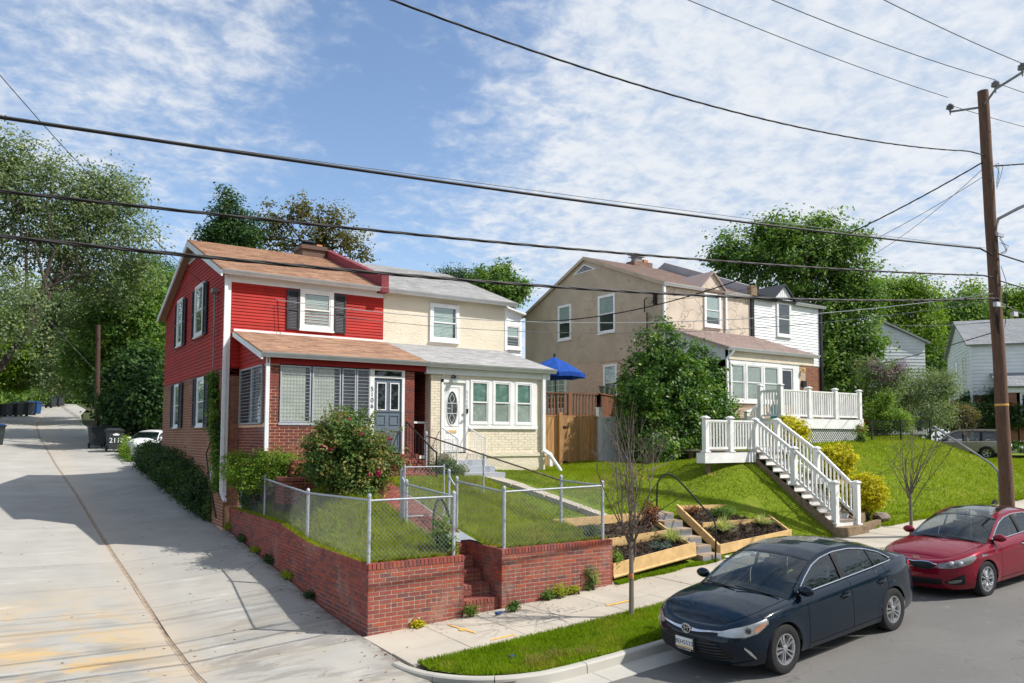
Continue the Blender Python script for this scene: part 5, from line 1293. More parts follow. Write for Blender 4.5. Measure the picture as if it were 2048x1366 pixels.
# black pipe rail by the concrete steps
m_ = MB(); P = [(9.2, 1.95, 1.55), (9.22, 1.95, 2.25), (9.27, 1.93, 2.5), (9.42, 1.84, 2.66), (9.58, 1.70, 2.62), (9.6, 1.3, 2.36), (9.45, .5, 1.86), (9.38, .15, 1.66), (9.30, -.02, 1.52), (9.22, -.12, 1.28), (9.18, -.14, .95), (9.16, -.14, .55)]
m_.tube(catmull([Vector(p) for p in P], 6), .024, 8); tag(m_.build('hand_rail', 'dark_iron', smooth=True), 'tall bent black pipe hand rail beside the weathered concrete steps', 'hand rail')
m_ = MB(); P = [(19.2, -.35, 3.6), (18.95, -.5, 3.95), (18.7, -.65, 4.02), (18.4, -.85, 3.95), (18.3, -2.1, 3.15), (18.25, -2.5, 2.85), (18.2, -2.65, 2.5), (18.2, -2.65, .9)]
m_.tube(catmull([Vector(p) for p in P], 6), .03, 8); tag(m_.build('hand_rail', 'cable_grey', smooth=True), 'long steel pipe hand rail sloping down the grass bank left of the utility pole', 'hand rail')

# ================================================================== TIMBER FENCE, WHITE FENCE, BACK DECK, PARASOL
wf = thing('board_fence', 'brown upright-board fence with a strap-hinged gate, right of the cream house', 'fence', (11.5, 9.5, 2.5))
rb = random.Random(4); x = 9.95
FW = FRONT(9.5)
while x < 13.42:
    w = .152; post = abs(x-11.48) < .09
    if 13.0 < x: y_ = 9.58
    else: y_ = 9.5
    zt = 4.43+rb.uniform(-.012, .012); m_ = MB(); m_.box(x, x+w-.012, y_, y_+.03, ground(x, 9.5)-.05, zt); m_.build('fence_board', 'fence_wood', wf); x += w
for x in (10.0, 11.45, 13.0): MB().box(x, x+.16, 9.36, 9.49, 2.3, 4.52 if x != 11.45 else 4.60).build('fence_post', 'fence_wood', wf)
MB().box(9.9, 13.4, 9.49, 9.62, 4.44, 4.48).build('fence_cap', 'fence_wood', wf)
for z in (2.75, 4.05):
    m_ = MB(); m_.quad((11.58, 9.47, z-.06), (11.58, 9.47, z+.06), (11.98, 9.47, z+.012), (11.98, 9.47, z-.012)); m_.box(11.55, 11.60, 9.46, 9.49, z-.09, z+.09); m_.build('strap_hinge', 'black_paint', wf)
wv = thing('board_fence', 'white vinyl board fence with a capped post, between the brown gate and the glossy tree', 'fence', (14.6, 9.6, 2.4))
m_ = MB(); m_.box(13.42, 13.60, 9.46, 9.64, 2.3, 4.78); m_.box(13.39, 13.63, 9.43, 9.67, 4.78, 4.83); m_.build('fence_post', 'white_trim', wv)
x = 13.62
while x < 16.3: MB().box(x, x+.185, 9.52, 9.55, ground(x, 9.5)-.1, 4.48).build('fence_board', 'white_trim', wv); x += .2
dk = thing('back_deck', 'dark brown timber deck with railing behind the board fence', 'deck', (16.5, 14, 2.6))
MB().box(12.6, 19.5, 12.2, 18.5, 4.3, 4.5).build('deck_floor', 'deck_brown', dk)
def rail_run(parent, a, b_, z0, z1, n, mat, post=.15, pz=None, bw=.05, pname='deck_post'):
    a, b_ = Vector(a), Vector(b_)
    for i in range(n+1):
        p = a.lerp(b_, i/n); MB().bar((p.x, p.y, z0-.3), (p.x, p.y, (pz or z1)+.03), post, post, (0, 1, 0)).build(pname, mat, parent)
    MB().bar((a.x, a.y, z1), (b_.x, b_.y, z1), .14, .05).build('top_rail', mat, parent); MB().bar((a.x, a.y, z0+.08), (b_.x, b_.y, z0+.08), .06, .08).build('bottom_rail', mat, parent)
    L_ = (b_-a).length; k = int(L_/.16)
    for i in range(1, k): p = a.lerp(b_, i/k); MB().bar((p.x, p.y, z0+.05), (p.x, p.y, z1-.02), bw, bw, (0, 1, 0)).build('baluster', mat, parent)
rail_run(dk, (12.6, 12.4, 0), (15.75, 12.25, 0), 4.5, 5.52, 2, 'deck_brown'); rail_run(dk, (15.75, 12.25, 0), (19.4, 14.6, 0), 4.5, 5.56, 1, 'deck_brown')
for i, x in enumerate((.12, .30, .46)):
    p = Vector((15.75, 12.25, 0)).lerp(Vector((19.4, 14.6, 0)), x); m_ = MB(); m_.lathe((p.x, p.y, 5.6), [(.0, .0), (.10, .0), (.15, .28), (.17, .28), (.17, .32), (.13, .32), (.12, .1)], 10)
    tag(m_.build('flower_pot', 'pot_green'), 'empty green plastic pot on the brown deck rail, %s of three' % ('leftmost', 'middle', 'rightmost')[i], 'plant pot', 'green pots on the deck rail')
um = thing('parasol', 'bright blue garden parasol on a black pole above the brown deck', 'parasol', (14.9, 13.4, 4.5))
cx_, cy_ = 14.35, 13.6; m_ = MB(); m_.tube([(cx_+.1, cy_, 4.5), (cx_, cy_, 7.22)], .03, 8); m_.lathe((cx_, cy_, 7.2), [(.03, 0), (.06, .04), (.05, .12), (0, .16)], 8); m_.build('pole', 'black_paint', um)
m_ = MB(); n = 8
rim = [Vector((cx_+1.38*math.cos(2*PI*k/n+.3), cy_+1.38*math.sin(2*PI*k/n+.3), 6.42)) for k in range(n)]; apex = Vector((cx_, cy_, 7.2))
for k in range(n):
    a, b_ = rim[k], rim[(k+1) % n]; mid_ = (a+b_)/2; am, bm_ = a.lerp(apex, .5)+Vector((0, 0, .06)), b_.lerp(apex, .5)+Vector((0, 0, .06))
    m_.quad(a, mid_+Vector((0, 0, .05)), am.lerp(bm_, .5)-Vector((0, 0, .03)), am); m_.quad(mid_+Vector((0, 0, .05)), b_, bm_, am.lerp(bm_, .5)-Vector((0, 0, .03)))
    m_.quad(am, am.lerp(bm_, .5)-Vector((0, 0, .03)), apex); m_.quad(am.lerp(bm_, .5)-Vector((0, 0, .03)), bm_, apex)
    m_.quad(a, mid_+Vector((0, 0, .05)), mid_-Vector((0, 0, .14)), a-Vector((0, 0, .17))); m_.quad(mid_+Vector((0, 0, .05)), b_, b_-Vector((0, 0, .17)), mid_-Vector((0, 0, .14)))
m_.build('canopy', 'umbrella_cloth', um, fix=False)
m_ = MB()
for k in range(n): m_.tube([rim[k], apex-Vector((0, 0, .08))], .012, 4); m_.tube([rim[k].lerp(apex, .5), (cx_, cy_, 6.4)], .01, 4)
m_.build('ribs', 'black_paint', um)

# ================================================================== WHITE STAIRS AND DECKS OF THE TAN HOUSE
wd = thing('white_stairs', 'long white staircase with balustrades climbing the lawn to the white deck of the tan house', 'stairs', (14.8, 1, 1.2))
MB().box(14.22, 15.5, -.30, .06, .6, 1.115).build('base_step', 'timber_old', wd)
SX0, SX1 = 14.28, 15.42; NS = 11; ry, rn = .2, .255; zb_ = 1.20
for k in range(NS+1):
    y = .02+k*rn; z = zb_+.1+k*.19
    MB().box(SX0, SX1, y+.02, y+.04, z-.19, z-.03).build('riser', 'white_paint', wd)
    if k < NS+0: MB().box(SX0-.03, SX1+.03, y-.02, y+rn+.02, z-.03, z).build('tread', 'deck_tread', wd)
for x in (SX0-.03, SX1+.03):
    MB().hexa([(x-.02, 0, zb_-.3), (x+.02, 0, zb_-.3), (x+.02, 2.85, 2.85), (x-.02, 2.85, 2.85), (x-.02, 0, zb_-.0), (x+.02, 0, zb_-.0), (x+.02, 2.85, 3.12), (x-.02, 2.85, 3.12)]).build('stringer', 'timber_old', wd)
def newel(parent, x, y, z0, z1, w=.155):
    m_ = MB(); m_.box(x-w/2, x+w/2, y-w/2, y+w/2, z0, z1); m_.box(x-w*.72, x+w*.72, y-w*.72, y+w*.72, z0, z0+.045)
    m_.box(x-w*.7, x+w*.7, y-w*.7, y+w*.7, z1, z1+.03); m_.hexa([(x-w*.62, y-w*.62, z1+.03), (x+w*.62, y-w*.62, z1+.03), (x+w*.62, y+w*.62, z1+.03), (x-w*.62, y+w*.62, z1+.03), (x-w*.2, y-w*.2, z1+.075), (x+w*.2, y-w*.2, z1+.075), (x+w*.2, y+w*.2, z1+.075), (x-w*.2, y+w*.2, z1+.075)])
    return m_.build('newel_post', 'white_paint', parent)
def balustrade(parent, a, b_, h0=.13, h1=.97, sp=.135, bw=.042):
    """a, b_: foot points of the run (post centres)"""
    a, b_ = Vector(a), Vector(b_); Z = Vector((0, 0, 1))
    m_ = MB(); m_.bar(a+Z*h1, b_+Z*h1, .085, .055); m_.bar(a+Z*(h1-.04), b_+Z*(h1-.04), .05, .05); m_.build('hand_rail', 'white_paint', parent)
    MB().bar(a+Z*h0, b_+Z*h0, .05, .075).build('bottom_rail', 'white_paint', parent)
    L_ = math.hypot(b_.x-a.x, b_.y-a.y); k = max(2, round(L_/sp))
    for i in range(1, k): p = a.lerp(b_, i/k); MB().bar(p+Z*(h0+.03), p+Z*(h1-.05), bw, bw, (0, 1, 0)).build('baluster', 'white_paint', parent)
for x, y1, zz0 in ((14.36, 0.0, 1.30), (15.42, 0.0, 1.22)):
    ym, yt = (1.38, 2.82) if x < 15 else (1.34, 2.80)
    newel(wd, x, y1+.02, zz0-.1, 2.38 if x < 15 else 2.35); newel(wd, x, ym, 2.25, 3.34); newel(wd, x, yt, 3.0, 4.24)
    balustrade(wd, (x, y1+.08, zz0+.06), (x, ym-.07, 2.31)); balustrade(wd, (x, ym+.07, 2.37), (x, yt-.07, 3.26))
# lower landing
MB().box(11.98, 14.6, 2.72, 3.05, 3.17, 3.22).build('landing_floor', 'deck_tread', wd); MB().box(14.6, 15.5, 2.72, 3.35, 3.17, 3.22).build('landing_floor', 'deck_tread', wd); MB().box(15.0, 15.5, 3.35, 8.5, 3.17, 3.22).build('landing_floor', 'deck_tread', wd); MB().box(15.5, 19.3, 6.5, 8.5, 3.17, 3.22).build('landing_floor', 'deck_tread', wd)
MB().box(11.93, 14.26, 2.70, 2.73, 2.90, 3.21).build('fascia_board', 'white_paint', wd); MB().box(11.93, 11.96, 2.73, 3.05, 2.9, 3.21).build('fascia_board', 'white_paint', wd)
for (x, y) in ((12.3, 2.95), (14.0, 2.95), (15.3, 6.5), (15.3, 4.0), (19, 6.7)): MB().box(x-.06, x+.06, y-.06, y+.06, 1.9, 3.17).build('deck_leg', 'timber_old', wd)
newel(wd, 12.07, 2.80, 3.22, 4.26); newel(wd, 13.17, 2.80, 3.22, 4.27);
balustrade(wd, (12.15, 2.80, 3.22), (13.09, 2.80, 3.22)); balustrade(wd, (13.25, 2.80, 3.22), (14.28, 2.80, 3.22))
balustrade(wd, (15.42, 2.9, 3.22), (15.42, 3.7, 3.22)); newel(wd, 15.42, 3.75, 3.22, 4.2)
# second flight up to the porch deck, climbing east
for k in range(6):
    x = 19.3+k*.20; z = 3.22+.213*(k+1)
    MB().box(x, x+.02, 7.55, 8.5, z-.19, z-.03).build('riser', 'white_paint', wd); MB().box(x-.02, x+.26, 7.52, 8.52, z-.03, z).build('tread', 'deck_tread', wd)
newel(wd, 19.62, 7.5, 3.3, 4.72); balustrade(wd, (19.66, 7.5, 3.85), (20.38, 7.5, 4.22), h0=.2, h1=.85)
ud = thing('white_deck', 'raised white deck with balustrade and lattice skirt in front of the tan porch', 'deck', (23.2, 7.5, 3.4))
MB().box(20.4, 25.95, 6.42, 8.58, 4.42, 4.47).build('deck_floor', 'deck_tread', ud)
MB().box(20.36, 26.0, 6.38, 6.42, 4.06, 4.46).build('fascia_board', 'white_paint', ud); MB().box(20.36, 20.4, 6.42, 7.55, 4.06, 4.46).build('fascia_board', 'white_paint', ud); MB().box(25.97, 26.0, 6.42, 8.6, 4.06, 4.46).build('fascia_board', 'white_paint', ud)
px_ = [20.47, 22.30, 24.12, 25.88]
for i, x in enumerate(px_): newel(ud, x, 6.5, 4.47, 5.74+(.06 if i == 0 else 0), .17)
for a, b_ in zip(px_[:-1], px_[1:]): balustrade(ud, (a+.08, 6.5, 4.47), (b_-.08, 6.5, 4.47), h0=.12, h1=1.14, sp=.148, bw=.052)
newel(ud, 20.47, 7.5, 4.47, 5.82, .17); balustrade(ud, (20.47, 6.58, 4.47), (20.47, 7.42, 4.47), h0=.12, h1=1.14, bw=.052)
newel(ud, 25.88, 8.4, 4.47, 5.74, .17); balustrade(ud, (25.88, 6.58, 4.47), (25.88, 8.32, 4.47), h0=.12, h1=1.14, bw=.052)
m_ = MB(); a, b_, z0, z1 = 21.3, 25.85, 3.2, 4.07
k = -1.0
while k < b_-a:
    for sg in (1, -1):
        x0_ = a+k if sg > 0 else a+k+(z1-z0); x1_ = x0_+sg*(z1-z0); lo, hi = 0, 1
        def cut_(x0_, x1_):
            t0, t1 = 0, 1
            if x1_ != x0_:
                ta, tb = (a-x0_)/(x1_-x0_), (b_-x0_)/(x1_-x0_); t0, t1 = max(0, min(ta, tb)), min(1, max(ta, tb))
            return t0, t1
        t0, t1 = cut_(x0_, x1_)
        if t1-t0 > .03: m_.bar((x0_+(x1_-x0_)*t0, 6.47+.01*sg, z0+(z1-z0)*t0), (x0_+(x1_-x0_)*t1, 6.47+.01*sg, z0+(z1-z0)*t1), .032, .008, (0, 1, 0))
    k += .15
m_.build('lattice', 'white_paint', ud, kind='stuff', fix=False)
MB().box(21.2, 25.9, 6.52, 6.56, 2.9, 4.1).build('dark_lattice_sheet', 'unlit_dark', ud); MB().box(25.78, 25.92, 6.44, 6.54, 3.0, 4.08).build('lattice_post', 'white_paint', ud)  # dark sheet behind the lattice, in place of the shade under the deck
for i, (x, hgt) in enumerate(((21.05, .95), (21.42, 1.1))):
    t = thing('planter_pot', 'teal pot with tall spiky grass, %s of the two on the white deck' % ('left', 'right')[i], 'plant pot', (x, 7.3, 4.47), 'teal pots on the white deck')
    m_ = MB(); m_.lathe((x, 7.3, 4.48), [(.0, 0), (.13, 0), (.17, .5), (.15, .5), (.12, .4), (0, .4)], 12); m_.build('pot', 'teal_paint', t)
    m_ = MB(); rr = random.Random(i)
    for q in range(40): a_ = rr.uniform(0, 2*PI); e = rr.uniform(.02, .09); h_ = hgt*rr.uniform(.6, 1); m_.quad((x+.02*math.cos(a_), 7.3+.02*math.sin(a_), 4.88), (x+.02*math.cos(a_+1), 7.3+.02*math.sin(a_+1), 4.88), (x+e*math.cos(a_), 7.3+e*math.sin(a_), 4.5+h_))
    m_.build('blades', 'grass_lush', t, fix=False)
m_ = MB(); m_.lathe((21.25, 7.6, 5.48), [(0, 0), (.25, .0), (.27, .03), (.27, .06), (0, .07)], 16); m_.tube([(21.25, 7.6, 4.47), (21.25, 7.6, 5.5)], .03, 6); tag(m_.build('patio_table', 'white_paint'), 'small round white table on the white deck', 'table')

# ================================================================== TIMBER PLANTING BEDS
def plank(parent, a, b_, h, th=.045, nm='plank', mat='timber_pale'):
    a, b_ = Vector(a), Vector(b_); d = (b_-a).normalized(); s_ = d.cross(Vector((0, 0, 1))).normalized()*th/2; Z = Vector((0, 0, h))
    return MB().hexa([a-s_, a+s_, b_+s_, b_-s_, a-s_+Z, a+s_+Z, b_+s_+Z, b_-s_+Z]).build(nm, mat, parent)
def mulch_bed(parent, corners, n, seed, mat='mulch'):
    rr = random.Random(seed); A_, B_, C_, D_ = map(Vector, corners); m_ = MB(); m_.quad(A_, B_, C_, D_); m_.quad(*[p-Vector((0, 0, .3)) for p in (A_, B_, C_, D_)])
    m_.build('soil', 'soil', parent, fix=False); m_ = MB()
    for q in range(n):
        s, t_ = rr.random(), rr.random(); p = A_.lerp(B_, s).lerp(D_.lerp(C_, s), t_)+Vector((0, 0, rr.uniform(0, .03))); d = Vector((rr.uniform(-1, 1), rr.uniform(-1, 1), rr.uniform(-.4, .4))).normalized()*rr.uniform(.02, .055); e = Vector((-d.y, d.x, rr.uniform(-.01, .03))).normalized()*rr.uniform(.006, .014)
        m_.quad(p-d-e, p+d-e, p+d+e+Vector((0, 0, .01)), p-d+e)
    m_.build('bark_chips', mat, parent, kind='stuff', fix=False)
bl = thing('planting_bed', 'stepped pale timber planting bed between the garden wall and the concrete steps', 'planter', (7.3, .6, .6))
z = lambda x, y: zs(x)
plank(bl, (5.96, .02, .50), (8.62, .02, .80), .30)
MB().hexa([(5.96, -.02, .47), (8.62, -.02, .76), (8.62, .30, .98), (5.96, .12, .70), (5.96, -.03, .50), (8.62, -.03, .79), (8.62, .28, 1.03), (5.96, .11, .76)]).build('sloped_board', 'timber_pale', bl)
plank(bl, (5.97, .92, .92), (8.55, .92, 1.04), .27); plank(bl, (5.6, 1.85, 1.38), (8.6, 1.75, 1.42), .27)
plank(bl, (8.64, .02, .82), (8.58, .95, 1.18), .17); plank(bl, (8.60, .95, 1.16), (8.62, 1.8, 1.52), .17)
mulch_bed(bl, [(5.98, .1, .80), (8.6, .1, .98), (8.56, .9, 1.10), (5.98, .9, .98)], 900, 1); mulch_bed(bl, [(5.98, .96, 1.18), (8.58, .96, 1.24), (8.6, 1.74, 1.48), (5.7, 1.8, 1.44)], 800, 2)
br = thing('planting_bed', 'tilted rectangular pale timber planting bed right of the concrete steps', 'planter', (11, .8, .7))
c1, c2, c3, c4 = (9.62, .12, .70), (12.40, .06, .92), (12.95, 1.75, 1.52), (9.98, 1.95, 1.58)
plank(br, c1, c2, .25); plank(br, c2, c3, .2); plank(br, c3, c4, .2); plank(br, c4, c1, .24, .06)
plank(br, (9.98, 1.02, 1.22), (12.7, .93, 1.22), .18)
mulch_bed(br, [(9.7, .16, .84), (12.38, .1, 1.04), (12.66, .9, 1.30), (9.86, 1.0, 1.26)], 1100, 3); mulch_bed(br, [(9.88, 1.06, 1.30), (12.68, .98, 1.32), (12.9, 1.7, 1.60), (10.0, 1.9, 1.66)], 1000, 4)
# white pebbles at the foot of the bed
m_ = MB(); rr = random.Random(9)
for k in range(420):
    x, y = rr.uniform(9.7, 10.9), rr.uniform(-.16, .06); zz_ = zs(x)+.015; s_ = rr.uniform(.02, .04)
    m_.hexa([(x-s_, y-s_, zz_), (x+s_, y-s_, zz_), (x+s_, y+s_, zz_), (x-s_, y+s_, zz_), (x-s_*.5, y-s_*.5, zz_+s_), (x+s_*.5, y-s_*.5, zz_+s_), (x+s_*.5, y+s_*.5, zz_+s_), (x-s_*.5, y+s_*.5, zz_+s_)])
m_.build('pebbles', 'white_paint', kind='stuff', label='white pebbles at the foot of the timber planting bed', fix=False)
# retaining timbers, red mulch and flat stone by the white stairs
rw = thing('timber_edging', 'old brown stacked timbers retaining the bank right of the white stairs', 'edging', (15.8, .6, 1.2))
for k in range(5): y0 = .02+.5*k; plank(rw, (15.60, y0, 1.02+.32*k), (15.62, y0+1.0, 1.04+.32*k), .30, .12, 'timber', 'timber_old'); 
plank(rw, (15.6, .0, .92), (16.6, .06, 1.0), .2, .14, 'timber', 'timber_old'); plank(rw, (15.6, .05, 1.12), (16.2, .3, 1.2), .25, .12, 'timber', 'timber_old'); plank(rw, (16.1, 1.5, 2.1), (17.2, 1.6, 2.2), .16, .1, 'timber', 'timber_pale')
m_ = MB(); rr = random.Random(5)
for k in range(1100):
    x, y = rr.uniform(15.68, 17.1), rr.uniform(.25, 4.0); p = Vector((x, y, ground(x, y)+.05+rr.uniform(0, .02))); d = Vector((rr.uniform(-1, 1), rr.uniform(-1, 1), rr.uniform(-.3, .3))).normalized()*.04; e = Vector((-d.y, d.x, 0)).normalized()*.012; m_.quad(p-d-e, p+d-e, p+d+e, p-d+e)
m_.build('red_mulch', 'red_mulch', kind='stuff', label='red bark mulch beside the white stairs', fix=False)
bm = bmesh.new(); bmesh.ops.create_icosphere(bm, subdivisions=2, radius=1); rr = random.Random(2)
for v in bm.verts: v.co *= 1+rr.uniform(-.14, .14); v.co = Vector((v.co.x*.42, v.co.y*.26, v.co.z*.16))
me = bpy.data.meshes.new('boulder'); bm.to_mesh(me); bm.free(); me.materials.append(MATS['rock']); o = place(me, 'boulder', None, (17.2, .35, ground(17.2, .35)+.05), .4); tag(o, 'flat grey stone on the bank below the lowest yellow bush', 'rock')

# ================================================================== UTILITY POLE AND CABLES
up = thing('utility_pole', 'tall leaning wooden utility pole with insulator arms beside the red car', 'utility pole', (17.46, -3.2, 1.0))
def pole_x(z): return 17.46-.0495*(z-1.3)
m_ = MB(); zsn = [.8+12.6*k/14 for k in range(15)]; rr = random.Random(3); m_.tube([(pole_x(z), -3.2+rr.uniform(-.008, .008), z) for z in zsn], [.175-.0028*k+rr.uniform(-.003, .003) for k in range(15)], 14); m_.build('shaft', 'pole_wood', up, smooth=True)
m_ = MB(); m_.tube([(pole_x(12.9), -3.2, 12.9), (pole_x(12.95)-.2, -2.1, 12.93)], .035, 6); m_.tube([(pole_x(12.9), -3.2, 12.95), (16.0, -5.0, 13.02)], .035, 6)
m_ = MB(); LI = Vector((17.15, -2.15, 13.42)); MI = Vector((16.02, -3.9, 13.13)); RI = Vector((14.95, -5.0, 12.86)); 
C0 = Vector((pole_x(12.98), -3.2, 13.0)); C1 = Vector((pole_x(13.1), -3.2, 13.18))
m_.tube([C0-Vector((0, 0, .05)), LI-Vector((0, 0, .17))], .032, 6); m_.tube([C1-Vector((0, 0, .2)), MI-Vector((0, 0, .16)), RI-Vector((0, 0, .16))], .032, 6); m_.build('insulator_arm', 'cable_grey', up)
for p in (LI, MI, RI):
    m_ = MB(); m_.lathe(p, [(.0, .07), (.05, .06), (.04, .03), (.10, .01), (.09, -.02), (.045, -.03), (.11, -.05), (.10, -.08), (.03, -.09), (.03, -.17)], 12); m_.tube([p-Vector((0, 0, .16)), p-Vector((0, 0, .26))], .018, 5); m_.build('insulator', 'cable_grey', up, smooth=True)
m_ = MB(); m_.tube([(pole_x(9.7)+.15, -3.25, 9.5), (pole_x(9.7)+.22, -3.3, 9.8), (17.3, -3.8, 9.98), (16.9, -5.4, 10.2), (16.6, -6.6, 10.25)], .045, 8); m_.box(pole_x(9.3)-.1, pole_x(9.3)+.22, -3.42, -3.36, 9.25, 9.35); m_.build('lamp_arm', 'steel', up)
m_ = MB(); m_.lathe((16.5, -6.8, 10.2), [(.0, .12), (.15, .1), (.2, 0), (.14, -.1), (0, -.14)], 12); m_.build('street_lamp_head', 'grey_gutter', up)
for z0, n in ((11.3, 4), (9.15, 6), (8.3, 4), (7.6, 3)):
    m_ = MB(); rr = random.Random(int(z0*10))
    for q in range(n):
        s_ = rr.choice((-1, 1)); m_.tube(catmull([Vector((pole_x(z0)+.1*s_, -3.35, z0+rr.uniform(-.2, .2))), Vector((pole_x(z0)+.3*s_+rr.uniform(-.2, .2), -3.4, z0+rr.uniform(-.5, .1))), Vector((pole_x(z0)+.15*s_, -3.35, z0+rr.uniform(-.9, -.2)))], 5), .008, 4)
    m_.build('loose_wires', 'cable_black', up)
m_ = MB(); m_.lathe((pole_x(4.6), -3.2, 4.6), [(.172, -.03), (.176, 0), (.172, .03)], 14); m_.build('yellow_band', 'yellow_paint', up)
m_ = MB(); rr = random.Random(8)
for q in range(14): m_.tube([(pole_x(7)-.17, -3.3, 7.6-.03*q), (pole_x(7)-.24-rr.uniform(0, .08), -3.3, 7.1+rr.uniform(-.3, .3)), (pole_x(6.6)-.17, -3.32, 6.6+rr.uniform(-.1, .4))], .012, 4)
m_.build('cable_coil', 'cable_black', up)
def cable(label, y, co, x0_, x1_, r, mat='cable_black', twist=False, group=None, end=None):
    a, b_, c = co; n = 40; pts = [Vector((x, y, a*x*x+b_*x+c)) for x in (x0_+(x1_-x0_)*q/n for q in range(n+1))]
    if end: pts += [Vector(e) for e in end]
    m_ = MB()
    if twist:
        for ph in (0, 2.1, 4.2):
            L_ = 0; pp = []
            for q, p in enumerate(catmull(pts, 4)): t = q*.9+ph; pp.append(p+Vector((0, math.cos(t), math.sin(t)))*r*.55)
            m_.tube(pp, r*.62, 5, caps=False)
    else: m_.tube(pts, r, 6)
    return tag(m_.build('cable', mat, smooth=True, fix=False), label, 'cable', group)
cable('uppermost of the three thick low cables, crossing the sky above the red roof', -3.2, (.0009, .06124, 7.61483), -22, 15.6, .023, end=[(16.4, -3.2, 8.86), (pole_x(8.9)-.15, -3.25, 8.75)])
cable('hair-thin wire riding just above the uppermost thick low cable', -3.1, (.00031, .06895, 7.70911), -22, 16.9, .006, 'cable_grey')
cable('middle of the three thick low cables, passing over both chimneys to the pole', -3.25, (.00133, .06169, 6.73763), -22, 16.3, .021, twist=True, end=[(pole_x(8.1)-.15, -3.25, 8.12)])
cable('lowest of the three thick low cables, passing in front of the red roof', -3.4, (.00234, .04586, 6.06573), -22, 16.6, .024, twist=True, end=[(pole_x(7.5)-.12, -3.35, 7.5)])
cable('twisted cable dropping from the top centre of the sky to the pole below its arms', -3.2, (.00648, -.02186, 10.18357), -22, 15.9, .017, twist=True, end=[(pole_x(11.5)-.15, -3.2, 11.55)])
cable('thin power line ending at the left insulator', -2.1, (.00283, -.01767, 13.17), -30, 17.15, .009)
cable('thin power line ending at the middle insulator', -3.9, (.00442, -.01686, 12.36), -30, 16.02, .009)
cable('thin power line ending at the right insulator', -5.0, (.00406, -.04306, 12.66), -30, 14.95, .009)
def drop(label, a, b_, sag, r=.012, mat='cable_black', n=24, twist=False):
    a, b_ = Vector(a), Vector(b_); pts = [a.lerp(b_, q/n)-Vector((0, 0, 4*sag*(q/n)*(1-q/n))) for q in range(n+1)]
    m_ = MB()
    if twist:
        for ph in (0, 2.1, 4.2): m_.tube([p+Vector((0, math.cos(q*1.3+ph), math.sin(q*1.3+ph)))*r*.7 for q, p in enumerate(catmull(pts, 3))], r*.55, 5, caps=False)
    else: m_.tube(pts, r, 5)
    return tag(m_.build('cable', mat, smooth=True, fix=False), label, 'cable')
drop('sagging twisted service cable from the pole to the rear of the cream house', (16.85, -3.2, 11.4), (12.0, 13.5, 8.55), 1.25, .02, twist=True)
drop('service cable from the pole to the bracket on the tan gable wall', (16.9, -3.15, 11.0), (19.45, 13.0, 10.25), 1.1, .008)
drop('service cable from the pole to the black shingle dormer of the white house', (16.9, -3.1, 11.2), (28.5, 12.1, 11.9), .9, .008)
drop('long pale cable from the pole past the cream upper window, upper of two', (17.1, -3.3, 7.7), (XA-.1, 11.9, 8.32), .95, .012, 'grey_gutter')
drop('long thin wire from the pole past the cream upper window, lower of two', (17.1, -3.3, 7.5), (XA-.1, 11.8, 8.1), 1.05, .008, 'cable_grey')
drop('wire from the upper left edge of the sky down to the red gable window', (-6.6, 6, 12.0), (XA-.05, 12.6, 8.45), .3, .010)
drop('thin wire slanting down across the left trees to the alley pole', (-7.4, 12, 12.5), (-1.18, 38.9, 9.5), .5, .012)
drop('lower thin wire slanting down across the left trees', (-7.6, 14, 10.9), (1.2, 44, 6.0), .4, .01, 'cable_grey')
drop('wire from the pole to the right edge of the sky, beside the lamp arm', (17.0, -3.3, 11.25), (22.0, -9.0, 12.4), .35, .018, twist=True)
drop('thin wire from the left insulator to the right edge of the sky', (17.15, -2.15, 13.45), (40, -3.2, 16.4), .5, .009)
drop('thin wire from the middle insulator to the right edge of the sky', (16.02, -3.9, 13.15), (38, -5, 16), .5, .009)
drop('cable running right from the pole below the lamp arm', (16.95, -3.4, 8.75), (32, -5, 9.3), .5, .022)
drop('lower cable running right from the pole across the far trees', (17.0, -3.4, 8.0), (34, -4, 8.6), .4, .018)
drop('far cable over the roof of the far white house to the pole', (17.1, -3.1, 7.6), (75, 14, 12.5), .5, .016, 'cable_grey')
drop('far cable crossing the grey gable and the far white house', (17.1, -3.1, 6.6), (70, 40, 11.0), .4, .016)
drop('far thin wire over the hedge beside the far white house', (17.1, -3.1, 6.9), (60, 30, 15.8), .6, .012, 'cable_grey')
for i, (sx, sz) in enumerate(((.45, 7.12), (-.5, 7.3))):
    m_ = MB(); x = pole_x(sz)+sx; m_.box(x-.1, x+.14, -3.5, -3.4, sz-.05, sz+.07); tag(m_.build('junction_box', 'grey_gutter'), 'small pale splice box on the cables %s of the pole' % ('right', 'left')[i], 'splice box')
ap = thing('utility_pole', 'rusty brown wooden pole in the trees beside the alley bins', 'utility pole', (-1.05, 39.2, 2.9))
m_ = MB(); m_.tube([(-1.05, 39.2, 2.3), (-1.2, 39.2, 10.4)], [.16, .13], 10); m_.build('shaft', 'shaded_pole_wood', ap, smooth=True); m_ = MB(); m_.tube([(-1.18, 39.05, 9.5), (-1.18, 38.7, 9.5)], .03, 6); m_.build('cable_hook', 'cable_black', ap)

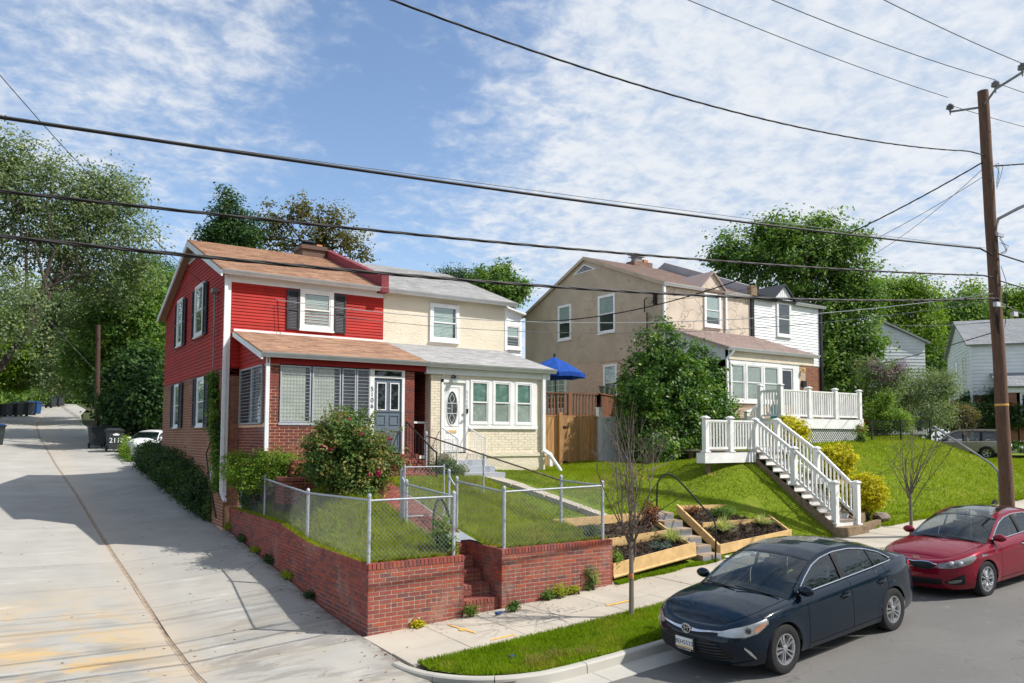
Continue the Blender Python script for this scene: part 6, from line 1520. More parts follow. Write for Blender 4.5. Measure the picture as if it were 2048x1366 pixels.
# ================================================================== BINS
def bin_(label, x, y, rot, mat='bin_plastic', lid='bin_plastic', sc=1.0, mark=None):
    z = zalley(x, y) if x < 0 else zedge(y); t = thing('wheelie_bin', label, 'wheelie bin', (0, 0, 0), 'wheeled bins along the alley')
    m_ = MB(); w, d, h = .36, .38, 1.08
    m_.hexa([(-w*.8, -d*.8, .12), (w*.8, -d*.8, .12), (w*.8, d*.75, .12), (-w*.8, d*.75, .12), (-w, -d, h), (w, -d, h), (w, d, h), (-w, d, h)]); m_.box(-w-.03, w+.03, -d-.03, d+.03, h-.06, h); m_.build('body', mat, t)
    m_ = MB(); m_.hexa([(-w-.04, -d-.06, h), (w+.04, -d-.06, h), (w+.04, d+.08, h+.02), (-w-.04, d+.08, h+.02), (-w*.8, -d*.8, h+.07), (w*.8, -d*.8, h+.07), (w*.8, d*.9, h+.12), (-w*.8, d*.9, h+.12)]); m_.build('lid', lid, t)
    m_ = MB(); m_.tube([(-w*.8, d+.06, h-.03), (w*.8, d+.06, h-.03)], .02, 6); m_.build('handle', 'bin_plastic', t)
    for s_ in (-1, 1): m_ = MB(); m_.lathe((s_*w*.86, d*.7, .14), [(.0, -.03), (.14, -.03), (.14, .03), (0, .03)], 12, axis=0); m_.build('wheel', 'rubber', t)
    if mark:
        text_mesh(mark, .34, .003, 'paint_white_mark', 'painted_mark', t, facing((.02, -d*.93, .56), (1, 0, 0), (0, -.06, 1)), label='white hand-painted house number')
        cm = MB(); cm.quad(*[(x_, -d*.99, z_) for x_, z_ in ((-.12, .82), (.12, .82), (.17, .90), (.07, .87), (.08, .95), (.02, .89), (.0, .96), (-.03, .89), (-.08, .95), (-.07, .87), (-.17, .90))]); cm.build('painted_mark', 'paint_white_mark', t, label='white hand-painted crown')
    t.location = (x, y, z); t.rotation_euler = (0, 0, rot); t.scale = (sc,)*3; return t
bin_('black bin with a white painted number, front one beside the alley pole', -.55, 35.0, .1, sc=1.10, mark='2110')
bin_('black bin without marking, left behind the numbered bin', -1.2, 37.6, .15, sc=1.1)
bin_('black bin behind the numbered bin, next to the wooden alley pole', -.4, 38.0, -.1, sc=1.1)
bin_('dark bin with blue lid at the left edge of the picture', -6.25, 38.5, .5, lid='bin_blue', sc=1.15)
bin_('dark green bin furthest left in the row under the bright bushes', -5.75, 71.5, .9, sc=1.15)
bin_('second bin from the left in the row under the bright bushes', -4.9, 72.5, .9, sc=1.15)
bin_('third bin from the left in the row under the bright bushes', -4.0, 74, .9, sc=1.2)
bin_('blue recycling bin at the right end of the row under the bright bushes', -3.3, 76.5, 1.0, 'bin_blue', 'bin_blue', 1.2)
bin_('far bin with blue lid where the alley bends', -1.3, 92, .8, lid='bin_blue', sc=1.2)
bin_('furthest grey bin where the alley bends', -.4, 94.5, .8, sc=1.2)
bin_('bin behind the hood of the white rounded car', 2.0, 40.0, .3, sc=1.12)
chain_fence('short chain-link fence with vines between the alley hedge and the white rounded car', [(-.25, 28.2, 1.9, 3.15, .04), (-.2, 32.6, 2.2, 3.45, .03), (.45, 28.0, 1.9, 3.15, .03)],
    [((-.25, 28.2, 2.05), (-.25, 28.2, 3.08), (-.2, 32.6, 2.4), (-.2, 32.6, 3.4)), ((-.25, 28.2, 2.05), (-.25, 28.2, 3.08), (2.2, 28, 2.05), (2.2, 28, 3.0))], (-.2, 30, 2.1), pitch=.12, mesh_r=.006)
drop('slack white and green garden hose hanging beside the bins', (.35, 38.2, 3.8), (.2, 33, 3.2), .65, .022, 'paint_white_mark')
# wire fence at the top of the right bank
chain = thing('wire_fence', 'dark wire fence on the bank right of the white deck', 'fence', (28, 6, 3.4))
for x, y in ((26.3, 6.2), (28.1, 5.9), (30, 5.6)):
    MB().box(x-.03, x+.03, y-.03, y+.03, 3.2, 4.5).build('post', 'dark_iron', chain)
for k in range(9): MB().bar((26.3, 6.2, 3.45+.12*k), (30, 5.6, 3.5+.12*k), .012, .012 if k < 8 else .03).build('wire', 'dark_iron', chain)
for k in range(24): t = k/23; MB().bar((26.3+3.7*t, 6.2-.6*t, 3.4), (26.3+3.7*t, 6.2-.6*t, 4.42), .008, .008, (0, 1, 0)).build('wire', 'dark_iron', chain)
# litter
for i, (x, y, s_) in enumerate(((2.62, -.42, .08), (1.3, -2.9, .05))):
    m_ = MB(); m_.tube([(x-s_, y, zs(x)+.05), (x+s_, y+.03, zs(x)+.05)], .03, 8); tag(m_.build('drink_can', 'bin_blue'), ('crushed blue can on the pavement below the brick steps', 'small blue bottle lying in the verge grass')[i], 'litter')
# ================================================================== CARS
class Car:
    """a car body lofted round a plan outline, in car coordinates (x from nose to tail, y across, z up)"""
    def __init__(s, **k):
        s.__dict__.update(k)
        P = [Vector((x*1.0, y*1.0, 0)) for x, y in s.plan]; C_ = catmull(P, 10); s.A = [0.]; s.C = C_
        for p, q in zip(C_[:-1], C_[1:]): s.A.append(s.A[-1]+(q-p).length)
        s.amax = s.A[-1]; s.memo = {}; s.memx = {}
        s.TN = [(C_[min(j+1, len(C_)-1)]-C_[max(j-1, 0)]).normalized() for j in range(len(C_))]
    def out(s, a):
        if a in s.memo: return s.memo[a]
        s.memo[a] = r = s._out(a); return r
    def _out(s, a):
        sg = -1 if a < 0 else 1; a = min(abs(a), s.amax-1e-5); i = bisect.bisect_right(s.A, a)-1; i = min(max(i, 0), len(s.A)-2)
        t = (a-s.A[i])/(s.A[i+1]-s.A[i]); p = s.C[i].lerp(s.C[i+1], t)
        d = s.TN[i].lerp(s.TN[i+1], t).normalized(); n = Vector((d.y, -d.x, 0))*-1; n = Vector((-d.y, d.x, 0))
        if i == 0 and t < 1e-3: n = Vector((-1, 0, 0))
        return p.x, p.y*sg, n.x, n.y*sg
    def ax(s, x):
        k = round(x, 6)
        if k in s.memx: return s.memx[k]
        lo, hi = .5*s.amax*.2, s.amax*.93
        for _ in range(26):
            m_ = (lo+hi)/2
            if s.out(m_)[0] < x: lo = m_
            else: hi = m_
        s.memx[k] = lo; return lo
    def ztop(s, a): return float(np.interp(s.out(a)[0], *s.top))
    def zbot(s, a):
        x, y, nx, ny = s.out(a); z = float(np.interp(x, *s.bot))
        if abs(ny) > .5:
            for xw in (s.xf, s.xr):
                d = abs(x-xw)
                if d < s.RA: z = max(z, s.rw+math.sqrt(s.RA**2-d*d))
        return z
    def P(s, a, z, off=0.):
        x, y, nx, ny = s.out(a); zt = s.ztop(a)
        o = float(np.interp(z, *s.tuck)); fr = max(0, -nx); bk = max(0, nx)
        o += fr**1.5*float(np.interp(z, *s.rake))+bk**1.5*float(np.interp(z, *s.brake))
        R = s.R; q = (z-(zt-R))/R
        if q > 0: o += R*1.1*(1-math.sqrt(max(0, 1-min(1, q)**2)))
        if abs(ny) > .5 and hasattr(s, 'crease'): 
            o += s.crease*math.exp(-((z-(s.cz0+s.czs*x))/.035)**2)*-1
            for xw in (s.xf, s.xr):
                dd = math.hypot(x-xw, z-s.rw)
                if z < zt-.05: o -= .008*math.exp(-((dd-s.RA)/.07)**2)
        return Vector((x-nx*o+nx*off, y-ny*o+ny*off, z))
    def skin(s, a0, a1, t0=0., t1=1., na=40, nt=14, extra=()):
        aa = sorted(set([a0+(a1-a0)*i/na for i in range(na+1)]+[e for e in extra if a0 < e < a1]))
        def ts(j): return t0+(t1-t0)*j/nt
        def Q(i, j):
            a = aa[i]; zb, zt = s.zbot(a), s.ztop(a); t = ts(j); t = t if t < .75 else .75+.25*math.sin((t-.75)/.25*PI/2)
            return s.P(a, zb+(zt-zb)*t)
        m_ = MB(); m_.grid(Q, len(aa)-1, nt); return m_
    def arch(s):
        e = []
        for xw in (s.xf, s.xr):
            for q in range(-16, 17): 
                a = s.ax(xw+s.RA*math.sin(q/16*PI/2)*.9995); e += [a, -a]
            for q in (-1.003, 1.003): a = s.ax(xw+s.RA*q); e += [a, -a]
        return e
    def topP(s, a, w, lift=0.):
        E = s.P(a, s.ztop(a)); cr_ = float(np.interp(E.x, *s.crown))*min(1, (abs(E.y)/s.ycr))**1.3
        return Vector((E.x, E.y*(1-w), E.z+cr_*(1-(1-w)**2.2)+lift))
    def topmesh(s, x0, x1, w0, w1=1., n=26, nw=8, lift=0., both=True):
        def aa(x): return s.ax(x) if x > s.out(s.amax*.1)[0] else None
        a0 = s.ax(x0) if x0 > s.xnose else 0.02; a1 = s.ax(x1) if x1 < s.xtail else s.amax-.02
        m_ = MB()
        for sg in (1, -1):
            m_.grid(lambda i, j: s.topP(sg*(a0+(a1-a0)*i/n), w0+(w1-w0)*j/nw, lift), n, nw)
        return m_
    def patch(s, a0, a1, zl, zh, off=.006, na=16, nz=5, thick=0.):
        m_ = MB(); m_.grid(lambda i, j: s.P(a0+(a1-a0)*i/na, zl(i/na)+(zh(i/na)-zl(i/na))*j/nz, off), na, nz)
        return m_
    def yg(s, x, z): a = s.ax(x); zt = s.ztop(a); E = s.P(a, zt); h = max(0, z-zt); return E.y-.012-h*s.tum-.18*h*h
def LN(*v): return lambda t: float(np.interp(t, [i/(len(v)-1) for i in range(len(v))], v))
def wheel(parent, x, y, sg, R, rim, style, w=.215):
    """lathe tyre with a spoked rim; sg = outward side"""
    wroot = MB(); prof = [(rim-.012, -w*.42), (rim+.012, -w*.48), (R-.05, -w*.5), (R-.018, -w*.46), (R, -w*.33), (R, w*.33), (R-.018, w*.46), (R-.05, w*.5), (rim+.012, w*.48), (rim-.004, w*.40)]
    wroot.lathe((x, y, R), prof, 40, axis=1); o = wroot.build('tyre', 'rubber', parent, smooth=35)
    yo = y+sg*w*.42
    m_ = MB(); m_.lathe((x, y, R), [(rim-.002, sg*w*.40), (rim-.004, sg*w*.44), (rim-.022, sg*w*.43), (rim-.03, sg*w*.30), (rim-.035, -sg*w*.2)], 36, axis=1); m_.build('rim', 'alloy', o, smooth=35)
    m_ = MB(); m_.lathe((x, y, R), [(rim-.03, sg*w*.06), (.0, sg*w*.02)], 24, axis=1); m_.build('brake_disc', 'plastic_black', o)
    m_ = MB(); n, tw, sp = style
    for k in range(n):
        for e in sp:
            t = 2*PI*k/n+e; c_, s_ = math.cos(t), math.sin(t); d1, d2 = Vector((c_, 0, s_)), Vector((-s_, 0, c_)); O = Vector((x, yo, R)); t2 = t+e*1.2; dd1 = Vector((math.cos(t2), 0, math.sin(t2)))
            a, b_ = .035, rim-.018; wa, wb = tw*.8, tw*1.1; N_ = Vector((0, sg, 0))
            m_.hexa([O+d1*a-d2*wa-N_*.05, O+d1*a+d2*wa-N_*.05, O+dd1*b_+d2*wb-N_*.05, O+dd1*b_-d2*wb-N_*.05, O+d1*a-d2*wa*.6-N_*.008, O+d1*a+d2*wa*.6-N_*.008, O+dd1*b_+d2*wb*.6+N_*.004, O+dd1*b_-d2*wb*.6+N_*.004])
    m_.lathe((x, yo, R), [(.05, -sg*.04), (.05, -sg*.002), (.035, sg*.006), (0, sg*.006)], 20, axis=1)
    m_.build('spokes', 'alloy', o, smooth=30)
    return o
def build_car(t, s, paint, roofmat, spec):
    ext = s.arch(); xd = spec['doors']; g = .005
    aF, aB = s.ax(xd[0]), s.ax(xd[-1])
    s.skin(-aF+g, aF-g, 0, 1, 120, 16, ext).build('front_body', paint, t, smooth=50)
    m_ = s.skin(aB+g, s.amax-.0005, 0, 1, 60, 16, ext); m2 = s.skin(-(s.amax-.0005), -aB-g, 0, 1, 60, 16, ext); b0 = len(m_.v); m_.v += m2.v; m_.f += [tuple(i+b0 for i in f) for f in m2.f]
    m_.build('rear_body', paint, t, smooth=50)
    for sg in (1, -1):
        for i in range(len(xd)-1):
            a0, a1 = s.ax(xd[i])+g, s.ax(xd[i+1])-g
            if sg < 0: a0, a1 = -a1, -a0
            d = s.skin(a0, a1, .11, 1, 26, 14, ext).build('door', paint, t, smooth=50)
            a_h = s.ax(xd[i+1]-.20)*sg; p = s.P(a_h, s.hz+.03*i, .0); n = Vector((0, sg, 0))
            m_ = MB(); L_ = .10
            m_.tube([p+Vector((-L_, 0, -.005))+n*.004, p+Vector((-L_*.7, 0, 0))+n*.03, p+Vector((L_*.7, 0, .008))+n*.03, p+Vector((L_, 0, .006))+n*.004], .014, 8); m_.build('door_handle', paint if not spec.get('chrome_handles') else 'chrome', d, smooth=True)
            m_ = MB(); m_.lathe((p.x, p.y+sg*.004, p.z-.01), [(.055, -.004), (.04, .003), (0, .003)], 14, axis=1); m_.build('handle_recess', 'plastic_black', d)
        a0, a1 = s.ax(xd[0])+g, s.ax(xd[-1])-g
        if sg < 0: a0, a1 = -a1, -a0
        s.skin(a0, a1, 0, .098, 50, 3, ext).build('sill', paint if not spec.get('dark_sill') else 'plastic_black', t, smooth=40)
    # bonnet and boot
    xh0, xh1 = spec['hood']; s.topmesh(xh0, xh1, .07, 1, lift=.003).build('bonnet', paint, t, smooth=60)
    s.topmesh(s.xnose-.2, xh0-.006, 0, 1, n=14).build('nose_cap', paint, t, smooth=60); s.topmesh(xh0, xh1+.35, 0, .062, nw=2).build('wing_top', paint, t, smooth=60)
    s.topmesh(xh1, xh1+.18, .06, 1, n=4).build('scuttle', 'plastic_black', t)
    if 'boot' in spec: s.topmesh(spec['boot'][0], s.xtail+.2, 0, 1, n=20).build('boot_lid', paint, t, smooth=60)
    # greenhouse
    zo = lambda x: float(np.interp(x, *s.zo)); zd = lambda x: float(np.interp(x, *s.zd)); zb = lambda x: s.ztop(s.ax(x))
    xs0, xs1 = s.zo[0][0], s.zo[0][-1]; n = 44
    def side(f0, f1, x0, x1, sg, off=0., n=44, m=3):
        mb = MB(); mb.grid(lambda i, j: (lambda x: (lambda z: (x, sg*(s.yg(x, z)+off), z))(f0(x)+(f1(x)-f0(x))*j/m))(x0+(x1-x0)*i/n), n, m); return mb
    dl0, dl1 = s.zd[0][0], s.zd[0][-1]
    gb = lambda x: zb(x)+.012
    for sg in (1, -1):
        lo = lambda x: (min(zo(x), max(gb(x)-.03, zd(x))) if dl0 < x < dl1 else gb(x)-.03)
        side(lo, zo, xs0, xs1, sg, 0, 60, 3).build('roof_pillar', paint, t, smooth=50)
        side(lambda x: gb(x)-.02, lambda x: max(zd(x), gb(x)-.015), dl0, dl1, sg, -.012).build('side_window', 'car_glass', t, smooth=50)
        # chrome or dark surround
        pts = [(x, sg*(s.yg(x, zd(x))+.004), zd(x)) for x in [dl0+(dl1-dl0)*i/30 for i in range(31)]]; low = [(x, sg*(s.yg(x, gb(x))+.008), gb(x)) for x in [dl1+(dl0-dl1)*i/20 for i in range(21)]]
        m_ = MB(); m_.tube([Vector(p) for p in pts], .011, 6); m_.tube([Vector(p) for p in low], .012, 6); m_.build('window_trim', spec.get('trim', 'chrome'), t, smooth=True)
        for (xa, wd_, sl) in spec['pillars']:
            m_ = MB(); k = 6
            m_.grid(lambda i, j: (lambda z, x: (x, sg*(s.yg(x, z)+.003), z))(gb(xa)+(zd(xa+sl*i/k)-gb(xa))*i/k, xa+sl*i/k+(j-.5)*wd_), k, 1); m_.build('window_pillar', 'plastic_black', t)
    w0, w1, cw = s.ws; hw = 20
    def Bf(v): x = w0+(xs0-w0)*v*v; return Vector((x, s.yg(xs0, zb(xs0))*v, s.ztop(s.ax(xs0))+.0+s.cowlz*(1-v*v)))
    zr0 = zo(w1+.07); 
    def Tf(v): return Vector((w1+.07*v*v, s.yg(w1+.07, zr0)*v, zr0+s.rc*(1-abs(v)**2.4)))
    def W_(i, j, n=10): v = -1+2*i/hw; q = j/n; p = Bf(v).lerp(Tf(v), q); return p+Vector((-.35, 0, .75)).normalized()*.05*math.sin(PI*q)*(1-.3*v*v)
    m_ = MB(); m_.grid(lambda i, j: W_(i, j), hw, 10); m_.build('windscreen', 'car_glass', t, smooth='all')
    m_ = MB(); m_.grid(lambda i, j: W_(i, .35*j)+Vector((-.002, 0, .003)), hw, 1); m_.grid(lambda i, j: W_(i, 10-.3*j)+Vector((-.002, 0, .003)), hw, 1); m_.build('screen_band', 'plastic_black', t, smooth='all')
    r0, r1 = s.rs
    zr1 = zo(r0-.05)
    def Tr(v): return Vector((r0-.05*v*v, s.yg(r0-.05, zr1)*v, zr1+s.rc*(1-abs(v)**2.4)))
    def Br(v): x = r1-.10*v*v; return Vector((x, s.yg(xs1-.02, zb(xs1-.02))*v*.98, s.ztop(s.ax(min(x, s.xtail-.05)))+.02+.05*(1-v*v)))
    m_ = MB(); m_.grid(lambda i, j: Tr(-1+2*i/hw).lerp(Br(-1+2*i/hw), j/8)+Vector((.3, 0, .7)).normalized()*.035*math.sin(PI*j/8), hw, 8); m_.build('rear_window', 'car_glass', t, smooth='all')
    def Rf(i, j, n=24):
        v = -1+2*j/hw; f, b_ = Tf(v), Tr(v); x = f.x+(b_.x-f.x)*i/n; z = zo(x); return Vector((x, s.yg(x, z)*v, z+s.rc*(1-abs(v)**2.4)))
    m_ = MB(); m_.grid(Rf, 24, hw); m_.build('roof', roofmat, t, smooth=60)
    if spec.get('roof_side'):
        m_ = MB(); m_.grid(lambda i, j: Rf(i, j*.6)+Vector((0, 0, .004)), 24, 3); m_.grid(lambda i, j: Rf(i, hw-j*.6)+Vector((0, 0, .004)), 24, 3); m_.build('roof_rail', paint, t, smooth=60)
    # inside: cabin tub, seats, dash
    m_ = MB(); m_.box(.55, s.xtail-.35, -.6, .6, .24, .62); m_.box(w0-.1, xs1, -s.W*.42, s.W*.42, .56, .64); m_.build('cabin_floor', 'plastic_black', t)
    m_ = MB(); m_.hexa([(w0+.12, -.70, .7), (w0+.75, -.66, .7), (w0+.75, .66, .7), (w0+.12, .70, .7), (w0+.12, -.66, zb(xs0)-.04), (w0+.7, -.66, zb(xs0)-.06), (w0+.7, .66, zb(xs0)-.06), (w0+.12, .66, zb(xs0)-.04)]); m_.build('dashboard', 'plastic_black', t)
    for (xx, ys) in ((w0+1.35, (-.37, .37)), (w0+2.25, (-.4, .0, .4))):
        for y in ys:
            if xx > s.rs[0]+.5: continue
            m_ = MB(); zz_ = zo(2.5 if 2.5 < xs1 else xs1-1)-.28
            m_.hexa([(xx-.45, y-.24, .5), (xx, y-.24, .5), (xx, y+.24, .5), (xx-.45, y+.24, .5), (xx-.45, y-.24, .72), (xx, y-.24, .7), (xx, y+.24, .7), (xx-.45, y+.24, .72)])
            m_.hexa([(xx, y-.22, .6), (xx+.12, y-.22, .6), (xx+.12, y+.22, .6), (xx, y+.22, .6), (xx+.15, y-.18, zz_), (xx+.22, y-.18, zz_), (xx+.22, y+.18, zz_), (xx+.15, y+.18, zz_)])
            m_.box(xx+.16, xx+.25, y-.11, y+.11, zz_+.02, zz_+.20); m_.build('seat', 'seat_fabric', t)
    # wheels and wells
    for x in (s.xf, s.xr):
        for sg in (1, -1):
            wheel(t, x, sg*s.ytr, sg, s.rw, s.rim, spec['wheel'])
            m_ = MB(); RW = s.RA+.004; yi, yo_ = sg*(s.ytr-.16), sg*(s.ytr+.06)
            m_.grid(lambda i, j: (x+RW*math.cos(PI*i/16), (yi, yo_)[j], s.rw+RW*math.sin(PI*i/16)), 16, 1); m_.quad(*[(x+RW*math.cos(PI*i/16), yi, s.rw+RW*math.sin(PI*i/16)) for i in range(17)]); m_.build('wheel_well', 'plastic_black', t, fix=False)
    # mirrors
    for sg in (1, -1):
        x = xs0+.22; y = s.yg(x, zb(x)); z = zb(x)+.03; m_ = MB(); k = 8
        c = Vector((x+.02, sg*(y+.13), z+.06))
        for i in range(k+1):
            pass
        bm = bmesh.new(); bmesh.ops.create_uvsphere(bm, u_segments=16, v_segments=10, radius=1)
        for v in bm.verts: v.co = Vector((v.co.x*.085*(1 if v.co.x < 0 else .35), v.co.y*.125, v.co.z*.075))+c
        me = bpy.data.meshes.new('mirror'); bm.to_mesh(me); bm.free(); me.materials.append(MATS[spec.get('mirror', paint)]); me.polygons.foreach_set('use_smooth', [True]*len(me.polygons))
        o = bpy.data.objects.new('mirror', me); COL.objects.link(o); attach(o, t)
        MB().bar((x+.02, sg*(y-.02), z-.01), (x+.02, sg*(y+.07), z+.03), .07, .03).build('mirror_stalk', 'plastic_black', o)
    # wipers
    m_ = MB()
    for y0, y1 in ((-.62, -.02), (-.02, .55)):
        a = W_(10+y0*14, .15)+Vector((-.02, 0, .02)); b_ = W_(10+y1*14, .5)+Vector((-.02, 0, .03)); m_.tube([a, b_], .010, 5)
    m_.build('wiper', 'plastic_black', t)
    return t
def seat_car(t, x0, y0, h, z0, slope, sc):
    t.location = (x0, y0, z0); t.rotation_euler = Matrix.Rotation(h, 3, 'Z').to_4x4().to_euler(); t.scale = (sc,)*3
    t.rotation_euler = (Matrix.Rotation(h, 4, 'Z') @ Matrix.Rotation(-math.atan(slope), 4, 'Y')).to_euler()

# ---- dark blue saloon in the foreground
cam_ = Car(plan=[(0, 0), (.012, .22), (.05, .42), (.13, .60), (.27, .74), (.50, .845), (.85, .895), (1.3, .91), (2.0, .915), (2.8, .915), (3.5, .912), (4.0, .895), (4.35, .85), (4.62, .76), (4.77, .58), (4.84, .32), (4.86, 0)],
    top=([0, .06, .2, .45, .8, 1.2, 1.6, 2.4, 3.4, 4.0, 4.4, 4.7, 4.86], [.70, .715, .76, .82, .875, .915, .945, .975, 1.015, 1.045, 1.06, 1.05, 1.03]),
    bot=([0, .5, .7, 1.4, 3.3, 4.2, 4.86], [.20, .20, .23, .215, .215, .25, .30]),
    tuck=([.15, .22, .32, .45, .6, .75, .86, 1.0], [.085, .04, .012, .0, .0, .006, .022, .05]),
    rake=([.15, .22, .35, .5, .58, .66, .72, .9], [.16, .09, .03, .0, .02, .06, .11, .2]),
    brake=([.2, .35, .5, .75, .95, 1.05], [.10, .05, .0, .03, .06, .10]),
    crown=([0, .3, .8, 1.3, 3.9, 4.5, 4.86], [.02, .055, .075, .085, .05, .045, .02]), ycr=.8, R=.075, xf=.97, xr=3.745, RA=.365, rw=.333, rim=.212, ytr=.80, W=1.82,
    crease=.010, cz0=.735, czs=.035, hz=.80, tum=.34, xnose=.02, xtail=4.84,
    zo=([1.24, 1.5, 1.75, 2.0, 2.25, 2.6, 3.0, 3.35, 3.7, 4.0, 4.22], [.93, 1.075, 1.22, 1.335, 1.395, 1.425, 1.41, 1.36, 1.26, 1.15, 1.06]),
    zd=([1.48, 1.75, 2.0, 2.25, 2.6, 3.0, 3.35, 3.7, 3.96], [.985, 1.15, 1.27, 1.335, 1.37, 1.36, 1.31, 1.215, 1.085]),
    ws=(1.06, 1.93, 0), cowlz=.055, rc=.055, rs=(3.38, 4.28))
t1 = thing('parked_car', 'dark navy saloon car parked at the kerb, nose towards the alley', 'car', (0, 0, 0), 'cars parked along the kerb')
build_car(t1, cam_, 'paint_navy', 'paint_navy', dict(doors=(1.52, 2.62, 3.62), hood=(.10, 1.22), boot=(4.12, 4.86), pillars=((2.60, .085, -.03), (3.52, .03, -.10)), wheel=(5, .017, (-.20, .20))))
# grille, lamps, badge and plate
c = cam_
c.patch(-.50, .50, LN(.625, .585, .575, .585, .625), LN(.66, .645, .64, .645, .66), .004).build('upper_grille', 'plastic_black', t1)
lg = c.patch(-.70, .70, LN(.30, .255, .245, .255, .30), LN(.36, .545, .56, .545, .36), .003, 28, 6).build('lower_grille', 'plastic_black', t1)
for k in range(6):
    z = .285+.042*k; hw_ = .655-.035*k
    c.patch(-hw_, hw_, LN(z, z-.012, z-.015, z-.012, z), LN(z+.018, z+.006, z+.003, z+.006, z+.018), .016, 24, 2).build('grille_bar', 'shutter_grey', lg, smooth='all')
for sg in (1, -1):
    c.patch(.05*sg, .56*sg, LN(.612, .625, .645, .655), LN(.655, .65, .662, .672), .018, 16, 3).build('chrome_wing', 'chrome', t1, smooth='all')
    hl = c.patch(.50*sg, 1.22*sg, LN(.615, .605, .605, .64, .735), LN(.655, .70, .735, .77, .80), .004, 24, 6).build('headlight', 'alloy', t1, smooth='all')
    c.patch(.495*sg, 1.225*sg, LN(.610, .60, .60, .635, .735), LN(.66, .705, .74, .775, .803), .022, 24, 6).build('lamp_cover', 'lamp_glass', hl, smooth='all')
    p = c.P(.92*sg, .675, .012); nrm = (c.P(.92*sg, .675, .1)-p).normalized(); bm = bmesh.new(); bmesh.ops.create_uvsphere(bm, u_segments=16, v_segments=8, radius=.055); me = bpy.data.meshes.new('projector'); bm.to_mesh(me); bm.free(); me.materials.append(MATS['dark_glass']); me.transform(Matrix.Translation(p-nrm*.03)); o = bpy.data.objects.new('projector', me); COL.objects.link(o); attach(o, hl)
    c.patch(1.00*sg, 1.17*sg, LN(.635, .705), LN(.69, .775), .014, 6, 3).build('indicator', 'amber', hl, smooth='all')
    c.patch(.84*sg, 1.02*sg, LN(.45, .36, .29), LN(.475, .41, .31), .006, 8, 3).build('fog_trim', 'chrome', t1, smooth='all')
    c.patch(.66*sg, .98*sg, LN(.215, .23, .26), LN(.235, .265, .285), .008, 8, 3).build('bumper_blade', 'paint_navy', t1, smooth='all')
    tl = c.patch((c.ax(4.42))*sg, (c.amax-.38)*sg, LN(.93, .86, .83), LN(.975, .99, 1.0), .008, 14, 4).build('tail_light', 'tail_red', t1, smooth='all')
    c.patch((c.ax(4.50))*sg, (c.amax-.5)*sg, LN(.945, .935), LN(.965, .975), .012, 8, 2).build('reverse_lens', 'lamp_glass', tl, smooth='all')
p = c.P(0, .635, .02)
m_ = MB(); R_ = [(Vector((p.x-.012, .062*math.cos(q*PI/16)*1.25, p.z+.048*math.sin(q*PI/16)*1.25))) for q in range(33)]; m_.tube(R_, .007, 6)
R_ = [(Vector((p.x-.014, .026*math.cos(q*PI/12), p.z+.055*math.sin(q*PI/12)))) for q in range(25)]; m_.tube(R_, .005, 6)
R_ = [(Vector((p.x-.014, .058*math.cos(q*PI/12), p.z+.028+.022*math.sin(q*PI/12)))) for q in range(25)]; m_.tube(R_, .005, 6); em = m_.build('emblem', 'alloy', t1, smooth=True)
bm = MB(); bm.quad(*[(p.x-.005, .078*math.cos(q*PI/12), p.z+.06*math.sin(q*PI/12)) for q in range(24)]); bm.build('emblem_disc', 'plastic_black', em)
p = c.P(0, .44, .03); pl_ = MB().box(p.x-.02, p.x, -.15, .15, .38, .52).build('number_plate', 'white_trim', t1); MB().box(p.x-.012, p.x+.008, -.175, .175, .345, .54).build('plate_frame', 'black_paint', pl_)
text_mesh('8EH5532', .085, .001, 'black_paint', 'plate_text', pl_, facing((p.x-.0215, 0, .452), (0, -1, 0), (0, 0, 1))); text_mesh('TOYOTA CERTIFIED', .027, .001, 'white_trim', 'frame_text', pl_, facing((p.x-.0225, 0, .360), (0, -1, 0), (0, 0, 1)))
MB().box(p.x-.0212, p.x-.0202, -.14, .14, .385, .405).build('plate_band', 'yellow_paint', pl_)
seat_car(t1, 3.16, -4.96, .037, .045, .0656, 1.12)

# ---- red saloon behind it
kia = Car(plan=[(0, 0), (.015, .24), (.06, .44), (.15, .62), (.30, .755), (.55, .86), (.9, .90), (1.4, .912), (2.0, .915), (2.8, .915), (3.5, .91), (4.0, .89), (4.35, .84), (4.62, .75), (4.77, .58), (4.83, .32), (4.85, 0)],
    top=([0, .06, .2, .45, .8, 1.2, 1.6, 2.4, 3.4, 4.0, 4.4, 4.7, 4.86], [.725, .74, .78, .83, .88, .925, .955, .985, 1.02, 1.04, 1.05, 1.05, 1.03]),
    bot=cam_.bot, tuck=cam_.tuck, rake=([.15, .22, .35, .5, .62, .70, .76, .9], [.10, .05, .01, .0, .01, .03, .07, .2]), brake=cam_.brake,
    crown=([0, .3, .8, 1.3, 3.9, 4.5, 4.86], [.015, .05, .07, .08, .05, .045, .02]), ycr=.8, R=.085, xf=.96, xr=3.755, RA=.365, rw=.335, rim=.235, ytr=.80, W=1.83,
    crease=.012, cz0=.70, czs=.045, hz=.84, tum=.36, xnose=.02, xtail=4.83,
    zo=([1.24, 1.5, 1.75, 2.0, 2.25, 2.6, 3.0, 3.35, 3.7, 4.0, 4.3], [.94, 1.08, 1.22, 1.325, 1.385, 1.415, 1.40, 1.35, 1.26, 1.16, 1.06]),
    zd=([1.48, 1.75, 2.0, 2.25, 2.6, 3.0, 3.35, 3.7, 4.0], [.99, 1.15, 1.265, 1.33, 1.365, 1.35, 1.30, 1.21, 1.085]),
    ws=(1.06, 1.92, 0), cowlz=.055, rc=.05, rs=(3.4, 4.32))
t2 = thing('parked_car', 'dark red saloon car with black glass roof, parked beside the utility pole', 'car', (0, 0, 0), 'cars parked along the kerb')
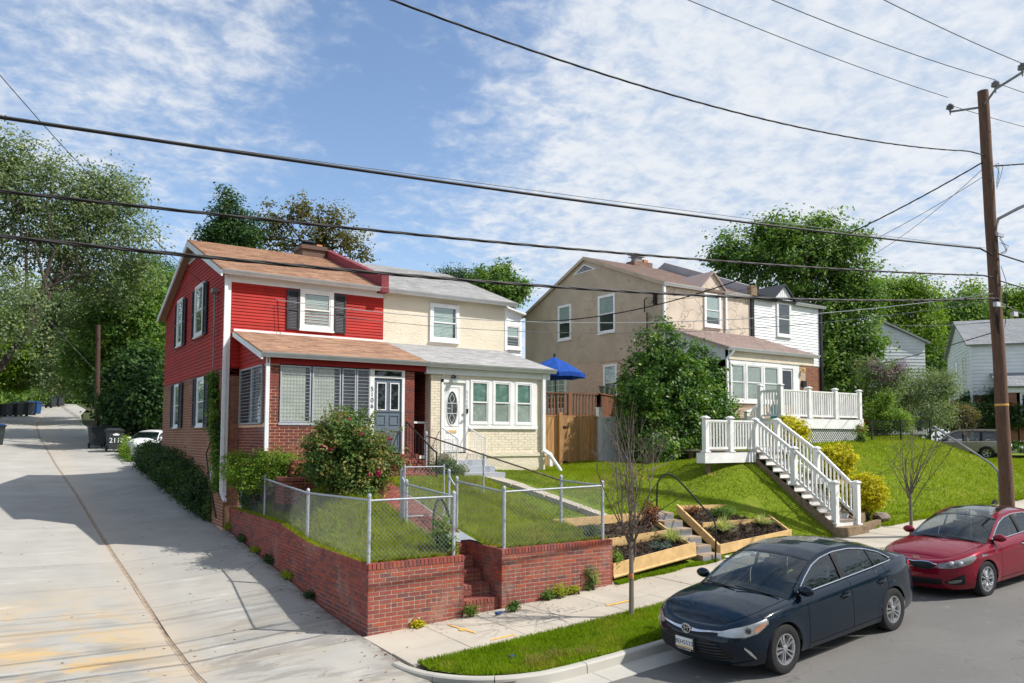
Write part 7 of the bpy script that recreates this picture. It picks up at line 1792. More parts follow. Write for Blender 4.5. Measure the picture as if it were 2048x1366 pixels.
build_car(t2, kia, 'paint_red', 'car_glass', dict(doors=(1.5, 2.6, 3.62), hood=(.08, 1.22), boot=(4.15, 4.85), pillars=((2.58, .085, -.03), (3.6, .05, -.12)), wheel=(9, .020, (0,)), roof_side=True, chrome_handles=True))
c = kia
gr_ = c.patch(-.44, .44, LN(.625, .575, .575, .60, .575, .575, .625), LN(.665, .70, .70, .685, .70, .70, .665), .004, 24, 6).build('grille', 'plastic_black', t2, smooth='all')
for q, (zl, zh) in enumerate(((LN(.62, .565, .565, .59, .565, .565, .62), LN(.635, .58, .58, .605, .58, .58, .635)), (LN(.655, .695, .695, .68, .695, .695, .655), LN(.672, .71, .71, .695, .71, .71, .672)))):
    c.patch(-.455, .455, zl, zh, .016, 28, 2).build('grille_trim', 'chrome', gr_, smooth='all')
c.patch(-.52, .52, LN(.29, .26, .29), LN(.40, .40, .40), .004, 20, 4).build('lower_grille', 'plastic_black', t2, smooth='all')
for sg in (1, -1):
    c.patch(.56*sg, .93*sg, LN(.33, .29, .30), LN(.35, .43, .50), .005, 10, 4).build('fog_recess', 'plastic_black', t2, smooth='all')
    c.patch(.62*sg, .86*sg, LN(.33, .325, .36), LN(.36, .39, .40), .014, 8, 3).build('fog_light', 'lamp_glass', t2, smooth='all')
    hl = c.patch(.47*sg, 1.20*sg, LN(.60, .605, .63, .67, .77), LN(.675, .715, .75, .79, .82), .004, 22, 5).build('headlight', 'shutter_grey', t2, smooth='all')
    c.patch(.465*sg, 1.205*sg, LN(.597, .60, .625, .665, .768), LN(.68, .72, .755, .793, .822), .020, 22, 5).build('lamp_cover', 'lamp_glass', hl, smooth='all')
    for a_ in (.68, .84):
        p = c.P(a_*sg, .685, .008); bm = bmesh.new(); bmesh.ops.create_uvsphere(bm, u_segments=14, v_segments=8, radius=.05); me = bpy.data.meshes.new('projector'); bm.to_mesh(me); bm.free(); me.materials.append(MATS['alloy']); me.transform(Matrix.Translation(p+Vector((.025, 0, 0)))); o = bpy.data.objects.new('projector', me); COL.objects.link(o); attach(o, hl)
    c.patch(1.38*sg, 1.58*sg, LN(.77, .78), LN(.80, .81), .006, 4, 2).build('wing_vent', 'chrome', t2, smooth='all')
    c.patch(c.ax(4.45)*sg, (c.amax-.4)*sg, LN(.90, .85, .84), LN(.97, .98, .99), .008, 14, 4).build('tail_light', 'tail_red', t2, smooth='all')
p = c.P(0, .73, .0)
m_ = MB(); m_.tube([Vector((p.x-.02, .075*math.cos(q*PI/12), p.z+.034*math.sin(q*PI/12))) for q in range(25)], .006, 6); em = m_.build('emblem', 'chrome', t2, smooth=True)
text_mesh('KIA', .05, .002, 'chrome', 'emblem_text', em, facing((p.x-.02, 0, p.z), (0, -1, 0), (0, 0, 1)))
m_ = MB(); m_.hexa([(3.1, -.03, 1.46), (3.3, -.03, 1.46), (3.3, .03, 1.46), (3.1, .03, 1.46), (3.2, -.012, 1.54), (3.28, -.012, 1.54), (3.28, .012, 1.54), (3.2, .012, 1.54)]); m_.build('roof_aerial', 'plastic_black', t2)
seat_car(t2, 9.78, -4.80, -.02, .47, .055, 1.06)

# ---- taupe sport utility car far beyond the bank
suv = Car(plan=[(0, 0), (.02, .4), (.08, .68), (.22, .84), (.5, .91), (1.2, .93), (2.4, .93), (3.8, .93), (4.5, .91), (4.72, .82), (4.8, .5), (4.82, 0)],
    top=([0, .1, .5, 1.2, 1.6, 3, 4.6, 4.82], [.93, .97, 1.03, 1.07, 1.09, 1.10, 1.12, 1.10]), bot=([0, 4.82], [.36, .38]), tuck=([.3, .45, .8, 1.1], [.05, 0, 0, .04]), rake=([.3, .5, .9, 1.0], [.06, 0, .03, .1]), brake=([.3, .5, 1.0], [.0, 0, .02]),
    crown=([0, .8, 4.8], [.02, .05, .02]), ycr=.85, R=.07, xf=.90, xr=3.78, RA=.42, rw=.38, rim=.23, ytr=.82, W=1.88, hz=.98, tum=.22, xnose=.02, xtail=4.80,
    zo=([1.25, 1.6, 1.95, 2.3, 3.2, 4.3, 4.62, 4.8], [1.08, 1.40, 1.70, 1.79, 1.81, 1.79, 1.70, 1.12]), zd=([1.5, 1.75, 2.05, 2.3, 3.2, 4.3, 4.5, 4.6], [1.15, 1.38, 1.62, 1.68, 1.70, 1.68, 1.62, 1.2]),
    ws=(1.15, 1.95, 0), cowlz=.04, rc=.03, rs=(4.62, 4.84))
t3 = thing('parked_car', 'taupe estate off-roader with roof rails parked beyond the grass bank', 'car', (0, 0, 0), 'cars parked beyond the grass bank')
build_car(t3, suv, 'paint_taupe', 'paint_taupe', dict(doors=(1.55, 2.55, 3.45), hood=(.1, 1.25), pillars=((2.55, .10, -.02), (3.5, .14, -.02)), wheel=(5, .04, (0,)), dark_sill=True, trim='plastic_black', mirror='plastic_black'))
for sg in (1, -1):
    suv.patch(suv.ax(4.52)*sg, (suv.amax-.62)*sg, LN(.86, .86), LN(1.08, 1.08), .012, 8, 3).build('tail_light', 'tail_red', t3, smooth='all')
    MB().bar((2.2, sg*.70, 1.87), (4.3, sg*.70, 1.87), .04, .03).build('roof_rail', 'plastic_black', t3)
MB().box(4.80, 4.83, -.25, .25, .72, .88).build('number_plate', 'white_trim', t3)
seat_car(t3, 45.9, 14.9, -1.21, 2.34, 0.0, 1.05)
# dark blue car at the very edge, behind the pole
t4 = thing('parked_car', 'dark blue saloon at the right edge of the picture behind the utility pole', 'car', (0, 0, 0), 'cars parked beyond the grass bank')
build_car(t4, cam_, 'paint_blue', 'paint_blue', dict(doors=(1.52, 2.62, 3.62), hood=(.10, 1.22), boot=(4.12, 4.86), pillars=((2.60, .085, -.03),), wheel=(5, .03, (0,)), trim='plastic_black'))
seat_car(t4, 49.9, 10.3, -1.21, 2.35, 0.0, 1.05)
# white rounded car behind the red house: bulging bonnet and wings, round lamps
bee = Car(plan=[(0, 0), (.03, .30), (.12, .52), (.28, .68), (.5, .78), (.9, .86), (1.5, .90), (2.6, .90), (3.4, .86), (3.9, .76), (4.15, .5), (4.28, 0)],
    top=([0, .1, .3, .6, .9, 1.3, 1.7, 3, 3.7, 4.1, 4.28], [.62, .70, .80, .88, .93, .98, 1.0, 1.02, .98, .9, .8]), bot=([0, 4.28], [.2, .22]), tuck=([.15, .3, .6, 1], [.06, 0, 0, .05]), rake=([.15, .35, .5, .8], [.08, 0, 0, .1]), brake=([.2, .5, .9], [.08, 0, .12]),
    crown=([0, .3, .8, 1.3, 3.6, 4.2], [.05, .14, .20, .18, .12, .06]), ycr=.8, R=.12, xf=.84, xr=3.38, RA=.37, rw=.33, rim=.22, ytr=.80, W=1.8, hz=.8, tum=.34, xnose=.02, xtail=4.26,
    zo=([1.2, 1.5, 1.8, 2.2, 2.6, 3.1, 3.6, 3.9], [.98, 1.2, 1.36, 1.44, 1.44, 1.34, 1.12, .98]), zd=([1.4, 1.6, 1.9, 2.3, 2.7, 3.1, 3.4], [1.04, 1.2, 1.32, 1.37, 1.36, 1.25, 1.08]), ws=(1.05, 1.75, 0), cowlz=.10, rc=.05, rs=(2.9, 3.85))
t5 = thing('parked_car', 'white rounded small car with oval headlamps, half hidden behind the red house', 'car', (0, 0, 0))
build_car(t5, bee, 'paint_white', 'paint_white', dict(doors=(1.45, 2.75), hood=(.12, 1.15), boot=(3.75, 4.28), pillars=((2.6, .08, 0),), wheel=(5, .04, (0,)), trim='plastic_black'))
for sg in (1, -1):
    p = bee.P(.66*sg, .70, 0); nrm = (bee.P(.66*sg, .70, .1)-p).normalized()
    for r_, m_n, of in ((.135, 'plastic_black', .0), (.115, 'lamp_glass', .02)):
        bm = bmesh.new(); bmesh.ops.create_uvsphere(bm, u_segments=16, v_segments=8, radius=r_); me = bpy.data.meshes.new('headlight'); bm.to_mesh(me); bm.free(); me.materials.append(MATS[m_n]); me.transform(Matrix.Translation(p-nrm*(.06-of)) @ Matrix.Diagonal((.8, .8, 1.15, 1))); o = bpy.data.objects.new('headlight' if of == 0 else 'lamp_cover', me); COL.objects.link(o); attach(o, t5)
bee.patch(-.42, .42, LN(.30, .27, .30), LN(.42, .43, .42), .006, 12, 3).build('lower_grille', 'plastic_black', t5)
bee.patch(.52, .78, LN(.28, .28), LN(.42, .42), .006, 6, 3).build('air_intake', 'plastic_black', t5); bee.patch(-.78, -.52, LN(.28, .28), LN(.42, .42), .006, 6, 3).build('air_intake', 'plastic_black', t5)
seat_car(t5, .15, 33.5, 1.0, 2.28, .03, 1.12)
# ================================================================== PLANTS
def fast_mesh(name, V, nper, mat):
    """V: (N*nper, 3) vertices, faces of nper consecutive vertices"""
    V = np.asarray(V, dtype=np.float32).reshape(-1, 3); n = len(V)//nper
    me = bpy.data.meshes.new(name); me.vertices.add(len(V)); me.vertices.foreach_set('co', V.ravel())
    me.loops.add(n*nper); me.loops.foreach_set('vertex_index', np.arange(n*nper, dtype=np.int32))
    me.polygons.add(n); me.polygons.foreach_set('loop_start', np.arange(0, n*nper, nper, dtype=np.int32))
    try: me.polygons.foreach_set('loop_total', np.full(n, nper, dtype=np.int32))
    except Exception: pass
    me.materials.append(MATS[mat]); me.update(calc_edges=True); return me
def leaf_quads(P, size, rng, up=.35, aspect=.55, out=None):
    """a rhombic leaf at every point; normals random, leaning up and outwards"""
    n = len(P); d = rng.normal(size=(n, 3)); d /= np.linalg.norm(d, axis=1)[:, None]
    nn = rng.normal(size=(n, 3)); nn[:, 2] = np.abs(nn[:, 2])+up
    if out is not None: nn += out*.9
    nn /= np.linalg.norm(nn, axis=1)[:, None]
    a = np.cross(nn, d); a /= np.linalg.norm(a, axis=1)[:, None]+1e-9; b = np.cross(nn, a)
    s = (size*rng.uniform(.65, 1.3, size=n))[:, None]; droop = nn*s*.18
    return np.stack([P-a*s*.5, P+b*s*aspect*.5-droop*.3, P+a*s*.5-droop, P-b*s*aspect*.5-droop*.3], 1).reshape(-1, 3)
def crown_points(lobes, n_clump, per, cr, rng, shell=.42, gap=.0, flat=.75):
    w = np.array([l[3]*l[4]*l[5] for l in lobes])**.67; w /= w.sum(); k = rng.choice(len(lobes), size=n_clump, p=w); Lb = np.array([l[:6] for l in lobes])[k]
    d = rng.normal(size=(n_clump, 3)); d /= np.linalg.norm(d, axis=1)[:, None]; r = rng.uniform(0, 1, n_clump)**shell
    Cc = Lb[:, :3]+d*Lb[:, 3:]*r[:, None]; m = np.repeat(np.arange(n_clump), per)
    o = rng.normal(size=(len(m), 3)); sc = cr*rng.uniform(.6, 1.35, size=n_clump)[m]
    P = Cc[m]+o*sc[:, None]*np.array([1, 1, flat]); out = (P-Lb[m, :3])/Lb[m, 3:]; out /= np.linalg.norm(out, axis=1)[:, None]+1e-9
    return P, out, Cc
def limb(mb, a, b, r0, r1, rng, bend=.12, n=5, k=6):
    a, b = Vector(a), Vector(b); L_ = (b-a).length; pts = [a]; off = Vector((0, 0, 0))
    for i in range(1, n): off = Vector(rng.normal(size=3))*L_*bend*.5*math.sin(PI*i/n); p = a.lerp(b, i/n)+off+Vector((0, 0, L_*.05*math.sin(PI*i/n))); pts.append(p)
    pts.append(b); mb.tube(pts, [r0+(r1-r0)*i/n for i in range(n+1)], k, caps=False)
def plant(name, label, cat, base, lobes, n_clump, per, cr, leaf, mat, seed, trunk=None, bark='bark', group=None, shell=.42, aspect=.55, up=.35, flat=.75, nlimb=14, limbtop=.75, twigs=0, extra=None):
    rng = np.random.default_rng(seed); t = thing(name, label, cat, base, group)
    P, out, Cc = crown_points(lobes, n_clump, per, cr, rng, shell, flat=flat)
    keep = P[:, 2] > base[2]+.02; P, out = P[keep], out[keep]
    me = fast_mesh('crown', leaf_quads(P, leaf, rng, up, aspect, out), 4, mat); o = bpy.data.objects.new('crown', me); COL.objects.link(o); attach(o, t)
    m_ = MB(); b0 = Vector(base)
    if trunk:
        (h, r0) = trunk[:2]; lean = Vector(trunk[2]) if len(trunk) > 2 else Vector((0, 0, 0)); top = b0+Vector((0, 0, h))+lean
        limb(m_, b0-Vector((0, 0, .3)), top, r0, r0*.62, rng, .04, 5, 10)
        idx = rng.choice(len(Cc), size=min(nlimb, len(Cc)), replace=False); hubs = []
        for i in idx[:max(3, nlimb//3)]:
            e = Vector(Cc[i]); s_ = b0.lerp(top, rng.uniform(.6, 1)); q = s_.lerp(e, .9); limb(m_, s_, q, r0*.42, r0*.09, rng, .16, 6, 7); hubs += [s_.lerp(q, .5), s_.lerp(q, .8)]
        for i in idx[max(3, nlimb//3):]:
            e = Vector(Cc[i]); h_ = min(hubs, key=lambda z: (z-e).length); limb(m_, h_, e, r0*.14, r0*.03, rng, .18, 4, 5)
    else:
        for i in range(nlimb):
            e = Vector(Cc[rng.integers(len(Cc))]); s_ = b0+Vector((rng.uniform(-.12, .12), rng.uniform(-.12, .12), -.05)); limb(m_, s_, e, .022, .006, rng, .12, 4, 5)
    m_.build('trunk' if trunk else 'stems', bark, t, smooth=True, fix=False)
    return t
def Lp(u, v, t, r, ry=None, rz=None): p = at(u, v, t); return (p.x, p.y, p.z, r, ry or r, rz or r)
def ctr(lobes): return lobes[0][0], lobes[0][1]

# -- the big glossy round tree at the corner of the tan house
plant('shrub_tree', 'large glossy round evergreen tree in front of the tan house corner', 'tree', (15.7, 8.0, 2.5),
    [(15.9, 8.0, 4.3, 2.35, 1.9, 1.7), (15.4, 8.0, 5.6, 1.9, 1.6, 1.5), (15.2, 8.0, 6.9, 1.15, 1.0, 1.35), (17.4, 8.1, 6.1, 1.1, .9, 1.5), (14.2, 7.9, 5.2, .9, .9, .8), (17.3, 7.6, 4.6, 1.3, 1.2, 1.2), (15.0, 7.7, 3.4, 1.5, 1.3, .9), (17.0, 7.9, 3.6, 1.2, 1.1, 1.0), (13.9, 6.9, 3.3, .8, .7, .75)],
    2000, 24, .15, .15, 'leaf_gloss', 11, (2.2, .13), shell=.30, up=.2, aspect=.5)
# -- pink-flowered shrub, green shrub, hedge, vine
rs_t = plant('flowering_shrub', 'large bronze-tipped rose shrub with pink flowers in front of the jalousie windows', 'shrub', (1.65, 4.95, 2.0),
    [(1.62, 4.95, 3.05, 1.0, .9, 1.0), (1.45, 5.0, 3.75, .7, .7, .7), (2.25, 4.9, 3.05, .65, .6, .62), (1.0, 5.0, 3.2, .65, .6, .75), (1.75, 4.85, 2.45, .75, .7, .5)], 900, 26, .10, .09, 'leaf_rose', 21, shell=.36, nlimb=18)
rng = np.random.default_rng(5); P = []
for q in range(64):                                  # arching shoots that break the outline
    a = rng.uniform(0, 2*PI); e = rng.uniform(-.1, 1.0); d = Vector((math.cos(a)*math.cos(e), math.sin(a)*math.cos(e), math.sin(e)+.25)); s0 = Vector((1.55, 4.95, 3.1))+Vector((d.x*.85, d.y*.75, d.z*.85)); L_ = rng.uniform(.25, .75)
    for k in range(26): t = k/26*L_; p = s0+d*t+Vector((0, 0, -.25*t*t)); P.append([p.x+rng.normal()*.02, p.y+rng.normal()*.02, p.z+rng.normal()*.02])
me = fast_mesh('shoots', leaf_quads(np.array(P), .06, rng), 4, 'leaf_rose'); o = bpy.data.objects.new('shoots', me); COL.objects.link(o); attach(o, rs_t)
for (x, y, z, r) in ((2.0, 4.15, 2.78, .075), (.72, 4.5, 3.42, .07), (1.55, 4.2, 3.75, .055), (2.35, 4.3, 3.62, .06), (2.55, 4.5, 2.95, .055), (1.75, 4.15, 2.75, .05), (.85, 4.45, 3.36, .05), (1.25, 4.2, 4.1, .04)):
    Pp = np.array([x, y, z])+rng.normal(size=(46, 3))*r*.5; me = fast_mesh('flower', leaf_quads(Pp, r*.62, rng, aspect=.9), 4, 'flower_pink'); o = bpy.data.objects.new('flower', me); COL.objects.link(o); attach(o, rs_t)
plant('shrub', 'bright green feathery shrub spilling over the fence by the white downpipe', 'shrub', (.15, 7.7, 2.0),
    [(.1, 7.6, 2.65, .75, .6, .55), (.75, 7.0, 2.75, .6, .5, .5), (-.25, 8.5, 2.8, .55, .6, .5), (.35, 7.4, 3.0, .55, .5, .4), (1.2, 6.7, 2.7, .5, .4, .4)], 760, 26, .075, .06, 'leaf_bright', 31, shell=.33, nlimb=20, up=.6)
plant('shrub', 'low dark shrub behind the chain-link fence at the foot of the white downpipe', 'shrub', (.35, 8.6, 1.5), [(.35, 8.7, 2.0, .45, .7, .45), (.2, 9.3, 2.1, .3, .4, .5)], 200, 20, .1, .07, 'leaf_hedge', 32)
hb = thing('hedge', 'dark green privet hedge along the alley below the red side wall', 'hedge', (-.1, 18, 1.2)); rng = np.random.default_rng(41)
lob = []
for y in np.arange(12.2, 27.5, .55):
    top = interp(y, [12, 14, 17, 21, 25, 27.5], [1.35, 1.55, 1.65, 1.5, 1.3, 1.0])+rng.uniform(-.1, .1); zb = zedge(y); ww = interp(y, [12, 14, 20, 27], [.45, .62, .55, .4])
    lob += [(-.18+rng.uniform(-.08, .08), y, zb+top*.5, ww, .55, top*.55), (.15, y+.2, zb+top*.55, .5, .5, top*.52)]
P, ou, Cc = crown_points(lob, 4200, 22, .10, rng, .25); me = fast_mesh('foliage', leaf_quads(P, .085, rng, .3, .6, ou), 4, 'leaf_hedge'); o = bpy.data.objects.new('foliage', me); COL.objects.link(o); attach(o, hb)
m_ = MB()
for l in lob[::2]: m_.lathe((l[0]+.1, l[1], l[2]-l[5]), [(.0, .0), (l[3]*.55, .1), (l[3]*.62, l[5]), (l[3]*.4, l[5]*1.6), (0, l[5]*1.75)], 8)
m_.build('dark_core', 'wood_ground', hb, fix=False)  # solid dark core stands in for the shade inside the hedge, not stems
P, ou, Cc = crown_points([(-.33, 10.75+.06*k, 2.2+.22*k, .10, .22+.05*math.sin(k), .2) for k in range(16)], 300, 20, .07, rng, .5)
vine = thing('vine', 'climbing vine up the side wall beside the white downpipe', 'climbing plant', (-.3, 11.2, 1.6)); me = fast_mesh('foliage', leaf_quads(P, .08, rng, .1, .7), 4, 'leaf_green'); o = bpy.data.objects.new('foliage', me); COL.objects.link(o); attach(o, vine)
m_ = MB(); limb(m_, (-.3, 10.9, 1.2), (-.3, 11.6, 5.6), .03, .01, rng); m_.build('stem', 'bark', vine)
plant('shrub', 'low leafy shrub between the brick porch stairs and the grey steps', 'shrub', (4.95, 6.3, 2.5), [(4.95, 6.3, 2.85, .35, .35, .3), (5.3, 6.1, 2.75, .3, .3, .25)], 90, 18, .08, .07, 'leaf_rose', 33)
# -- clipped yellow bushes
for i, (x, y, z, rx_, rz_) in enumerate(((16.95, 3.5, 3.80, .86, .70), (17.25, 1.9, 2.92, .82, .62), (16.55, .45, 2.02, .70, .66))):
    plant('yellow_bush', 'clipped golden-yellow euonymus bush, %s of the three beside the white stairs' % ('topmost', 'middle', 'lowest')[i], 'bush', (x, y, ground(x, y)-.02), [(x, y, z, rx_, .6, rz_*.9), (x-.25, y, z+.1, rx_*.6, .5, rz_*.7), (x+.25, y, z+.12, rx_*.62, .5, rz_*.68), (x, y, z-.25, rx_*.8, .5, rz_*.6)], 420, 26, .06, .065, 'leaf_yellow', 50+i, group='yellow bushes by the white stairs', shell=.2, aspect=.75)
# -- spiky variegated grasses, lavender and small plants in the beds
def tuft(label, x, y, z, r, h, n, mat, seed, name='ornamental_grass', group=None, cat='plant'):
    rr = random.Random(seed); m_ = MB()
    for q in range(n):
        a = rr.uniform(0, 2*PI); l = h*rr.uniform(.6, 1.1); e = rr.uniform(.15, 1.15); w = .008*rr.uniform(.8, 1.6); s_ = Vector((-math.sin(a), math.cos(a), 0))*w; p0 = Vector((x+.03*math.cos(a), y+.03*math.sin(a), z))
        pts = [p0+Vector((math.cos(a)*r*e*t, math.sin(a)*r*e*t, l*(t*(1.25-.95*e*t)))) for t in (0, .4, .75, 1)]
        for k, (p, q_) in enumerate(zip(pts[:-1], pts[1:])): wq = (1, .9, .6, .1); m_.quad(p-s_*wq[k], p+s_*wq[k], q_+s_*wq[k+1], q_-s_*wq[k+1])
    return tag(m_.build(name, mat, fix=False), label, cat, group)
tuft('variegated spiky grass at the right end of the stepped bed, by the concrete steps', 8.35, .55, 1.05, .42, .42, 240, 'leaf_varieg', 1, group='variegated grasses')
tuft('variegated spiky grass behind the black pipe rail in the tilted bed', 10.45, .72, 1.15, .46, .46, 260, 'leaf_varieg', 2, group='variegated grasses')
tuft('variegated spiky grass at the right side of the tilted bed', 12.1, .78, 1.22, .36, .36, 200, 'leaf_varieg', 3, group='variegated grasses')
tuft('thin spiky grass on the upper board of the stepped bed', 8.15, .95, 1.1, .2, .34, 60, 'leaf_rose', 4)
plant('lavender', 'low silvery plant in the lower tier of the stepped bed', 'plant', (7.75, .35, .93), [(7.75, .35, 1.02, .32, .2, .12)], 60, 20, .05, .04, 'leaf_silver', 61)
plant('low_plant', 'small green plant with orange flowers in the upper part of the tilted bed', 'plant', (11.2, 1.4, 1.45), [(11.2, 1.4, 1.58, .38, .28, .16)], 90, 20, .06, .05, 'leaf_green', 62)
plant('low_plant', 'rust-red dying plant at the head of the stepped bed', 'plant', (8.45, 1.5, 1.45), [(8.45, 1.4, 1.7, .26, .2, .28)], 70, 18, .06, .06, 'dry_leaf', 63)
plant('low_plant', 'small reddish plant in the left corner of the tilted bed', 'plant', (10.2, 1.6, 1.55), [(10.2, 1.6, 1.68, .25, .2, .12)], 40, 14, .05, .04, 'dry_leaf', 64)
plant('red_flowers', 'red flowering rose beside the white lattice', 'shrub', (25.0, 5.9, 3.42), [(25.0, 5.9, 3.85, .3, .3, .45)], 60, 16, .09, .08, 'leaf_green', 65)
rng = np.random.default_rng(9); me = fast_mesh('flower', leaf_quads(np.array([24.95, 5.75, 4.1])+rng.normal(size=(60, 3))*[.16, .1, .16], .09, rng), 4, 'flower_red'); tag(place(me, 'flower_cluster', None, (0, 0, 0)), 'red blossoms over the white lattice corner', 'flowers')
m_ = MB(); rr = random.Random(31)
for k in range(420):
    y = rr.uniform(-3, 26); x = rr.choice((rr.uniform(-6.4, -.1), rr.uniform(-.7, -.05))); z = zalley(x, y)+.006; r_ = rr.uniform(.012, .04); a = rr.uniform(0, 6.3); m_.quad((x+r_*math.cos(a), y+r_*math.sin(a), z), (x-r_*.5*math.sin(a), y+r_*.5*math.cos(a), z+.008), (x-r_*math.cos(a), y-r_*math.sin(a), z), (x+r_*.5*math.sin(a), y-r_*.5*math.cos(a), z+.004))
for k in range(260):
    x = rr.uniform(.1, 14); y = rr.choice((rr.uniform(-.25, -.03), rr.uniform(-2.1, -.1))); z = zs(x)+.009; r_ = rr.uniform(.01, .03); a = rr.uniform(0, 6.3); m_.quad((x+r_*math.cos(a), y+r_*math.sin(a), z), (x-r_*.5*math.sin(a), y+r_*.5*math.cos(a), z+.008), (x-r_*math.cos(a), y-r_*math.sin(a), z), (x+r_*.5*math.sin(a), y-r_*.5*math.cos(a), z+.004))
m_.build('fallen_leaves', 'dry_leaf', kind='stuff', label='scattered dead leaves on the alley and the pavement', fix=False)
# weeds at the walls
for i, (x, y, s_, mt, lb) in enumerate(((2.15, -.10, .22, 'leaf_green', 'weed at the left foot of the brick steps'), (4.35, -.12, .30, 'grass_yard', 'tall weed tuft at the foot of the right garden wall'), (4.05, -.1, .20, 'leaf_green', 'small weed left of the tall tuft at the right garden wall'), (3.0, -.35, .2, 'leaf_green', 'low weed on the pavement joint below the right garden wall'), (5.25, -.06, .26, 'leaf_green', 'leafy weed climbing the right garden wall'), (1.0, -.08, .1, 'leaf_yellow', 'yellow weed below the drain pipe'), (4.75, -.1, .16, 'grass_yard', 'weed between the tuft and the climbing weed'))):
    z = zs(x); plant('weed', lb, 'weed', (x, y, z), [(x, y, z+s_*(.55 if i != 4 else .9), s_*.8, .08, s_*(.5 if i != 4 else 1.1))], 46, 14, .035, .045, mt, 70+i, nlimb=5)
for i, (y, s_) in enumerate(((3.0, .12), (4.6, .16), (6.2, .2), (7.4, .16), (8.8, .22), (10.6, .25), (11.8, .3))):
    z = zedge(y); plant('weed', 'weeds at the foot of the garden wall along the alley, clump %s from the corner' % ('first', 'second', 'third', 'fourth', 'fifth', 'sixth', 'seventh')[i], 'weed', (-.05, y, z), [(-.07, y, z+s_*.4, .07, s_*1.6, s_*.5)], 60, 12, .04, .05, 'grass_yard' if i % 2 else 'leaf_hedge', 80+i, nlimb=4)
plant('weed', 'leafy weed climbing through the fence at the right end of the corner wall', 'weed', (1.75, .45, 1.3), [(1.75, .4, 1.75, .22, .2, .42), (1.85, .2, 1.45, .15, .1, .2)], 90, 14, .06, .07, 'leaf_bright', 90)
plant('weed', 'brownish weed at the right end of the right garden wall', 'weed', (5.6, .35, 1.33), [(5.55, .35, 1.5, .25, .2, .2)], 40, 14, .06, .05, 'leaf_rose', 91)
plant('weed', 'yellow-green weed at the left end of the stepped bed', 'weed', (6.1, .15, .7), [(6.1, .12, .9, .18, .1, .25)], 46, 12, .05, .05, 'leaf_bright', 92)

# -- bare young street trees
def bare_tree(label, base, trunk_h, H, spread, n, seed, r0=.045, group='young bare street trees', dead=False):
    rng = np.random.default_rng(seed); t = thing('young_tree', label, 'tree', base, group); b0 = Vector(base)
    m_ = MB(); m_.tube([b0-Vector((0, 0, .1)), b0+Vector((.01, 0, trunk_h*.5)), b0+Vector((0, 0, trunk_h))], [r0*1.15, r0, r0*.85], 8); m_.build('trunk', 'bark_pale', t, smooth=True)
    m_ = MB()
    def grow(p, d, L_, r, dep):
        k = 5; pts = [p]
        for i in range(k): d = (d+Vector(rng.normal(size=3))*.14+Vector((0, 0, .05))).normalized(); pts.append(pts[-1]+d*L_/k)
        m_.tube(pts, [r*(1-.75*i/k) for i in range(k+1)], 5, caps=False)
        if dep > 0:
            for q in range(rng.integers(2, 5)): i = rng.integers(1, k); dd = (d+Vector(rng.normal(size=3))*.55).normalized(); grow(pts[i], dd, L_*rng.uniform(.3, .6), r*.45, dep-1)
    for i in range(n):
        a = 2*PI*i/n+rng.uniform(-.4, .4); s_ = b0+Vector((0, 0, trunk_h*rng.uniform(.55 if i < n*.35 else .85, 1.0))); sp = spread*rng.uniform(.5, 1.1)
        L_ = (H-(s_.z-b0.z))*rng.uniform(.5, 1.0); grow(s_, Vector((math.cos(a)*sp, math.sin(a)*sp, 1.0)).normalized(), L_, r0*.36, 2)
    m_.build('branches', 'twig', t, smooth=True, fix=False); return t
bt = bare_tree('nearly bare young tree on the verge, left of the navy car, with rust-red leaf remnants', (4.42, -2.3, zs(4.42)), 1.45, 4.0, .42, 19, 101)
rng = np.random.default_rng(12); P = np.concatenate([np.array([4.95, -2.15, 2.15])+rng.normal(size=(90, 3))*[.16, .12, .22], np.array([4.85, -2.1, 2.9])+rng.normal(size=(40, 3))*[.12, .1, .12], np.array([4.25, -2.3, 2.05])+rng.normal(size=(26, 3))*[.2, .15, .2]])
me = fast_mesh('dry_leaves', leaf_quads(P, .06, rng), 4, 'dry_leaf'); o = bpy.data.objects.new('dry_leaves', me); COL.objects.link(o); attach(o, bt)
m_ = MB(); m_.lathe((4.42, -2.3, zs(4.42)+.78), [(.052, -.05), (.055, 0), (.052, .05)], 10); m_.build('tree_tape', 'terracotta', bt)
bare_tree('bare young tree between the two parked cars on the verge', (14.0, -2.4, zs(14)), 1.5, 3.4, .5, 14, 103, .042)
bare_tree('dead leafless shrub on the lawn in front of the white fence', (12.9, 6.0, 2.5), .15, 1.9, .8, 12, 104, .03, group=None)
bare_tree('dead leafless bush at the top of the right bank', (28.8, 3.4, 3.6), .15, 1.6, 1.2, 9, 105, .03, group=None)

# -- trees far and near
T = []
def tree(label, lobes, base, n, per, cr, leaf, mat, seed, trunk, group=None, name='broadleaf_tree', bark='bark', **k):
    return plant(name, label, 'tree', base, lobes, n, per, cr, leaf, mat, seed, trunk, bark, group, **k)
# left: the tall pale locust leaning over the alley
lob = [Lp(60, 400, 46, 3.6, 3, 2.8), Lp(170, 400, 47, 3.1, 3, 2.4), Lp(250, 470, 48, 2.6, 2.5, 2.3), Lp(0, 330, 46, 3.6, 3, 2.4), Lp(120, 500, 47, 3.6, 3, 2.3), Lp(230, 380, 48, 2.1, 2, 1.6), Lp(270, 560, 49, 1.6, 2, 2.0), Lp(-60, 450, 46, 4, 3, 3.5), Lp(190, 560, 48, 2.6, 2, 1.8), Lp(40, 590, 42, 1.8, 1.6, 1.5), Lp(10, 660, 41, 1.6, 1.4, 1.5), Lp(90, 630, 50, 2.2, 2, 1.8)]
tree('tall airy grey-green locust tree leaning over the alley at the left edge', lob, (-7.2, 36, 3.6), 1400, 34, .42, .20, 'leaf_locust', 201, (8.2, .26, (3.2, 1.5, 0)), shell=.55, up=.1, nlimb=34)
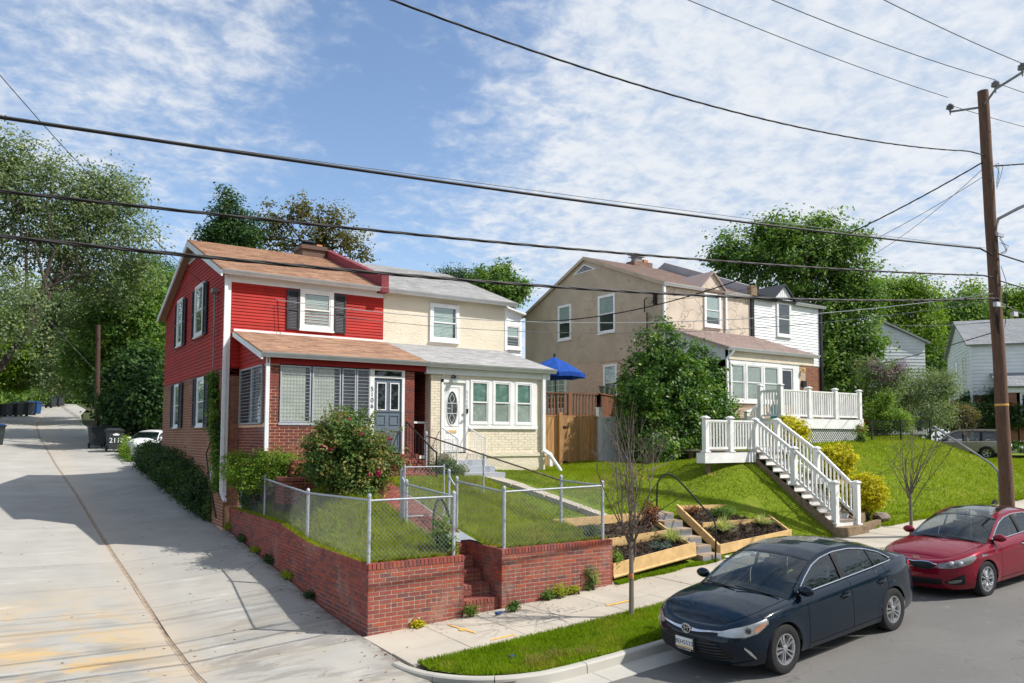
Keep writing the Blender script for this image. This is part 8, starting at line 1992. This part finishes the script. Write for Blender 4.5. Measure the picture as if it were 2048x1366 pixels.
b_ = at(20, 650, 48)
for i, (lb, ls, bs, n, mt, sd, tr, cr) in enumerate((
    ('dark leafy tree right behind the wooden alley pole', [Lp(250, 640, 52, 3.0, 3, 3.6), Lp(290, 760, 52, 2.6, 2.5, 3.0), Lp(200, 720, 54, 2.6, 2.5, 3), Lp(320, 590, 56, 2.4, 2.4, 2.2)], at(270, 860, 52), 1500, 'leaf_green', 211, (4, .25), .42),
    ('very dark low tree shading the bins beside the red house', [Lp(265, 815, 47, 1.9, 2, 1.6), Lp(305, 800, 46, 1.5, 1.6, 1.7), Lp(232, 780, 50, 1.5, 2, 1.5), Lp(285, 740, 49, 1.6, 1.6, 1.5)], at(285, 880, 47), 1000, 'leaf_dark', 212, (1.5, .15), .34),
    ('broad green tree over the alley left of the wooden pole', [Lp(110, 690, 66, 4.2, 3, 3.8), Lp(60, 620, 70, 4.4, 4, 3.4), Lp(160, 620, 68, 3.6, 3, 3.4), Lp(150, 740, 64, 2.8, 2.5, 2.6)], at(170, 800, 66), 1300, 'leaf_locust', 213, (7, .3), .55),
    ('bright green bushy tree above the bins at the left edge', [Lp(20, 715, 64, 2.6, 2.4, 2.0), Lp(60, 738, 68, 2.0, 2, 1.5), Lp(-20, 670, 62, 2.8, 2.5, 2.4), Lp(95, 742, 72, 1.4, 2, 1.0), Lp(10, 762, 66, 2.0, 1.6, .9)], at(0, 820, 66), 1300, 'leaf_bright', 214, (2, .2), .36),
    ('tall dark tree behind the red gable', [Lp(330, 610, 66, 2.6, 2.5, 3.2), Lp(300, 560, 70, 2.6, 2.6, 2.4), Lp(340, 700, 64, 2.4, 2.4, 3.4)], at(330, 860, 66), 900, 'leaf_dark', 215, (6, .3), .5),
    ('green tree where the alley bends, beyond the bins', [Lp(120, 760, 108, 4, 4, 3.5), Lp(170, 740, 112, 4.5, 4, 4), Lp(80, 720, 115, 5, 4, 5), Lp(160, 782, 104, 3.2, 3, 1.9), Lp(125, 775, 104, 2.6, 3, 1.8), Lp(100, 790, 112, 4, 2, 2.4), Lp(150, 795, 112, 4, 2, 2.2), Lp(190, 790, 112, 4, 2, 2.6)], at(150, 815, 110), 700, 'leaf_green', 216, (4, .3), .9),
    ('dark green bush along the left side of the alley behind the bins', [Lp(0, 790, 76, 2.6, 2, 1.2), Lp(50, 782, 86, 2.8, 3, 1.5), Lp(-70, 800, 60, 2.6, 3, 1.8), Lp(105, 782, 96, 2.2, 3, 1.6)], at(0, 820, 76), 1100, 'leaf_green', 217, (1, .15), .38))):
    tree(lb, ls, tuple(bs), n, 26, cr*.85, .24 if i != 5 else .42, mt, sd, tr, shell=.38, aspect=.7)
P_ = at(0, 590, 47)
# behind the red house roof
tree('dark conifer-like tree rising behind the red roof', [Lp(455, 430, 44, 1.0, 1, 1.7), Lp(450, 480, 44, 1.5, 1.4, 1.2), Lp(480, 470, 44, 1.3, 1.2, 1.4), Lp(425, 490, 44, .9, .9, .8)], tuple(at(460, 620, 44)), 420, 30, .26, .18, 'leaf_dark', 221, (5, .2), shell=.5)
tree('sparse olive-leaved tree behind the chimney, sky showing through its twigs', [Lp(550, 440, 46, 1.4, 1.4, 1.3), Lp(600, 420, 46, 1.2, 1.2, 1.1), Lp(660, 440, 46, 1.6, 1.4, 1.3), Lp(700, 480, 46, 1.3, 1.2, 1.1), Lp(640, 480, 46, 1.8, 1.5, 1.2), Lp(560, 490, 46, 1.3, 1.2, 1.2), Lp(728, 510, 46, .6, .6, .5), Lp(520, 470, 46, 1.0, 1, 1)], tuple(at(640, 640, 46)), 560, 12, .2, .2, 'leaf_olive', 222, (4.3, .16), shell=.7, nlimb=70)
tree('green tree behind the cream house, right of its ridge', [Lp(985, 565, 44, 1.5, 1.4, 1.0), Lp(1020, 590, 44, 1.2, 1.2, .9), Lp(950, 600, 44, 1.6, 1.4, 1.1), Lp(1040, 575, 44, .6, .6, .6), Lp(1000, 540, 44, .7, .7, .5)], tuple(at(990, 720, 44)), 420, 26, .24, .2, 'leaf_green', 223, (3, .16), shell=.55, nlimb=24)
tree('low dark tree top just above the grey ridge', [Lp(905, 553, 60, 1.3, 1.5, .7), Lp(950, 560, 60, 1.6, 1.5, .8)], tuple(at(930, 700, 60)), 300, 20, .3, .16, 'leaf_dark', 224, (3, .2))
# right: behind the white house
tree('big full green tree behind the white and tan pair', [Lp(1590, 520, 48, 3.6, 3, 2.9), Lp(1480, 520, 48, 2.1, 2, 1.9), Lp(1650, 490, 48, 2.3, 2.2, 1.9), Lp(1690, 560, 48, 2.6, 2.3, 2.8), Lp(1600, 630, 48, 3.2, 2.5, 3), Lp(1690, 660, 47, 2.5, 2.2, 3), Lp(1560, 470, 48, 1.8, 1.8, 1.2), Lp(1660, 750, 46, 2.2, 2, 2.4), Lp(1722, 710, 46, 1.2, 1.4, 2.2), Lp(1445, 505, 48, .9, .9, .9), Lp(1520, 470, 48, 1.1, 1, .9), Lp(1640, 455, 48, 1.3, 1.2, .7), Lp(1715, 480, 48, 1.2, 1.1, 1.0), Lp(1725, 590, 47, .9, 1.0, 1.3), Lp(1700, 790, 45, 1.8, 1.8, 1.4)], tuple(at(1660, 860, 47)), 1250, 44, .36, .24, 'leaf_green', 231, (7, .35), shell=.62, nlimb=34)
tree('paler green tree left of the grey gable', [Lp(1780, 590, 82, 2.6, 2.5, 2.2), Lp(1835, 600, 82, 2.9, 2.5, 2.6), Lp(1850, 660, 82, 2.4, 2.5, 2.6), Lp(1790, 650, 82, 2.6, 2.5, 2.6), Lp(1760, 572, 82, 1.5, 1.5, 1.2), Lp(1820, 575, 82, 1.5, 1.5, 1.2)], tuple(at(1810, 800, 82)), 560, 30, .5, .32, 'leaf_bright', 232, (6, .3), shell=.6)
tree('green tree behind the far white house, left part', [Lp(1900, 640, 88, 3.4, 3, 3.2), Lp(1880, 690, 86, 3.0, 3, 4.0), Lp(1870, 745, 80, 2.6, 2.5, 3.4), Lp(1930, 620, 88, 2.4, 2.2, 2.4)], tuple(at(1890, 830, 86)), 700, 26, .6, .38, 'leaf_green', 233, (8, .4), shell=.5)
tree('spire-topped green tree behind the far white roof, right part', [Lp(1990, 640, 90, 4.2, 3, 2.6), Lp(2050, 640, 90, 4, 3, 3), Lp(1945, 600, 90, 1.3, 1.2, 2.6), Lp(2010, 605, 90, 1.6, 1.5, 1.8), Lp(2045, 600, 90, 1.8, 1.5, 1.6)], tuple(at(2010, 800, 90)), 700, 26, .55, .38, 'leaf_bright', 234, (8, .4), shell=.5)
plant('crape_myrtle', 'mauve-flowering crape myrtle against the dark trees', 'shrub', tuple(at(1760, 850, 42)), [Lp(1770, 770, 42, 1.2, 1.2, 1.3), Lp(1790, 745, 42, .8, .8, .7), Lp(1740, 740, 42, .9, .9, .9)], 420, 18, .2, .12, 'leaf_locust', 241, nlimb=14)
rng = np.random.default_rng(14); P = np.concatenate([np.array(at(u, v, 41.3))+rng.normal(size=(130, 3))*.18 for u, v in ((1783, 748), (1795, 742), (1772, 755), (1805, 728), (1758, 742), (1745, 728))])
me = fast_mesh('blossom', leaf_quads(P, .09, rng), 4, 'flower_mauve'); tag(place(me, 'blossom_cluster', None, (0, 0, 0)), 'mauve crape myrtle blossoms left of the arching evergreen', 'flowers')
plant('shrub', 'broad arching evergreen shrub left of the clipped hedge', 'shrub', tuple(at(1840, 860, 44)), [Lp(1840, 780, 44, 2.2, 1.8, 1.3), Lp(1880, 770, 44, 1.3, 1.2, 1.0), Lp(1800, 790, 44, 1.3, 1.3, 1.0), Lp(1850, 830, 43, 2.2, 1.6, .9)], 1000, 22, .2, .11, 'leaf_locust', 242, nlimb=16, up=.6)
plant('shrub', 'light green leafy shrub behind the dark wire fence', 'shrub', tuple(at(1770, 880, 37)), [Lp(1765, 830, 37, .9, .9, .9), Lp(1800, 845, 37, .7, .7, .6), Lp(1745, 850, 37, .6, .6, .7), Lp(1770, 795, 37, .45, .4, .4)], 460, 20, .13, .11, 'leaf_bright', 243, nlimb=12)
hg = thing('hedge', 'long clipped green hedge in front of the far white house', 'hedge', tuple(at(1960, 860, 56))); rng = np.random.default_rng(44)
lob = [Lp(u, 832+2*math.sin(u), 56.5-(u-1870)*.012, 1.05, 1.0, .95) for u in range(1870, 2060, 14)]; P, ou, Cc = crown_points(lob, 1500, 20, .16, rng, .25); me = fast_mesh('foliage', leaf_quads(P, .13, rng, .3, .6, ou), 4, 'leaf_hedge'); o = bpy.data.objects.new('foliage', me); COL.objects.link(o); attach(o, hg)
for i, (u, v, t_, r_, lb) in enumerate(((1950, 800, 58.5, 1.0, 'dark rounded bush under the far white side wall'), (1990, 795, 57.5, 1.0, 'rounded bush just left of the utility pole before the far porch'), (2030, 798, 56, 1.1, 'rounded bush right of the utility pole before the far porch'), (1925, 830, 54.5, .9, 'yellowish bush at the middle of the clipped hedge'))):
    plant('bush', lb, 'bush', tuple(at(u, v+45, t_)), [Lp(u, v, t_, r_, r_, r_*.8)], 240, 18, .18, .13, ('leaf_dark', 'leaf_hedge', 'leaf_hedge', 'leaf_olive')[i], 251+i, shell=.25)
# vines on the little fence by the alley
plant('vine', 'yellow-green vine on the short fence beside the gravel', 'climbing plant', (-.35, 31.5, 2.2), [(-.3, 31.6, 2.7, .3, 1.0, .6), (-.2, 32.8, 3.1, .3, .5, .6), (-.35, 30.2, 2.4, .25, .8, .4)], 260, 18, .12, .1, 'leaf_bright', 260)
# bushes across the back to close the gaps between the houses
for i, (lb, ls, bs, mt) in enumerate((
    ('dark bushes in the gap behind the brown board fence', [(12.5, 21, 3.6, 1.8, 1.5, 1.5), (10.8, 23, 3.8, 1.5, 1.5, 1.6)], (12, 21.5, 2.8), 'leaf_dark'),
    ('dense dark bushes right of the white house', [(33.5, 15, 4.6, 2.0, 2, 1.8), (35.5, 14, 4.8, 1.8, 1.8, 1.4), (33, 11.5, 4.2, 1.4, 1.3, 1.2)], (34, 14, 3.6), 'leaf_dark'))):
    plant('bush', lb, 'bush', bs, ls, 600, 20, .3, .14, mt, 270+i, shell=.3)
wd_ = MB(); rng = np.random.default_rng(77)
lob = [(-20+9*k+rng.uniform(-3, 3), 118+rng.uniform(-6, 14), 12+rng.uniform(-2, 2), 7, 5, 7) for k in range(8)]+[(60+9*k, 60-6*k+rng.uniform(-4, 4), 7, 6, 5, 5.5) for k in range(7)]
P, ou, Cc = crown_points(lob, 2600, 18, 1.1, rng, .3); me = fast_mesh('distant_wood', leaf_quads(P, .55, rng, .3, .7, ou), 4, 'leaf_green'); tag(place(me, 'distant_wood', None, (0, 0, 0)), 'far belt of trees that closes the view', None, None, 'stuff')

# across the street, behind the viewer: trees added unseen, to darken car reflections
rng = np.random.default_rng(78); lob = [(-34+8*k+rng.uniform(-2, 2), -33+rng.uniform(-4, 2), 6+rng.uniform(-.8, 2.5), 5.5, 3.5, 7.5) for k in range(13)]
P, ou, Cc = crown_points(lob, 1500, 16, .7, rng, .3); me = fast_mesh('reflection_tree_row', leaf_quads(P, .55, rng, .3, .7, ou), 4, 'leaf_dark'); tag(place(me, 'reflection_tree_row', None, (0, 0, 0)), 'row of dark trees on the far side of the street, mirrored in the car bodies', None, None, 'stuff')

# ================================================================== GRASS
def grass(label, pts, h, w, mat, seed, name='grass', lean=.55):
    rng = np.random.default_rng(seed); P = np.asarray(pts, dtype=np.float64); n = len(P); a = rng.uniform(0, 2*PI, n); s = np.stack([np.cos(a), np.sin(a), np.zeros(n)], 1)*(w*rng.uniform(.6, 1.3, n))[:, None]
    b = rng.uniform(0, 2*PI, n); hh = h*rng.uniform(.45, 1.25, n); ln = lean*rng.uniform(.1, 1, n); d = np.stack([np.cos(b)*ln, np.sin(b)*ln, np.ones(n)], 1)
    m1 = P+d*(hh*.5)[:, None]*np.array([.6, .6, 1.0]); tp = P+d*hh[:, None]*np.array([1.2, 1.2, .9])
    V = np.stack([P-s, P+s, m1+s*.7, tp, m1-s*.7], 1).reshape(-1, 3); me = fast_mesh(name, V, 5, mat)
    o = bpy.data.objects.new(name, me); COL.objects.link(o); return tag(o, label, None, None, 'stuff')
def sample(n, x0, x1, y0, y1, rng, zf, keep=None, patch=0.):
    x = rng.uniform(x0, x1, n); y = rng.uniform(y0, y1, n)
    if patch:
        f = np.sin(x*3.1+np.sin(y*2.3)*1.5)*np.sin(y*2.7+np.sin(x*1.7)*1.3); k = rng.uniform(0, 1, n) < (1-patch)+patch*(f*.5+.5); x, y = x[k], y[k]
    if keep is not None: k = np.array([keep(a, b) for a, b in zip(x, y)]); x, y = x[k], y[k]
    z = np.array([zf(a, b) for a, b in zip(x, y)]); return np.stack([x, y, z], 1)
rng = np.random.default_rng(300)
vz = lambda x, y: zs(x)+.015
G = sample(62000, .0, 7.5, -3.76, -2.08, rng, vz, lambda x, y: y > vlow(x)-.03+.05*math.sin(x*9)); grass('lush grass on the verge', G, .085, .0055, 'grass_lush', 1, 'verge_grass')
G = sample(16000, 7.5, 20, -3.76, -2.1, rng, vz); grass('grass on the far verge', G, .085, .008, 'grass_lush', 2, 'verge_grass')
G = np.concatenate([np.array([c[0], c[1], 0])+rng.normal(size=(260, 3))*[.14, .10, 0] for c in ((1.9, -3.2), (2.35, -3.45), (1.5, -3.3), (5.6, -2.6))]); G[:, 2] = [vz(x, y) for x, y in G[:, :2]]; grass('dry straw patches in the verge', G, .11, .005, 'grass_dry', 3, 'dry_grass')
class GridZ:
    def __init__(s, f, x0, x1, y0, y1, st=.12):
        s.x0, s.y0, s.st = x0, y0, st; s.Z = np.array([[f(x, y) for y in np.arange(y0, y1+st*2, st)] for x in np.arange(x0, x1+st*2, st)])
    def __call__(s, x, y):
        a, b = (x-s.x0)/s.st, (y-s.y0)/s.st; i, j = int(a), int(b); a -= i; b -= j; Z = s.Z
        return Z[i, j]*(1-a)*(1-b)+Z[i+1, j]*a*(1-b)+Z[i, j+1]*(1-a)*b+Z[i+1, j+1]*a*b
gz = lambda x, y: ground(x, y)
g1 = GridZ(ground, 0.0, 5.89, -.1, 10.7); g2 = GridZ(ground, 5.95, 34.2, -.2, 12.6, .2)
gz = lambda x, y: (g1 if x < 5.89 else g2)(x, y) if x < 34 else ground(x, y)
path = lambda x, y: abs((x-pa.x)*nn.x+(y-pa.y)*nn.y)/.36 > .38 if False else abs(((x-6.25)*(-dd.y)+(y-6.1)*dd.x)) > .36
G = np.concatenate([sample(34000, .16, 2.02, .22, 5.6, rng, gz, None, .35), sample(8000, .2, 2.0, 5.6, 10, rng, gz)]); G = G[rng.uniform(0, 1, len(G)) < .9]; grass('long uneven grass in the corner garden', G, .16, .0055, 'grass_yard', 4, 'garden_grass', .8)
G = sample(62000, 3.0, 6.0, .22, 7.4, rng, gz, lambda x, y: path(x, y) and not (y > 5.8 and 5.35 < x < 6.8), .25); grass('grass in the garden above the right wall', G, .12, .0055, 'grass_yard', 5, 'garden_grass', .8)
def lawnkeep(x, y):
    if not path(x, y): return False
    if 5.9 < x < 8.75 and y < 1.9: return False
    if 8.75 < x < 9.55 and y < 2.05: return False
    if 9.55 < x < 12.95 and y < 2.0 and y < 2.0-.1*(x-9.9) and x > 9.6+.18*y: 
        if x < 12.4+.32*y: return False
    if 14.2 < x < 15.6 and y < 3: return False
    if 15.6 < x < 17.1 and y < 4 : return False
    if y > 7.45 and x < 9.6: return False
    return True
G = sample(52000, 5.95, 9.8, .0, 9.2, rng, gz, lawnkeep, .15); grass('mown lawn beside the concrete path', G, .06, .006, 'grass_lawn', 6, 'lawn_grass', .7)
G = sample(80000, 9.4, 16, .0, 9.3, rng, gz, lawnkeep, .2); grass('mown lawn on the slope left of the white stairs', G, .055, .007, 'grass_lawn', 7, 'lawn_grass', .7)
G = sample(78000, 15.6, 34, .0, 8.5, rng, gz, lawnkeep, .2); grass('rough grass on the bank right of the white stairs', G, .085, .010, 'grass_lawn', 8, 'lawn_grass', .8)
G = sample(24000, 33, 50, .0, 12, rng, gz, None); grass('rough grass on the far bank', G, .11, .02, 'grass_lawn', 9, 'lawn_grass', .8)
G = sample(7000, 5.98, 9.6, -.16, .03, rng, lambda x, y: zs(x)+.0, lambda x, y: y > -.04-.12*abs(math.sin(x*2.3))); grass('ragged grass edge below the planting beds', G, .10, .006, 'grass_lush', 10, 'edge_grass')
G = np.concatenate([sample(2600, .0, 2.0, .12, .28, rng, lambda x, y: 1.28), sample(2600, 3.0, 5.9, .12, .28, rng, lambda x, y: 1.33), sample(7000, .0, .24, .2, 9.8, rng, lambda x, y: interp(y, *WALLTOP)-.03)]); grass('overhanging grass along the wall tops', G, .12, .006, 'grass_yard', 11, 'edge_grass', 1.1)

G = np.concatenate([sample(9000, 12.4, 34, -.10, .16, rng, lambda x, y: zs(x)+.01, lambda x, y: y > -.02-.10*abs(math.sin(x*1.9)) and not 14.1 < x < 16.2)]); grass('ragged grass edge along the pavement under the bank', G, .13, .010, 'grass_lawn', 12, 'edge_grass')
